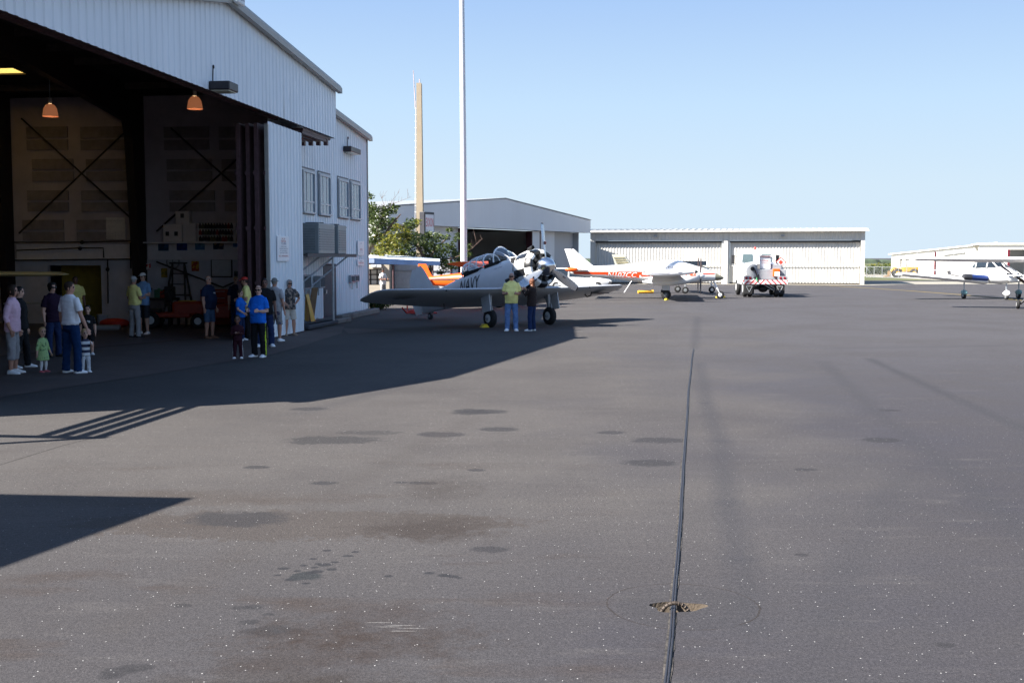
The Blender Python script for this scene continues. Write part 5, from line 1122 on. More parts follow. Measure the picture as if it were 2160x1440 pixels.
b = MB(); b.loft([[V3((x, y, z)) for y, z in ((-.5, zb), (-.46, zt), (.46, zt), (.5, zb))] for x, zb, zt in ((.95, 1.6, 1.62), (.4, 1.62, 2.02))]); b.build('windscreen', DGLASS, Hh_)
for sg in (-1, 1):
    b = MB(); b.tube([(.3, sg * .52, 1.0), (.3, sg * 2.1, 2.06)], .055, 8, squash=.5); b.build('wing_strut', ACW, Hh_)
    b = MB(); b.tube([(-.3, sg * .5, .95), (-.3, sg * 1.25, .22)], .06, 8); b.build('gear_leg', BLACKM, Hh_); wheel(Hh_, (-.3, sg * 1.32, .2), .2, .14, (0, 1, 0), ACW)
b = MB(); b.tube([(1.5, 0, .9), (1.6, 0, .2)], .05, 8); b.build('nose_leg', STEEL, Hh_); wheel(Hh_, (1.6, 0, .18), .18, .12)
b = MB(); b.lathe((2.18, 0, 1.15), (1, 0, 0), [(0, .13), (.12, .12), (.28, .02)], 14); b.build('spinner', ACW, Hh_, 50)
for k in range(2): blade(Hh_, (2.26, 0, 1.15), pi * k + R(20), .92, .15, mat('black_blade', (.03, .02, .02), .4))
b = MB(); wing(b, [(1.4, -3.7, 1.1, 0, .5, 0, True), (2.6, -4.4, .7, 0, .45, 0, True)]); b.build('fin', ACW, Hh_, 40)
b = MB(); wing(b, [(s_ * 1.6, -4.0, .75, 1.4, .6, 0) for s_ in (-1, 1)]); b.build('tailplane', ACW, Hh_, 40)
# ================================================================ orange biplane behind the trainer
B_ = thing('orange_biplane', 'bright orange biplane parked behind the silver trainer', 'airplane', P(930, 640, 52.0) * 1 - V3((0, 0, P(930, 640, 52.0).z)) + V3((2.15, 0, 0)), R(-24))
BS = [(2.2, 1.25, .38, .36, .38, 2.2), (1.2, 1.25, .42, .42, .42, 2.3), (0, 1.22, .4, .4, .42, 2.3), (-1.4, 1.2, .3, .34, .36, 2.2), (-3.4, 1.15, .06, .16, .16, 2)]
b = MB(); fus(b, BS, 22); b.build('fuselage', ACO, B_, 50)
b = MB()
for sg in (1, -1): m_ = MB(); m_.add([(x, sg * (fus_y(BS, x, z) + .008), z) for x in (-3.2, -2.2, -1.2, -.2, .8, 1.8) for z in (1.2, 1.27)], [(i*2, i*2+1, i*2+3, i*2+2) for i in range(5)]); m_.build('dark_stripe', BLACKM, B_)
b = MB(); wing(b, [(y_, .9, 1.15, 1.93, 1.9, -3) for y_ in (-3.6, -3.4, 0, 3.4, 3.6)]); b.build('upper_wing', ACO, B_, 40)
b = MB(); wing(b, [(y_, .5, 1.0, .82, 1, 0) for y_ in (-3.4, 0, 3.4)]); b.build('lower_wing', ACO, B_, 40)
b = MB()
for sg in (-1, 1):
    b.tube([(.6, sg * 2.5, 1.92), (.2, sg * 2.4, .85)], .025, 6); b.tube([(.1, sg * 2.5, 1.92), (-.3, sg * 2.4, .85)], .025, 6); b.tube([(.6, sg * .35, 1.92), (.7, sg * .35, 1.5)], .025, 6); b.tube([(.0, sg * .35, 1.92), (.0, sg * .35, 1.5)], .025, 6)
b.build('wing_strut', BLACKM, B_)
b = MB(); wing(b, [(1.1, -2.7, .9, 0, .5, 0, True), (1.5, -2.95, .72, 0, .5, 0, True), (1.95, -3.2, .4, 0, .4, 0, True)]); b.build('fin', ACO, B_, 40)
b = MB(); wing(b, [(s_ * 1.1, -2.8, .6, 1.22, .6, 0) for s_ in (-1, 1)]); b.build('tailplane', ACO, B_, 40)
for sg in (-1, 1): b = MB(); b.tube([(.9, sg * .3, .95), (.95, sg * .8, .25)], .04, 8); b.build('gear_leg', ACO, B_); wheel(B_, (.95, sg * .85, .22), .22, .12)
b = MB(); b.tube([(-3.3, 0, 1.0), (-3.45, 0, .1)], .03, 6); b.build('tail_skid', BLACKM, B_)
b = MB(); b.loft([[V3((x, y, z)) for y, z in ((-.24, 1.55), (-.2, zt), (.2, zt), (.24, 1.55))] for x, zt in ((-.3, 1.8), (-.05, 1.62))]); b.build('windscreen', GLASS, B_)
b = MB(); b.lathe((2.2, 0, 1.25), (1, 0, 0), [(0, .2), (.15, .16), (.32, .02)], 14); b.build('spinner', CHROME, B_, 50)
# dark cabin of a car by the fin and a red tow bar
b = MB(); b.tube([(0, -.1, .08), (1.2, -.1, .08)], .03, 8); b.tube([(0, .25, .35), (0, .25, .08), (0, -.1, .08), (-.15, -.3, .3)], .03, 8); b.ell((.25, .1, .12), (.22, .12, .1), 0, 10, 6)
tag(b.build('tow_bar', REDM, None, 50, loc=G(858, 664), rot=0), 'red tow bar lying on the shaded tarmac behind the wing', 'tow bar')
# ================================================================ grey hangar beyond the trainer
O2 = V3((6.1, 98.1, 0)); A2 = R(61.7); U2 = V3((cos(A2), sin(A2), 0)); N2 = V3((sin(A2), -cos(A2), 0))
def F2(px, py, off=0.0):
    d = ray(px, py); q = O2 + N2 * off; k = (q - V3((0, 0, EYE))).dot(N2) / d.dot(N2); p = V3((0, 0, EYE)) + d * k
    return (p - q).dot(U2), p.z
GH = thing('grey_hangar', 'grey gabled hangar behind the tree with wide dark door opening', 'hangar', O2, A2)
GSID = mat('grey_siding', (.66, .66, .66), .6, var=.04, scale=.6, stretch=(1, 1, .1)); GSD = mat('grey_door_siding', (.42, .43, .45), .6, var=.05, scale=.6, stretch=(1, 1, .1))
zr = F2(1048, 420)[1]; tr_ = F2(1048, 420)[0]; ze = F2(1236, 466)[1]; hb = F2(1110, 486)[1]; tl = tr_ * 2
def gz(t): return ze + (zr - ze) * (1 - abs(t - tr_) / abs(tr_))
to0, to1 = F2(967, 560)[0], F2(1116, 560)[0]; tw0, tw1 = F2(1134, 560)[0], F2(1170, 560)[0]; te = F2(1221, 560)[0]
b = MB()
b.prism([(tl, hb), (te, hb), (te, gz(te)), (tr_, zr), (tl, gz(tl))], lambda a, c: (a, .02, c), (0, .2, 0))
b.box((tl, .02, 0), (to0, .22, hb)); b.box((tw0, .02, 0), (tw1, .22, hb)); b.box((tw1, .5, 0), (te, .7, hb), 1); b.box((te - .1, .02, 0), (te, .5, hb - .001), 1)
b.box((te - .1, .7, 0), (te, 26, hb + .2)); b.box((tl, .22, 0), (tl + .1, 26, hb)); b.build('front_wall', [GSID, GSD], GH)
b = MB(); b.prism([(tl, hb), (0, hb), (0, gz(0)), (tr_, zr), (tl, gz(tl))], lambda a, c: (a, -.7, c), (0, .08, 0)); b.add([(0, -.62, hb), (0, .0, hb), (0, 0, gz(0)), (0, -.62, gz(0))], [(0, 1, 2, 3)]); b.add([(tl, -.6, hb), (0, -.6, hb), (0, .02, hb), (tl, .02, hb)], [(0, 1, 2, 3)], 1); b.build('header', [GSID, TRIM], GH)
b = MB()
for (a, za), (c_, zc_) in (((tl, gz(tl)), (tr_, zr)), ((tr_, zr), (.05, gz(0)))):
    b.add([(a, -.75, za + .03), (c_, -.75, zc_ + .03), (c_, 26, zc_ + .03), (a, 26, za + .03), (a, -.75, za + .08), (c_, -.75, zc_ + .08), (c_, 26, zc_ + .08), (a, 26, za + .08)], [(0,3,2,1),(4,5,6,7),(0,1,5,4),(1,2,6,5),(2,3,7,6),(3,0,4,7)])
b.build('roof', mat('pale_roof', (.25, .26, .27), .5), GH)
b = MB(); b.box((to1, -.3, .05), (tw0 - .25, -.2, hb - .05)); b.build('door_leaf', GSID, GH)
b = MB(); b.box((tw0 - .25, -.3, .05), (tw0 - .02, .0, hb - .05)); b.box((to1 - .12, -.3, .05), (to1, .2, hb - .05)); b.box((to0, -.3, .05), (to0 + .3, .2, hb - .05)); b.build('door_edge', mat('maroon_edge', (.05, .01, .015), .6), GH)
b = MB(); b.box((tl + .2, 25.5, 0), (te - .2, 25.6, zr - .3)); b.box((to0 + .1, .25, hb - .06), (to1, 25.4, hb - .04)); b.build('dark_inside', mat('unlit_inside', (.03, .025, .022), .9), GH)  # back wall and ceiling sheet coloured dark to stand in for interior shade
b = MB(); t_, z_ = F2(932, 456, .05); b.bbox((t_ - .5, -.5, z_ - .12), (t_ + .3, -.02 + .02, z_ + .1), 0, .03); q = b.build('flood_lamp', BLACKM, None, loc=O2, rot=A2); tag(q, 'small dark flood lamp on the grey hangar gable near the gas sign', 'lamp')
# ================================================================ beige hangar
BA = V3((6.85, 99.6, 0)); BB = V3((29.3, 94.8, 0)); UB = (BB - BA).normalized(); LB_ = (BB - BA).length; AB = atan2(UB.y, UB.x)
BG = thing('beige_hangar', 'long low beige metal hangar with two corrugated doors behind the fuel truck', 'hangar', BA, AB)
BSID = mat('beige_siding', (.55, .54, .51), .55, var=.04, scale=1, stretch=(1, 1, .1)); BDOOR = mat('beige_door', (.6, .58, .54), .5, var=.05, scale=2, stretch=(1, 1, .1))
EH = 4.42
def xb(px): # picture column -> distance along the front
    d = ray(px, 560); k = (BA.x * UB.y - BA.y * UB.x) / (d.x * UB.y - d.y * UB.x); return (V3((0, 0, 0)) + V3((d.x, d.y, 0)) * k - BA).dot(UB)
d0, d1, d2, d3 = xb(1256), xb(1522), xb(1539), xb(1815)
b = MB(); zd = 3.68
corr(b, 0, LB_, zd, EH, 0, .3, .02); b.box((0, .04, 0), (d0, .2, zd)); b.box((d1, .04, 0), (d2, .2, zd)); b.box((d3, .04, 0), (LB_, .2, zd)); b.box((.0, .2, 0), (.15, 11, EH)); b.box((LB_ - .15, .2, 0), (LB_, 11, EH)); b.build('front_wall', BSID, BG)
for a, c in ((d0, d1), (d2, d3)):
    b = MB(); corr(b, a + .02, c - .02, .12, zd - .1, .3, .26, .045); do = b.build('sliding_door', BDOOR, BG)
    b = MB(); b.box((a, .02, zd - .16), (c, .28, zd - .02), 0); b.box((a, .22, .02), (c, .3, .11), 1); b.build('door_track', [BLACKM, mat('dark_sill', (.04, .03, .025), .8)], do)
    b = MB(); b.box((a + .05, .14, 1.52), (c - .05, .19, 1.58)); b.build('rail', BSID, do)
b = MB()
for x in (.0, (d1 + d2) / 2 - .15, LB_ - .32): b = MB(); b.box((x, -.1, 0), (x + .32, .03, EH - .01)); b.build('post', BSID, BG)
b = MB(); b.box((-.5, -.6, EH + .0), (LB_ + .25, -.48, EH + .13)); b.box((-.5, -.479, EH + .0), (LB_ + .25, -.05, EH + .05)); b.build('gutter', mat('white_gutter', (.75, .74, .7), .4), BG)
b = MB(); b.add([(-.5, -.55, EH + .16), (LB_ + .25, -.55, EH + .16), (LB_ + .25, 6, EH + .42), (-.5, 6, EH + .42), (LB_ + .25, 12, EH + .2), (-.5, 12, EH + .2)], [(0, 1, 2, 3), (3, 2, 4, 5)])
b.add([p - V3((0, 0, .08)) for p in b.v], [(3, 2, 1, 0), (5, 4, 2, 3)])
for i in range(46): x = -.5 + i * (LB_ + .75) / 45; b.add([(x - .03, -.55, EH + .165), (x + .03, -.55, EH + .165), (x + .03, 6, EH + .425), (x - .03, 6, EH + .425), (x, -.55, EH + .21), (x, 6, EH + .46)], [(0, 4, 5, 3), (4, 1, 2, 5)])
b.build('roof', mat('pale_metal_roof', (.5, .5, .48), .4, .2), BG)
for px in (1383, 1650):
    b = MB(); b.bbox((xb(px) - .15, -.32, 4.0), (xb(px) + .15, .0, 4.18), 0, .03); b.build('door_lamp', GREY, BG)
b = MB(); b.box((d2 + .3, .1, .12), (d2 + 1.1, .19, 1.5)); b.build('wicket_door', BSID, BG)
# ================================================================ far hangars on the right
FH = thing('white_hangar', 'distant white hangar with red drainpipe and sloping roofline at right', 'hangar')
p0, p1 = V3((45.9, 138, 0)), V3((54.8, 129.4, 0)); FS = mat('far_white_siding', (.75, .74, .7), .6, var=.03)
b = MB(); v = (p1 - p0).normalized(); bk = V3((-v.y, v.x, 0))
b.loft([[p0, p1, p1 + V3((0, 0, 3.75)), p0 + V3((0, 0, 2.55))], [p0 + bk * 22, p1 + bk * 22, p1 + bk * 22 + V3((0, 0, 3.75)), p0 + bk * 22 + V3((0, 0, 2.55))]]); b.build('wall', FS, FH)
b = MB(); e_ = V3((0, 0, .14)); q0, q1 = p0 - v * .3 - bk * .25 + V3((0, 0, 2.56)), p1 + v * .3 - bk * .25 + V3((0, 0, 3.83))
b.loft([[q0, q1, q1 + e_, q0 + e_], [q0 + bk * 23, q1 + bk * 23, q1 + bk * 23 + e_, q0 + bk * 23 + e_]]); b.build('roof', mat('far_roof', (.7, .7, .66), .5), FH)
rp_ = p0.lerp(p1, .44) - bk * .12; b = MB(); b.tube([rp_ + V3((0, 0, .0)), rp_ + V3((0, 0, 2.9))], .09, 8); b.tube([rp_, rp_ + V3((0, 0, .25))], .2, 8); b.build('red_drainpipe', mat('red_pipe', (.11, .008, .02), .5), FH)
for k, dz in ((.1, 2.5), (.27, 2.75), (.62, 3.2), (.82, 3.45)):
    r_ = p0.lerp(p1, k) - bk * .06; b = MB(); b.tube([r_, r_ + V3((0, 0, dz))], .035, 6); b.build('downpipe', FS, FH)
b = MB(); r_ = p0.lerp(p1, .52) - bk * .2; r2 = p0.lerp(p1, .72) - bk * .2; b.loft([[r_ + V3((0, 0, 2.5)), r2 + V3((0, 0, 2.78)), r2 + V3((0, 0, 2.9)), r_ + V3((0, 0, 2.62))], [p + bk * .18 for p in (r_ + V3((0, 0, 2.5)), r2 + V3((0, 0, 2.78)), r2 + V3((0, 0, 2.9)), r_ + V3((0, 0, 2.62)))]]); b.build('door_canopy', GREY, FH)
F3 = thing('white_hangar', 'nearer white hangar at the right edge with open red-framed doorway', 'hangar')
p0, p1 = V3((50.3, 123, 0)), V3((60.5, 119.5, 0)); v = (p1 - p0).normalized(); bk = V3((-v.y, v.x, 0))
def w3(a, z0, c, z1, m=0, d=0.0, t=.3):
    q0, q1 = p0 + v * a - bk * d, p0 + v * c - bk * d
    b.loft([[q0 + V3((0, 0, z0)), q1 + V3((0, 0, z0)), q1 + V3((0, 0, z1)), q0 + V3((0, 0, z1))], [q + bk * t for q in (q0 + V3((0, 0, z0)), q1 + V3((0, 0, z0)), q1 + V3((0, 0, z1)), q0 + V3((0, 0, z1)))]], m)
b = MB(); w3(0, 0, 3.0, 3.6); w3(3.0, 3.1, 4.6, 3.6); w3(4.6, 0, 10.8, 3.7); w3(2.8, 0, 4.8, 3.3, 1, -3.0); b.build('wall', [FS, GREY], F3)
b = MB(); w3(-.2, 3.62, 11, 3.78, 0, .25, 12); b.build('roof', mat('far_roof', (.7, .7, .66), .5), F3)
b = MB(); w3(2.86, 0, 3.0, 3.1, 0, .05, .1); w3(3.0, 0, 3.1, 3.1, 0, .02, .3); b.build('red_frame', mat('red_pipe', (.11, .008, .02), .5), F3)
# ================================================================ fuel truck
K0 = V3((14.25, 64.0, 0)); FT = thing('fuel_truck', 'white aviation fuel truck seen from behind with red striped bumper', 'truck', K0, R(-5))
TKW = mat('truck_white', (.8, .8, .8), .35, var=.03, coat=.2); TKG = mat('truck_grey', (.28, .29, .31), .5, var=.08)
b = MB(); b.box((-.45, .3, .62), (-.3, 5.9, .85)); b.box((.3, .3, .62), (.45, 5.9, .85)); b.box((-.9, 1.0, .42), (.9, 1.2, .55)); b.ell((0, 1.1, .5), (.3, .3, .24)); b.box((-.5, 1.7, .45), (.5, 3.2, .75)); b.build('chassis', BLACKM, FT)
b = MB(); rg = []
for y, k in ((.75, .82), (.85, .95), (1.05, 1.0), (3.3, 1.0), (3.5, .95), (3.6, .82)): rg.append([V3((1.12 * k * math.copysign(abs(cos(a)) ** .8, cos(a)), y, 1.5 + .5 * k * math.copysign(abs(sin(a)) ** .8, sin(a)))) for a in [2*pi*i/28 for i in range(28)]])
b.loft(rg); b.build('tank', TKW, FT, 40)
b = MB(); b.bbox((-.32, .3, 1.0), (1.18, .74, 1.58), 0, .02); b.bbox((-.32, .5, 1.58), (.95, .76, 1.86), 0, .02); b.build('cabinet', TKG, FT)
b = MB(); b.bbox((-.3, .42, 1.6), (.32, .49, 2.3), 0, .02); b.bbox((-.34, .36, 2.28), (.36, .5, 2.36), 0, .01); po_ = b.build('notice_panel', TKW, FT)
text('FLAMMABLE', .08, INKR, 'lettering', po_, lambda u, v_: (u, .414, 2.08 + v_), width=.52); text('NO SMOKING', .06, INKR, 'lettering', po_, lambda u, v_: (u, .414, 1.95 + v_), width=.4)
b = MB(); b.box((-.28, .355, 2.29), (.3, .36, 2.35)); b.build('dark_label', mat('maroon_label', (.1, .01, .03), .5), po_)
b = MB(); b.add([(.28, .45, 2.32), (.33, .45, 2.32), (1.1, .72, 1.6), (1.05, .72, 1.6)], [(0, 1, 2, 3)]); b.add([p + V3((0, .03, 0)) for p in b.v], [(3, 2, 1, 0)]); b.build('ladder_rail', STEEL, FT)
b = MB(); dm = lambda s_: [(s_, 0), (0, s_), (-s_, 0), (0, -s_)]
b.prism(dm(.3), lambda a, c: (.92 + a, .69, 1.98 + c), (0, .02, 0), 0); b.prism(dm(.24), lambda a, c: (.92 + a, .683, 1.98 + c), (0, .006, 0), 1); b.prism(dm(.14), lambda a, c: (.92 + a, .678, 1.98 + c), (0, .004, 0), 0); b.build('hazard_placard', [INKR, TKW], FT)
b = MB(); b.lathe((-.66, .3, 1.5), (0, 1, 0), [(0, .36), (.03, .38), (.03, .2), (.32, .2), (.32, .38), (.35, .36)], 24); ho = b.build('hose_reel', TKG, FT, 30)
b = MB()
for i in range(5): b.lathe((-.66, .35 + i * .055, 1.5), (0, 1, 0), [(0, .3), (.025, .33), (.05, .3)], 24)
b.tube([(-.6, .22, 1.6), (-.45, .18, 1.2), (-.4, .2, .95), (-.2, .25, .98)], .035, 8); b.lathe((-.7, .2, 1.62), (0, 1, 0), [(0, .1), (.1, .12)], 12); b.build('hose', RUB, ho, 50)
b = MB(); b.bbox((-.45, .28, 1.6), (-.3, .4, 1.9), 0, .01); b.build('meter', CREAM, FT)
b = MB(); b.bbox((.42, .1, 1.18), (.8, .3, 1.62), 0, .03); bo_ = b.build('orange_box', ACO, FT)
b = MB(); b.box((.5, .085, 1.2), (.78, .099, 1.45)); b.build('white_label', TKW, bo_)
def hatch():
    m, N, L, bb = nt('red_white_hatch'); tc = N.new('ShaderNodeTexCoord'); s_ = N.new('ShaderNodeSeparateXYZ'); L.new(tc.outputs['Object'], s_.inputs[0])
    a = N.new('ShaderNodeMath'); a.operation = 'ABSOLUTE'; L.new(s_.outputs[0], a.inputs[0]); d = N.new('ShaderNodeMath'); d.operation = 'ADD'; L.new(a.outputs[0], d.inputs[0]); L.new(s_.outputs[2], d.inputs[1])
    k = N.new('ShaderNodeMath'); k.operation = 'MULTIPLY'; k.inputs[1].default_value = 3.6; L.new(d.outputs[0], k.inputs[0]); f = N.new('ShaderNodeMath'); f.operation = 'FRACT'; L.new(k.outputs[0], f.inputs[0])
    g_ = N.new('ShaderNodeMath'); g_.operation = 'GREATER_THAN'; g_.inputs[1].default_value = .62; L.new(f.outputs[0], g_.inputs[0]); x = N.new('ShaderNodeMix'); x.data_type = 'RGBA'; L.new(g_.outputs[0], x.inputs[0]); x.inputs[6].default_value = (.75, .72, .7, 1); x.inputs[7].default_value = (.45, .02, .03, 1); L.new(x.outputs[2], bb.inputs['Base Color']); return m
b = MB(); b.bbox((-1.24, -.02, .74), (1.24, .12, .98), 0, .02); bu = b.build('bumper', hatch(), FT)
text('FLAMMABLE', .1, INKR, 'lettering', bu, lambda u, v_: (-.85 + u, -.026, .86 + v_), width=.5)
for sg in (-1, 1):
    b = MB(); b.bbox((sg * .95 - .28, .0, .99), (sg * .95 + .28, .1, 1.2), 0, .01); lo = b.build('lamp_board', TKG, FT)
    for dx in (-.12, .1): b = MB(); b.lathe((sg * .95 + dx, -.001, 1.1), (0, -1, 0), [(0, .075), (.02, .07), (.03, .03)], 14); b.build('tail_lamp', mat('tail_red', (.25, .01, .02), .3), lo)
    b = MB(); b.box((sg * .85 - .27, .42, .2), (sg * .85 + .27, .45, .72)); mf = b.build('mud_flap', RUB, FT)
    b = MB(); pts3 = [(-.17, .62), (.17, .62), (0, .3)]
    for i in range(3): a, c = pts3[i], pts3[(i + 1) % 3]; b.tube([(sg * .85 + a[0], .412, a[1]), (sg * .85 + c[0], .412, c[1])], .018, 5)
    b.build('triangle_emblem', STEEL if sg < 0 else TKG, mf)
    for dx in (-.14, .14): wheel(FT, (sg * .88 + dx, 1.1, .48), .48, .25, (1, 0, 0), TKW)
    wheel(FT, (sg * 1.0, 4.75, .48), .48, .26, (1, 0, 0), TKW)
    b = MB(); b.tube([(sg * 1.1, 4.9, 2.3), (sg * 1.32, 4.85, 2.35), (sg * 1.32, 4.85, 1.9), (sg * 1.1, 4.9, 1.85)], .02, 6); b.bbox((sg * 1.32 - .1, 4.78, 1.88), (sg * 1.32 + .1, 4.86, 2.4), 0, .02); b.build('mirror', BLACKM, FT)
b = MB(); b.loft([[V3((x, y, z)) for x, y in ((-hw, y0), (hw, y0), (hw, y1), (-hw, y1))] for hw, y0, y1, z in ((1.04, 4.0, 5.7, .75), (1.04, 4.0, 5.7, 1.75), (.98, 4.05, 5.45, 2.6), (.85, 4.2, 5.2, 2.72))]); b.bbox((-.9, 5.7, .7), (.9, 6.6, 1.55), 0, .1); b.build('cab', TKW, FT, 20)
b = MB(); b.add([(x, 3.985 + (z - 1.75) * .0588, z) for x, z in ((-.88, 1.95), (-.25, 1.95), (-.25, 2.45), (-.82, 2.45), (.25, 1.95), (.88, 1.95), (.82, 2.45), (.25, 2.45))], [(0, 1, 2, 3), (4, 5, 6, 7)]); b.v = [p - V3((0, .02, 0)) for p in b.v]; b.build('rear_window', mat('pale_glass', (.1, .14, .15), .1), FT)
b = MB(); b.lathe((-.05, 4.6, 2.72), (0, 0, 1), [(0, .08), (.12, .07), (.16, .03)], 12); b.build('beacon', mat('beacon_red', (.5, .03, .02), .3), FT, 50)
b = MB(); b.bbox((-1.2, 1.6, .7), (-.95, 3.4, 1.1), 0, .04); b.bbox((.95, 1.6, .7), (1.2, 3.4, 1.1), 0, .04); b.build('side_locker', TKW, FT)
b = MB(); b.tube([(-.4, .1, .95), (.4, .4, .45), (.55, .5, .4)], .025, 6); b.tube([(-.1, .1, .9), (.55, .35, .5)], .02, 6); b.build('grounding_bar', STEEL, FT)
b = MB(); b.tube([(-.5, -.03, 1.12), (-.5, -.08, .95), (-.42, -.08, .9)], .03, 8); b.build('green_nozzle', mat('green_nozzle', (.03, .3, .1), .4), FT)
# ================================================================ cars
def car(label, loc, rot, paint, L=4.3, h=1.42, van=False):
    o = thing('parked_car', label, 'car', loc, rot)
    sec = [(-L/2, .55, .7, .75), (-L/2 + .08, .35, .88, .84), (-L/2 + .9, .3, .92, .9), (0, .3, .9, .92), (L/2 - .9, .3, .86, .9), (L/2 - .15, .33, .74, .82), (L/2, .5, .62, .7)]
    b = MB(); b.loft([[V3((x, y, z)) for y, z in ((-w_, z0 + .08), (-w_ * .96, z0), (w_ * .96, z0), (w_, z0 + .08), (w_, z1 - .12), (w_ * .9, z1), (-w_ * .9, z1), (-w_, z1 - .12))] for x, z0, z1, w_ in sec])
    b.build('body', paint, o, 35)
    xs = (-L/2 + .15, -L/2 + .5, .35, 1.05) if van else (-L/2 + .7, -L/2 + 1.2, .2, .95)
    b = MB(); b.loft([[V3((x, y, z)) for y, z in ((-.82, .86), (-w_, zt), (w_, zt), (.82, .86))] for x, zt, w_ in ((xs[0], .88, .8), (xs[1], h - .02, .64), (xs[2], h, .64), (xs[3], .88, .76))]); g_ = b.build('glass', DGLASS, o)
    b = MB(); b.loft([[V3((x, y, z)) for y, z in ((-.66, h - .01), (-.6, h + .04), (.6, h + .04), (.66, h - .01))] for x in (xs[1] - .05, xs[2] + .05)])
    for sg in (-1, 1):
        for x0, x1 in ((xs[0], xs[1]), (xs[3], xs[2])): b.tube([(x0, sg * .81, .86), (x1, sg * .65, h)], .045, 6)
        for x in (xs[1] + .1, (xs[1] + xs[2]) / 2 + .1): b.tube([(x, sg * .83, .86), (x, sg * .66, h)], .05, 6)
    b.build('roof', paint, o, 40)
    for x in (-L/2 + .8, L/2 - .8):
        for sg in (-1, 1): wheel(o, (x, sg * .8, .32), .32, .2)
    for sg in (-1, 1):
        b = MB(); b.bbox((-L/2 - .02, sg * .68 - .1, .66), (-L/2 + .12, sg * .68 + .1, .82), 0, .02); b.build('tail_lamp', mat('tail_red', (.25, .01, .02), .3), o)
        b = MB(); b.bbox((L/2 - .2, sg * .62 - .12, .56), (L/2 - .0, sg * .62 + .12, .68), 0, .02); b.build('headlight', mat('headlight', (.6, .6, .6), .15), o)
    return o
car('white van half hidden behind the tail of the white twin', V3((4.6, 78.5, 0)), R(-12), ACW, 4.4, 1.5, True)
car('dark car with shining windscreen parked behind the trainer\'s fin', V3((-5.6, 65.5, 0)), R(195), mat('dark_car_paint', (.02, .018, .022), .25, coat=.5), 4.2, 1.6)
# ================================================================ pole, tower, sign
def gp(px, Y): return V3(((px - 1080) / FPX * Y, Y, 0))
b = MB(); q = gp(979, 57); b.tube([(0, 0, 0), (-.02, 0, 8), (-.12, 0, 22)], [.175, .15, .1], 20); b.tube([(0, 0, 0), (0, 0, .12)], .3, 16)
tag(b.build('light_pole', mat('white_pole', (.62, .64, .66), .45, .2, var=.05), None, 60, loc=q), 'very tall slim white pole rising out of the top of the picture', 'pole')
TWR = thing('concrete_tower', 'tall slim square concrete tower with whip antenna on top', 'tower', gp(886.5, 66))
b = MB(); b.loft([[V3((x * k, y * k, z)) for x, y in ((-.24, 0), (.2, 0), (.2, 1.0), (-.24, 1.0))] for k, z in ((1.0, 0), (.62, 12.2))]); b.build('shaft', mat('tan_concrete', (.38, .31, .22), .85, var=.08, scale=1.5, dirt=((.28, .23, .17), .8, .55, (1, 1, .3))), TWR)
b = MB(); b.tube([(-.26, .0, 11.7), (-.32, 0, 12.9)], .022, 6); b.tube([(-.22, 0, 10.8), (-.26, 0, 11.8)], .03, 6); b.tube([(.02, .2, 12.2), (.02, .2, 12.45)], .03, 6); b.build('whip_antenna', mat('antenna_pink', (.5, .4, .42), .5), TWR)
b = MB()
for i in range(22): z = 3.0 + i * .37; xe = -.24 * (1 - .38 * z / 12.2); b.tube([(xe, .1, z), (xe - .1, .1, z)], .022, 6)
b.build('climbing_peg', WHITE, TWR)
b = MB(); b.tube([(-.3, .1, 3), (-.2, .1, 11.2)], .012, 5); b.build('cable', WHITE, TWR)
SG = thing('fuel_sign', 'tall box fuel sign with red EXXON lettering beside the concrete tower', 'sign', gp(907, 64.5), R(64))
b = MB(); b.bbox((-.55, 0, 1.9), (.55, .34, 4.8), 0, .03); b.box((-.12, .1, 0), (.12, .24, 1.9)); b.build('box', mat('sign_case', (.035, .035, .042), .5), SG)
b = MB(); b.box((-.46, -.012, 3.7), (.46, -.001, 4.66)); fo = b.build('white_face', mat('sign_face', (.7, .7, .72), .4, var=.02), SG)
text('EXXON', .5, mat('exxon_red', (.6, .02, .03), .4), 'lettering', fo, lambda u, v_: (u, -.017, 4.22 + v_), width=.84)
b = MB(); b.box((-.46, -.012, 3.45), (.46, -.001, 3.69)); b.build('blue_band', mat('sign_blue', (.15, .2, .32), .4), SG)
b = MB()
for z in (3.2, 2.85, 2.5): b.box((-.42, -.012, z - .12), (.42, -.001, z + .1))
b.build('price_panel', mat('sign_face', (.7, .7, .72), .4), SG)
# ================================================================ awning and small building
AW = thing('awning', 'blue and white flat awning reaching out past the hangar corner', 'awning', V3((-3.55, 56, 0)))
b = MB(); b.loft([[V3(p) for p in ((-5.5, 0, 2.28), (0, 0, 2.04), (0, .04, 2.09), (-5.5, .04, 2.34))], [V3(p) for p in ((-5.5, 3.6, 2.5), (-.2, 3.6, 2.16), (-.2, 3.6, 2.21), (-5.5, 3.6, 2.55))]]); b.build('roof_panel', mat('awning_top', (.62, .68, .74), .5), AW)
b = MB(); b.loft([[V3((x, y, z)) for y, z in ((-.02, z0), (-.06, z0), (-.06, z1), (-.02, z1))] for x, z0, z1 in ((-5.5, 1.98, 2.3), (-3.2, 1.93, 2.22), (0.02, 1.86, 2.06))]); vo_ = b.build('valance', mat('awning_blue', (.025, .06, .15), .6, var=.2, scale=3), AW)
b = MB(); b.box((-3.75, -.075, 1.98), (-3.2, -.062, 2.19)); b.build('white_patch', mat('awning_pale', (.3, .38, .55), .6), vo_)
b = MB(); b.box((-5.5, -.05, 1.9), (-.05, .03, 1.935)); b.build('edge_bar', BLACKM, AW)
for x in (-.35, -2.3, -4.0):
    b = MB(); b.tube([(x, .1, 0), (x, .1, 2.0)], .04, 8); b.build('post', PURP, AW)
KS_ = thing('office_building', 'small cream building with dark window bays under the awning', 'building', V3((-9.2, 62.2, 0)))
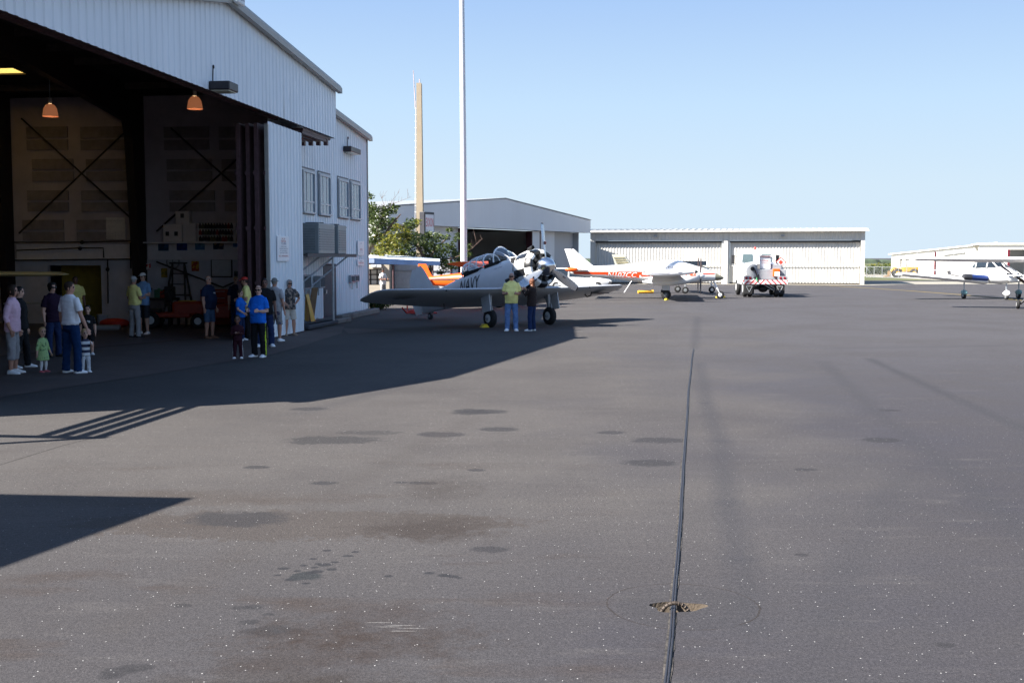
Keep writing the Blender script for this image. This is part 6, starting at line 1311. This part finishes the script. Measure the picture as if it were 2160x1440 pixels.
b = MB(); zt = 2.9; b.box((0, 0, 1.62), (2.5, .15, zt)); b.box((2.2, 0, 0), (2.5, .15, 1.62)); b.box((-2, 0, 0), (0, .15, zt)); b.box((0, 2.6, 0), (2.5, 2.7, zt)); b.box((2.4, .15, 0), (2.5, 2.6, zt)); b.box((0, .0, 0), (2.2, .15, .75)); b.build('wall', mat('cream_render', (.45, .4, .33), .8), KS_)
b = MB(); b.box((-2.1, -.2, zt), (2.7, 2.9, zt + .15)); b.build('roof', TRIM, KS_)
b = MB(); b.box((.02, 2.4, .0), (2.38, 2.58, zt - .02)); b.build('dark_inside', mat('unlit_inside', (.03, .025, .022), .9), KS_)  # dark sheet before the cream back wall, room shade put into its colour
b = MB(); b.box((.02, 1.0, .75), (1.0, 1.05, 1.6)); b.build('dark_door', mat('navy_door', (.01, .015, .04), .5), KS_)
b = MB()
for i in range(3):
    for k in range(3): b.box((1.05 + i * .36, .9, .78 + k * .28), (1.33 + i * .36, .95, 1.0 + k * .28))
b.build('white_shelf_paper', WHITE, KS_)
b = MB(); b.box((1.55, -.35, 1.72), (2.1, -.02, 1.95)); b.lathe((1.75, -.36, 1.83), (0, -1, 0), [(0, .09), (.01, .09)], 12); b.build('wall_unit', WHITE, KS_)
PG = thing('panel_wall', 'pale grey panel wall with dark posts behind the silver fin', 'wall', V3((-6.7, 63.5, 0)))
b = MB(); b.box((.0, 0, 0), (3.4, .12, 2.2)); b.build('panel', mat('pale_panel', (.5, .5, .52), .6), PG)
b = MB()
for x in (.1, 1.6, 3.3): b.tube([(x, -.06, 0), (x, -.06, 2.3)], .06, 8)
b.build('post', mat('dark_post', (.05, .03, .04), .6), PG); b = MB(); b.box((0, -.05, 1.5), (3.4, -.01, 1.53)); b.build('rail', GREY, PG)
# ================================================================ trees
def leafmat(name, a, c):
    m, N, L, bb = nt(name); bb.inputs['Roughness'].default_value = .5
    g_ = N.new('ShaderNodeNewGeometry'); r = N.new('ShaderNodeValToRGB'); r.color_ramp.elements[0].color = (*a, 1); r.color_ramp.elements[1].color = (*c, 1); L.new(g_.outputs['Random Per Island'], r.inputs[0]); L.new(r.outputs[0], bb.inputs['Base Color'])
    t = N.new('ShaderNodeBsdfTranslucent'); L.new(r.outputs[0], t.inputs[0]); mx = N.new('ShaderNodeMixShader'); mx.inputs[0].default_value = .35; L.new(bb.outputs[0], mx.inputs[1]); L.new(t.outputs[0], mx.inputs[2]); L.new(mx.outputs[0], N['Material Output'].inputs[0]); return m
LF1 = leafmat('leaf_dark', (.028, .05, .012), (.1, .135, .03)); LF2 = leafmat('leaf_yellow', (.07, .1, .012), (.22, .2, .02)); BARK = mat('bark', (.1, .07, .05), .9, var=.3, scale=12)  # yellow leaf colour paints in the sunlit clumps of the trees
TWIG = mat('bare_twig', (.18, .12, .1), .9, var=.2)
def leaves(b, c, r, n_, size, rnd, m=0, sq=(1, 1, .8)):
    for i in range(n_):
        d = V3((rnd.gauss(0, 1), rnd.gauss(0, 1), rnd.gauss(0, 1))).normalized() * (rnd.random() ** .5) * r
        p = V3(c) + V3((d.x * sq[0], d.y * sq[1], d.z * sq[2])); a = V3((rnd.gauss(0, 1), rnd.gauss(0, 1), rnd.gauss(0, .6))).normalized(); e = a.cross(V3((rnd.gauss(0, 1), rnd.gauss(0, 1), rnd.gauss(0, 1)))).normalized(); s_ = size * (.6 + rnd.random() * .8)
        b.add([p - a * s_, p + e * s_ * .45, p + a * s_, p - e * s_ * .45], [(0, 1, 2, 3)], m)
def tree(label, Y, base, limbs, clumps, twigs, seed, per=210, size=.095):
    rnd = random.Random(seed); o = thing('leafy_tree', label, 'tree', gp(base, Y), 0, 'trees beside the hangar'); off = gp(base, Y)
    def W(px, py, dy=0): return P(px, py, Y + dy) - off
    b = MB()
    for pts_, r0, r1 in limbs:
        q = [W(*p) for p in pts_]; k = len(q); b.tube(q, [r0 + (r1 - r0) * i / (k - 1) for i in range(k)], 8)
    b.build('trunk', BARK, o, 60)
    b = MB()
    for px, py, r, mm in clumps: leaves(b, W(px, py, rnd.uniform(-1.3, 1.3)), r, int(per * (r / .5) ** 2), size, rnd, mm)
    b.build('crown', [LF1, LF2], o)
    if twigs:
        b = MB()
        for pts_ in twigs:
            q = [W(*p) for p in pts_]; b.tube(q, [.014 - .01 * i / (len(q) - 1) for i in range(len(q))], 5)
            for j in range(1, len(q)):
                for s_ in range(3): a = q[j-1].lerp(q[j], rnd.random()); b.tube([a, a + V3((rnd.uniform(-.2, .3), rnd.uniform(-.2, .2), rnd.uniform(.1, .5)))], [.007, .003], 4)
        b.build('bare_branch', TWIG, o)
tree('leafy tree at the hangar corner with bare twigs on top, left of two', 58, 768, [([(768, 640), (770, 560), (779, 522)], .16, .12), ([(779, 522), (792, 508), (800, 470), (815, 440)], .1, .04), ([(779, 522), (806, 503), (822, 478), (845, 452)], .09, .03)],
     [(778, 415, .3, 0), (785, 440, .45, 0), (795, 460, .5, 0), (812, 445, .45, 0), (828, 440, .35, 0), (785, 480, .5, 0), (805, 478, .55, 0), (825, 468, .4, 0), (783, 505, .45, 0), (800, 500, .35, 1), (818, 510, .5, 1), (806, 525, .45, 1), (830, 500, .45, 1), (835, 480, .3, 1), (795, 535, .4, 1)],
     [[(822, 440), (826, 425), (842, 405)], [(824, 432), (845, 424), (868, 415)], [(812, 440), (806, 420), (800, 408)]], 4)
tree('leafy spreading tree below the concrete tower with dead branch, right of two', 60, 907, [([(907, 632), (907, 590), (905, 560), (896, 545)], .17, .13), ([(896, 545), (882, 522), (862, 500), (850, 480)], .09, .03), ([(905, 560), (912, 535), (930, 515), (945, 500)], .09, .03), ([(900, 552), (925, 548), (955, 545), (980, 535)], .07, .02)],
     [(845, 540, .5, 1), (822, 545, .45, 1), (835, 520, .5, 1), (852, 500, .5, 1), (866, 472, .4, 0), (880, 470, .3, 1), (860, 520, .5, 0), (872, 540, .4, 0), (855, 488, .4, 1), (875, 500, .5, 0), (890, 515, .5, 0), (905, 500, .45, 0), (915, 520, .5, 0), (925, 500, .35, 0), (905, 540, .5, 0), (925, 545, .5, 0), (935, 525, .4, 0), (943, 500, .22, 0), (948, 485, .2, 0), (950, 520, .35, 0), (962, 505, .22, 0), (965, 495, .18, 0), (958, 535, .4, 0), (940, 560, .4, 0), (972, 545, .35, 0), (985, 520, .25, 0), (955, 560, .35, 0), (980, 555, .3, 0), (930, 575, .25, 0), (990, 535, .2, 0)],
     [[(975, 535), (995, 525), (1018, 503)], [(985, 530), (1005, 515), (1002, 497)], [(940, 570), (965, 558), (985, 550)]], 9)
def bush(label, c, r, n_, seed, size=.09, m=0, grp=None, sq=(1.3, 1, .8)):
    rnd = random.Random(seed); b = MB(); o = thing('bush', label, 'bush', c, 0, grp)
    for k in range(7): leaves(b, (rnd.uniform(-r, r) * .6, rnd.uniform(-r, r) * .4, r * .5 + rnd.uniform(-.2, .3) * r), r * .6, n_ // 7, size, rnd, m, sq)
    b.build('foliage', [LF1, LF2], o); b = MB()
    for k in range(5): b.tube([(0, 0, 0), (rnd.uniform(-r, r) * .5, rnd.uniform(-r, r) * .4, r * .7)], [.03, .01], 5)
    b.build('stem', BARK, o)
bush('dark bush at the foot of the hangar corner behind the wing tip', gp(800, 49.0), .55, 700, 3)
for i, (px, Y, r) in enumerate(((1832, 150, 1.1), (1846, 156, 1.25), (1860, 150, 1.2), (1872, 160, 1.3))):
    bush('green bush in the gap beyond the beige hangar, ' + ('first', 'second', 'third', 'fourth')[i] + ' from the hangar', gp(px, Y), r, 700, 20 + i, .16, 1 if i % 2 else 0, 'bushes beyond the beige hangar')
# scrub on the horizon: one uncountable mass
rnd = random.Random(31); b = MB()
for i in range(900):
    x = rnd.uniform(-260, 520); y = rnd.uniform(430, 480); s_ = rnd.uniform(1.0, 2.6)
    b.ell((x, y, 0), (s_ * 2.2, s_, s_ * rnd.uniform(.5, .8)), 0, 6, 4)
struct(b.build('distant_scrub', mat('scrub_green', (.05, .07, .045), .95, var=.4, scale=.3)), 'stuff', 'low dark green scrub along the horizon')
# ================================================================ loader and fence
LD = thing('wheel_loader', 'yellow wheel loader parked behind the fence at the far hangar', 'loader', gp(1905, 128), R(170))
LY_ = mat('loader_yellow', (.6, .3, .03), .6, var=.2)
b = MB(); b.bbox((-1.5, -.5, .6), (.2, .5, 1.25), 0, .1); b.bbox((.1, -.4, .55), (1.0, .4, .95), 0, .05); b.build('body', LY_, LD)
b = MB()
for x, y in ((-.35, -.45), (-.35, .45), (.35, -.4), (.35, .4)): b.tube([(x, y, 1.1), (x, y, 1.95)], .05, 6)
b.box((-.5, -.55, 1.95), (.5, .55, 2.05)); b.build('canopy', BLACKM, LD)
b = MB()
for y in (-.45, .45): b.tube([(.4, y, .95), (1.1, y, 1.1), (1.6, y, .4)], .09, 6)
b.build('lift_arm', LY_, LD)
b = MB(); b.loft([[V3((x, y, z)) for x, z in ((1.5, .1), (2.1, .05), (2.1, .12), (1.65, .25), (1.6, .75), (1.5, .75))] for y in (-.95, .95)]); b.build('bucket', mat('bucket_brown', (.2, .12, .05), .7), LD)
for x in (-1.0, .75):
    for y in (-.65, .65): wheel(LD, (x, y, .5), .5, .35, (0, 1, 0), LY_)
FN = thing('chain_link_fence', 'chain-link fence on steel posts in front of the yellow loader', 'fence')
f0, f1 = gp(1826, 128), gp(1947, 122); b = MB(); dv_ = f1 - f0
for k in range(8): q = f0 + dv_ * (k / 7); b.tube([q, q + V3((0, 0, 1.25))], .035, 6)
b.build('post', STEEL, FN); b = MB()
for z in (.05, 1.22): b.tube([f0 + V3((0, 0, z)), f1 + V3((0, 0, z))], .02, 5)
b.build('rail', STEEL, FN); b = MB(); n_ = 60
for k in range(n_):
    for s_ in (1, -1):
        a = f0 + dv_ * (k / n_); c = f0 + dv_ * (min(max(k + s_ * 9, 0), n_) / n_)
        b.tube([a + V3((0, 0, .06)), c + V3((0, 0, 1.21))], .006, 3)
b.build('wire_mesh', STEEL, FN)
# ================================================================ things inside the hangar, along the side wall
def IP(px, py, dt=0.0): # on the inner wall plane dt metres toward the opening
    y, z = IW(px, py, dt); return HW(WT - dt, y, z)
def flat(name, label, cat, box, frame, face, grp=None, th=.03, dt=.02):
    x0, y0, x1, y1 = box; ya, za = IW(x0, y0, dt); yb, zb = IW(x1, y1, dt); w_, h = ya - yb, za - zb
    o = thing(name, label, cat, HW(WT - dt, (ya + yb) / 2, zb), HA - pi / 2, grp)   # local x runs to the right along the wall, -y toward the viewer
    b = MB(); b.box((-w_/2, -th, 0), (w_/2, 0, h)); b.build('frame' if frame else 'sheet', frame or face, o)
    if frame: b = MB(); b.box((-w_/2 + .04, -th - .006, .04), (w_/2 - .04, -th - .001, h - .04)); b.build('face', face, o)
    return o, w_, h
def pic(n_, cs, sc=4): return blotch('picture_' + n_, cs[0], cs[1], sc, .5)
for i, (bx, cs, lab) in enumerate((((334, 515, 356, 529), ((.01, .05, .1), (.02, .09, .2)), 'dark teal picture on the fascia above the clock'), ((373, 513, 395, 528), ((.01, .02, .15), (.02, .05, .3)), 'deep blue picture on the fascia, second from the column'), ((412, 512, 432, 527), ((.06, .16, .3), (.12, .25, .35)), 'pale blue picture on the fascia, middle of the row'), ((450, 511, 472, 526), ((.01, .02, .06), (.3, .2, .12)), 'dark blue and tan picture on the fascia above red poster'), ((492, 512, 508, 521), ((.03, .12, .3), (.05, .16, .4)), 'small bright blue picture on the fascia by the door stack'))):
    flat('framed_picture', lab, 'picture', bx, None, pic(str(i), cs), 'pictures on the hangar fascia', .02, .14)
for i, (bx, cs, lab) in enumerate((((404, 551, 420, 572), ((.35, .03, .01), (.5, .25, .02)), 'red and yellow poster left of the whiteboard'), ((340, 566, 353, 585), ((.4, .25, .02), (.2, .15, .02)), 'narrow yellow poster below the clock'), ((494, 572, 508, 582), ((.08, .1, .1), (.15, .15, .12)), 'small dark poster beside the whiteboard corner'), ((309, 556, 318, 569), ((.6, .55, .55), (.4, .02, .02)), 'white and red notice on the dark column'))):
    flat('wall_poster', lab, 'poster', bx, None, pic('p' + str(i), cs, 6), 'posters on the hangar wall', .015, .02 if i < 3 else .5)
flat('whiteboard', 'large dark framed whiteboard on the inner hangar wall', 'whiteboard', (445, 546, 491, 585), mat('dark_frame', (.04, .025, .02), .6), mat('board_grey', (.55, .55, .55), .4))
flat('wall_board', 'plain pale board standing on the ledge under the cross brace', 'board', (224, 459, 265, 505), None, mat('pale_board', (.65, .6, .56), .7))
y, z = IW(366, 553); o = thing('wall_clock', 'round pale clock on the wall below the blue pictures', 'clock', HW(WT - .02, y, z), HA - pi / 2)
b = MB(); b.lathe((0, 0, 0), (0, -1, 0), [(0, .24), (.03, .24), (.04, .2)], 24); b.build('case', mat('clock_case', (.2, .18, .18), .5), o)
b = MB(); b.lathe((0, -.042, 0), (0, -1, 0), [(0, .19), (.003, .19)], 24); b.build('dial', mat('clock_dial', (.5, .48, .48), .5), o)
b = MB(); b.box((-.01, -.052, 0), (.01, -.047, .15)); b.box((0, -.052, -.01), (.1, -.047, .01)); b.build('hands', BLACKM, o)
# boxes and models on the ledge
LZ = IW(300, 514)[1]
lg = MB(); lg.box((-.01, .35, LZ - .04), (0, 1, LZ)); 
o = thing('ledge_shelf', 'deep ledge shelf along the inner wall above the pictures', 'shelf', HW(WT - .125, 0, 0), HA)
b = MB(); b.box((-.45, .35, LZ + .005), (.1, 5.2, LZ + .045)); b.build('board', INBAND, o)
for i, (x0, y0, x1, y1, lab) in enumerate(((347, 473, 387, 503, 'white carton with two dark ports on the ledge, left of the row'), (388, 471, 416, 503, 'plain white carton on the ledge next to the bottle rack'), (373, 456, 402, 472, 'white carton stacked on top of the ledge cartons'))):
    ya, za = IW(x0, y0, .3); yb, zb = IW(x1, y1, .3); zb = LZ + .05 if i < 2 else zb; za = za if i < 2 else zb + .5
    if i == 2: zb = IW(347, 473, .3)[1] + .004; za = zb + .42
    o = thing('carton', lab, 'carton', HW(WT - .3, (ya + yb) / 2, zb), HA - pi / 2, 'cartons on the hangar ledge'); w_ = ya - yb
    b = MB(); b.bbox((-w_/2, -.12, 0), (w_/2, .12, za - zb), 0, .01); b.build('box', mat('carton_white', (.62, .55, .52), .8, var=.08), o)
    if i != 1:
        for dx in ((-.18, .12) if i == 0 else (0,)): b = MB(); b.box((dx - .06, -.126, .2), (dx + .06, -.121, .34)); b.build('port', BLACKM, o)
ya, za = IW(417, 471, .3); yb, _ = IW(498, 471, .3)
o = thing('bottle_rack', 'white rack with three rows of small dark bottles on the ledge', 'rack', HW(WT - .3, (ya + yb) / 2, LZ + .05), HA - pi / 2); w_ = ya - yb
b = MB(); h = za - LZ - .05; b.box((-w_/2, -.02, 0), (w_/2, .02, h))
for k in range(3): b.box((-w_/2, -.16, h * k / 3), (w_/2, -.02, h * k / 3 + .02))
b.build('shelf', mat('rack_white', (.6, .55, .52), .7), o)
rnd = random.Random(2); cols = [mat('bottle_dark', (.04, .02, .02), .5), mat('bottle_red', (.25, .03, .02), .5), mat('bottle_olive', (.08, .07, .03), .5)]
for k in range(3):
    for i in range(12):
        b = MB(); b.lathe((-w_/2 + .12 + i * (w_ - .24) / 11, -.1, h * k / 3 + .021), (0, 0, 1), [(0, .05), (.11, .05), (.15, .025), (.19, .025)], 8); b.build('bottle', cols[(i // 2 + k) % 3 if rnd.random() > .4 else 0], o, 50)
# step ladder, tractor, drums and clutter
p = G(395, 700); o = thing('step_ladder', 'dark step ladder standing behind the red tractor', 'ladder', HW(WT - .8, 3.9, .012), HA - pi / 2)
for sy, nm in ((-.45, 'front_frame'), (.35, 'rear_frame')):
    b = MB()
    for sx in (-1, 1): b.tube([(sx * .42, sy, 0), (sx * .2, 0, 2.05)], .032, 6)
    if sy < 0:
        for k in range(1, 6): t = k / 6; b.box((-.42 + .22 * t, sy * (1 - t) - .04, 2.05 * t - .015), (.42 - .22 * t, sy * (1 - t) + .04, 2.05 * t + .015))
    else: b.tube([(-.3, sy * .5, 1.0), (.3, sy * .5, 1.0)], .02, 6)
    b.build(nm, mat('dark_ladder', (.025, .018, .016), .6), o)
b = MB(); b.bbox((-.26, -.14, 2.03), (.26, .14, 2.08), 0, .01); b.build('top_cap', mat('dark_ladder', (.025, .018, .016), .6), o)
o = thing('ride_on_tractor', 'red ride-on tug tractor with white wheel hub inside the hangar', 'tractor', G(392, 692) + V3((0, 0, .012)), R(8)); TR = mat('tractor_red', (.3, .03, .012), .5, var=.15)
b = MB(); b.bbox((-1.35, -.45, .35), (.2, .45, .5), 0, .03); b.bbox((-.35, -.45, .42), (.95, .45, .85), 0, .07); b.bbox((.85, -.4, .3), (1.45, .4, .75), 0, .05); b.build('body', TR, o)
b = MB(); b.tube([(-.4, 0, .8), (-.55, 0, 1.12)], .03, 6); b.lathe((-.56, 0, 1.13), (-.4, 0, 1), [(0, .19), (.03, .19), (.03, .16), (0, .16)], 18, cap=False); b.build('steering_wheel', BLACKM, o, 40)
b = MB(); b.bbox((-1.15, -.25, .5), (-.75, .25, .62), 0, .03); b.bbox((-1.25, -.25, .55), (-1.13, .25, 1.0), 0, .03); b.build('seat', BLACKM, o)
for x, r in ((.45, .24), (-1.0, .28)):
    for y in (-.5, .5): wheel(o, (x, y, r), r, .18, (0, 1, 0), mat('pale_hub', (.6, .64, .66), .5))
b = MB(); b.box((-.2, -.2, .86), (.35, .1, .885), 0, MX.Rotation(R(14), 4, 'Z')); tag(b.build('yellow_strap', mat('yellow_plastic', (.5, .33, .02), .45), None, loc=G(392, 692)), 'yellow strap lying across the red tractor bonnet', 'strap')
o = thing('tool_cabinet', 'tall red tool cabinet behind the tractor by the wall', 'cabinet', HW(WT - .75, 2.55, .012), HA - pi / 2)
b = MB(); b.bbox((-.55, -.25, .06), (.55, .25, 1.2), 0, .02); b.build('carcass', TR, o)
for k in range(5):
    b = MB(); b.bbox((-.51, -.27, .1 + k * .22), (.51, -.251, .29 + k * .22), 0, .005); d_ = b.build('drawer', TR, o); b = MB(); b.box((-.3, -.29, .25 + k * .22), (.3, -.272, .27 + k * .22)); b.build('handle', STEEL, d_)
o = thing('blue_drum', 'blue steel drum beside the balding man in navy', 'drum', HW(WT - 1.1, 1.6, .012), 0)
b = MB(); b.lathe((0, 0, 0), (0, 0, 1), [(0, .29), (.02, .3), (.28, .29), (.3, .305), (.32, .29), (.58, .29), (.6, .305), (.62, .29), (.88, .3), (.9, .29), (.88, .27)], 22); b.build('barrel', mat('drum_blue', (.05, .11, .25), .5, var=.2), o, 40)
b = MB(); b.lathe((.12, .1, .89), (0, 0, 1), [(0, .04), (.03, .04)], 10); b.build('bung', STEEL, o)
WB = mat('dark_bench', (.03, .026, .025), .7)
for i, (t_, y0, y1, lab) in enumerate(((WT - .9, 4.0, 5.2, 'dark cluttered workbench right of the red-brown column'), (WT - .9, 10.4, 12.6, 'dark cluttered workbench under the yellow wing'))):
    o = thing('workbench', lab, 'workbench', HW(t_, y0, .012), HA, 'workbenches in the hangar'); ln_ = y1 - y0
    b = MB(); b.box((-.4, 0, .85), (.4, ln_, .92)); b.box((-.38, .03, .25), (.38, ln_ - .03, .29)); b.build('top', WB, o)
    for x in (-.36, .36):
        for y in (.05, ln_ - .05): b = MB(); b.box((x - .035, y - .035, 0), (x + .035, y + .035, .85)); b.build('leg', WB, o)
    rnd = random.Random(i)
    for k in range(6):
        y = .12 + k * (ln_ - .25) / 5; w_ = .1 + rnd.random() * .06; h = .15 + rnd.random() * .3
        q = MB(); q.bbox((-w_, -w_ * .8, 0), (w_, w_ * .8, h), 0, .015); q.lathe((0, 0, h), (0, 0, 1), [(0, .05), (.05, .04)], 8)
        m_ = (BLACKM, TR, mat('green_tin', (.05, .16, .1), .5), GREY, WB, mat('blue_tin', (.04, .07, .2), .5))[k]
        lab2 = ('black', 'red', 'green', 'grey', 'dark brown', 'blue')[k] + (' tin on the workbench right of the column' if i == 0 else ' tin on the workbench under the yellow wing')
        tag(q.build('tin_can', m_, None, loc=HW(t_ - .1, y0 + y, .932)), lab2, 'tin', 'tins on the workbenches')
o = thing('folding_table', 'pale folding table in front of the ochre doorway', 'table', HW(WT - 1.4, dy0 + 1.0, .012), HA + pi / 2)
b = MB(); b.box((-.2, -.35, .72), (1.5, .35, .76)); b.build('top', mat('table_pale', (.4, .4, .4), .6), o)
for x in (-.1, 1.4):
    for y in (-.3, .3): b = MB(); b.tube([(x, y, 0), (x, y, .72)], .018, 6); b.build('leg', STEEL, o)
o = MB(); o.lathe((0, 0, 0), (0, 0, 1), [(0, .14), (.36, .17), (.38, .18), (.37, .15)], 18); tag(o.build('bucket', mat('bucket_white', (.5, .5, .52), .5), None, 40, loc=G(216, 688) + V3((0, 0, .012))), 'white plastic bucket on the floor by the ochre doorway', 'bucket')
o = MB(); o.ell((0, 0, .12), (.5, .3, .16), 0, 14, 7); tag(o.build('red_tarp', REDM, None, 60, loc=G(242, 690) + V3((0, 0, .02))), 'dark red folded tarpaulin on the hangar floor', 'tarpaulin')
o = MB(); o.bbox((-.45, -.2, 0), (.45, .2, .14), 0, .03); tag(o.build('crate_lid', mat('lid_grey', (.3, .3, .31), .7), None, loc=G(222, 696) + V3((0, 0, .014)), rot=.2), 'flat grey lid lying on the hangar floor below the bucket', 'lid')
# high-wing yellow airplane whose wing reaches in from the left
YW = thing('yellow_plane', 'cream-yellow high-wing airplane inside hangar, only its wing tip showing', 'airplane', HW(-13.2, 13.9, .012), HA + R(196))
CY = mat('aircraft_pale_yellow', (.7, .6, .3), .4, var=.05); S0 = P(160, 577, 33.5); S1 = P(-10, 582, 33.0)
YW.location = (S1.x - 3.4, S1.y - .6, .012); YW.rotation_euler = (0, 0, R(-88))
b = MB(); wing(b, [(y_, .7, ch, 1.76, th, 0) for y_, ch, th in ((-5.75, .6, .6), (-5.5, 1.2, .9), (-3, 1.5, 1), (3, 1.5, 1), (5.5, 1.2, .9), (5.75, .6, .6))]); 
b.v = [V3((p.x, -p.y, p.z)) for p in b.v]; b.build('wing', CY, YW, 40)
YS = [(2.1, .95, .12, .12, .14, 2), (2.0, .95, .34, .28, .34, 2.3), (1.2, 1.0, .42, .36, .42, 2.4), (.3, 1.1, .42, .6, .5, 2.4), (-.8, 1.1, .4, .5, .48, 2.4), (-2.4, 1.05, .22, .28, .34, 2.2), (-4.4, 1.0, .05, .15, .15, 2)]
b = MB(); fus(b, YS, 22); b.build('fuselage', CY, YW, 50)
for sg in (-1, 1):
    b = MB(); b.tube([(.2, sg * .42, .75), (.3, sg * 2.6, 1.72)], .04, 6); b.build('wing_strut', CY, YW)
    b = MB(); b.tube([(.7, sg * .35, .75), (.8, sg * .85, .25)], .04, 6); b.build('gear_leg', BLACKM, YW); wheel(YW, (.8, sg * .9, .22), .22, .14)
b = MB(); wing(b, [(1.0, -3.6, 1.0, 0, .5, 0, True), (1.75, -4.0, .55, 0, .4, 0, True)]); b.build('fin', CY, YW, 40)
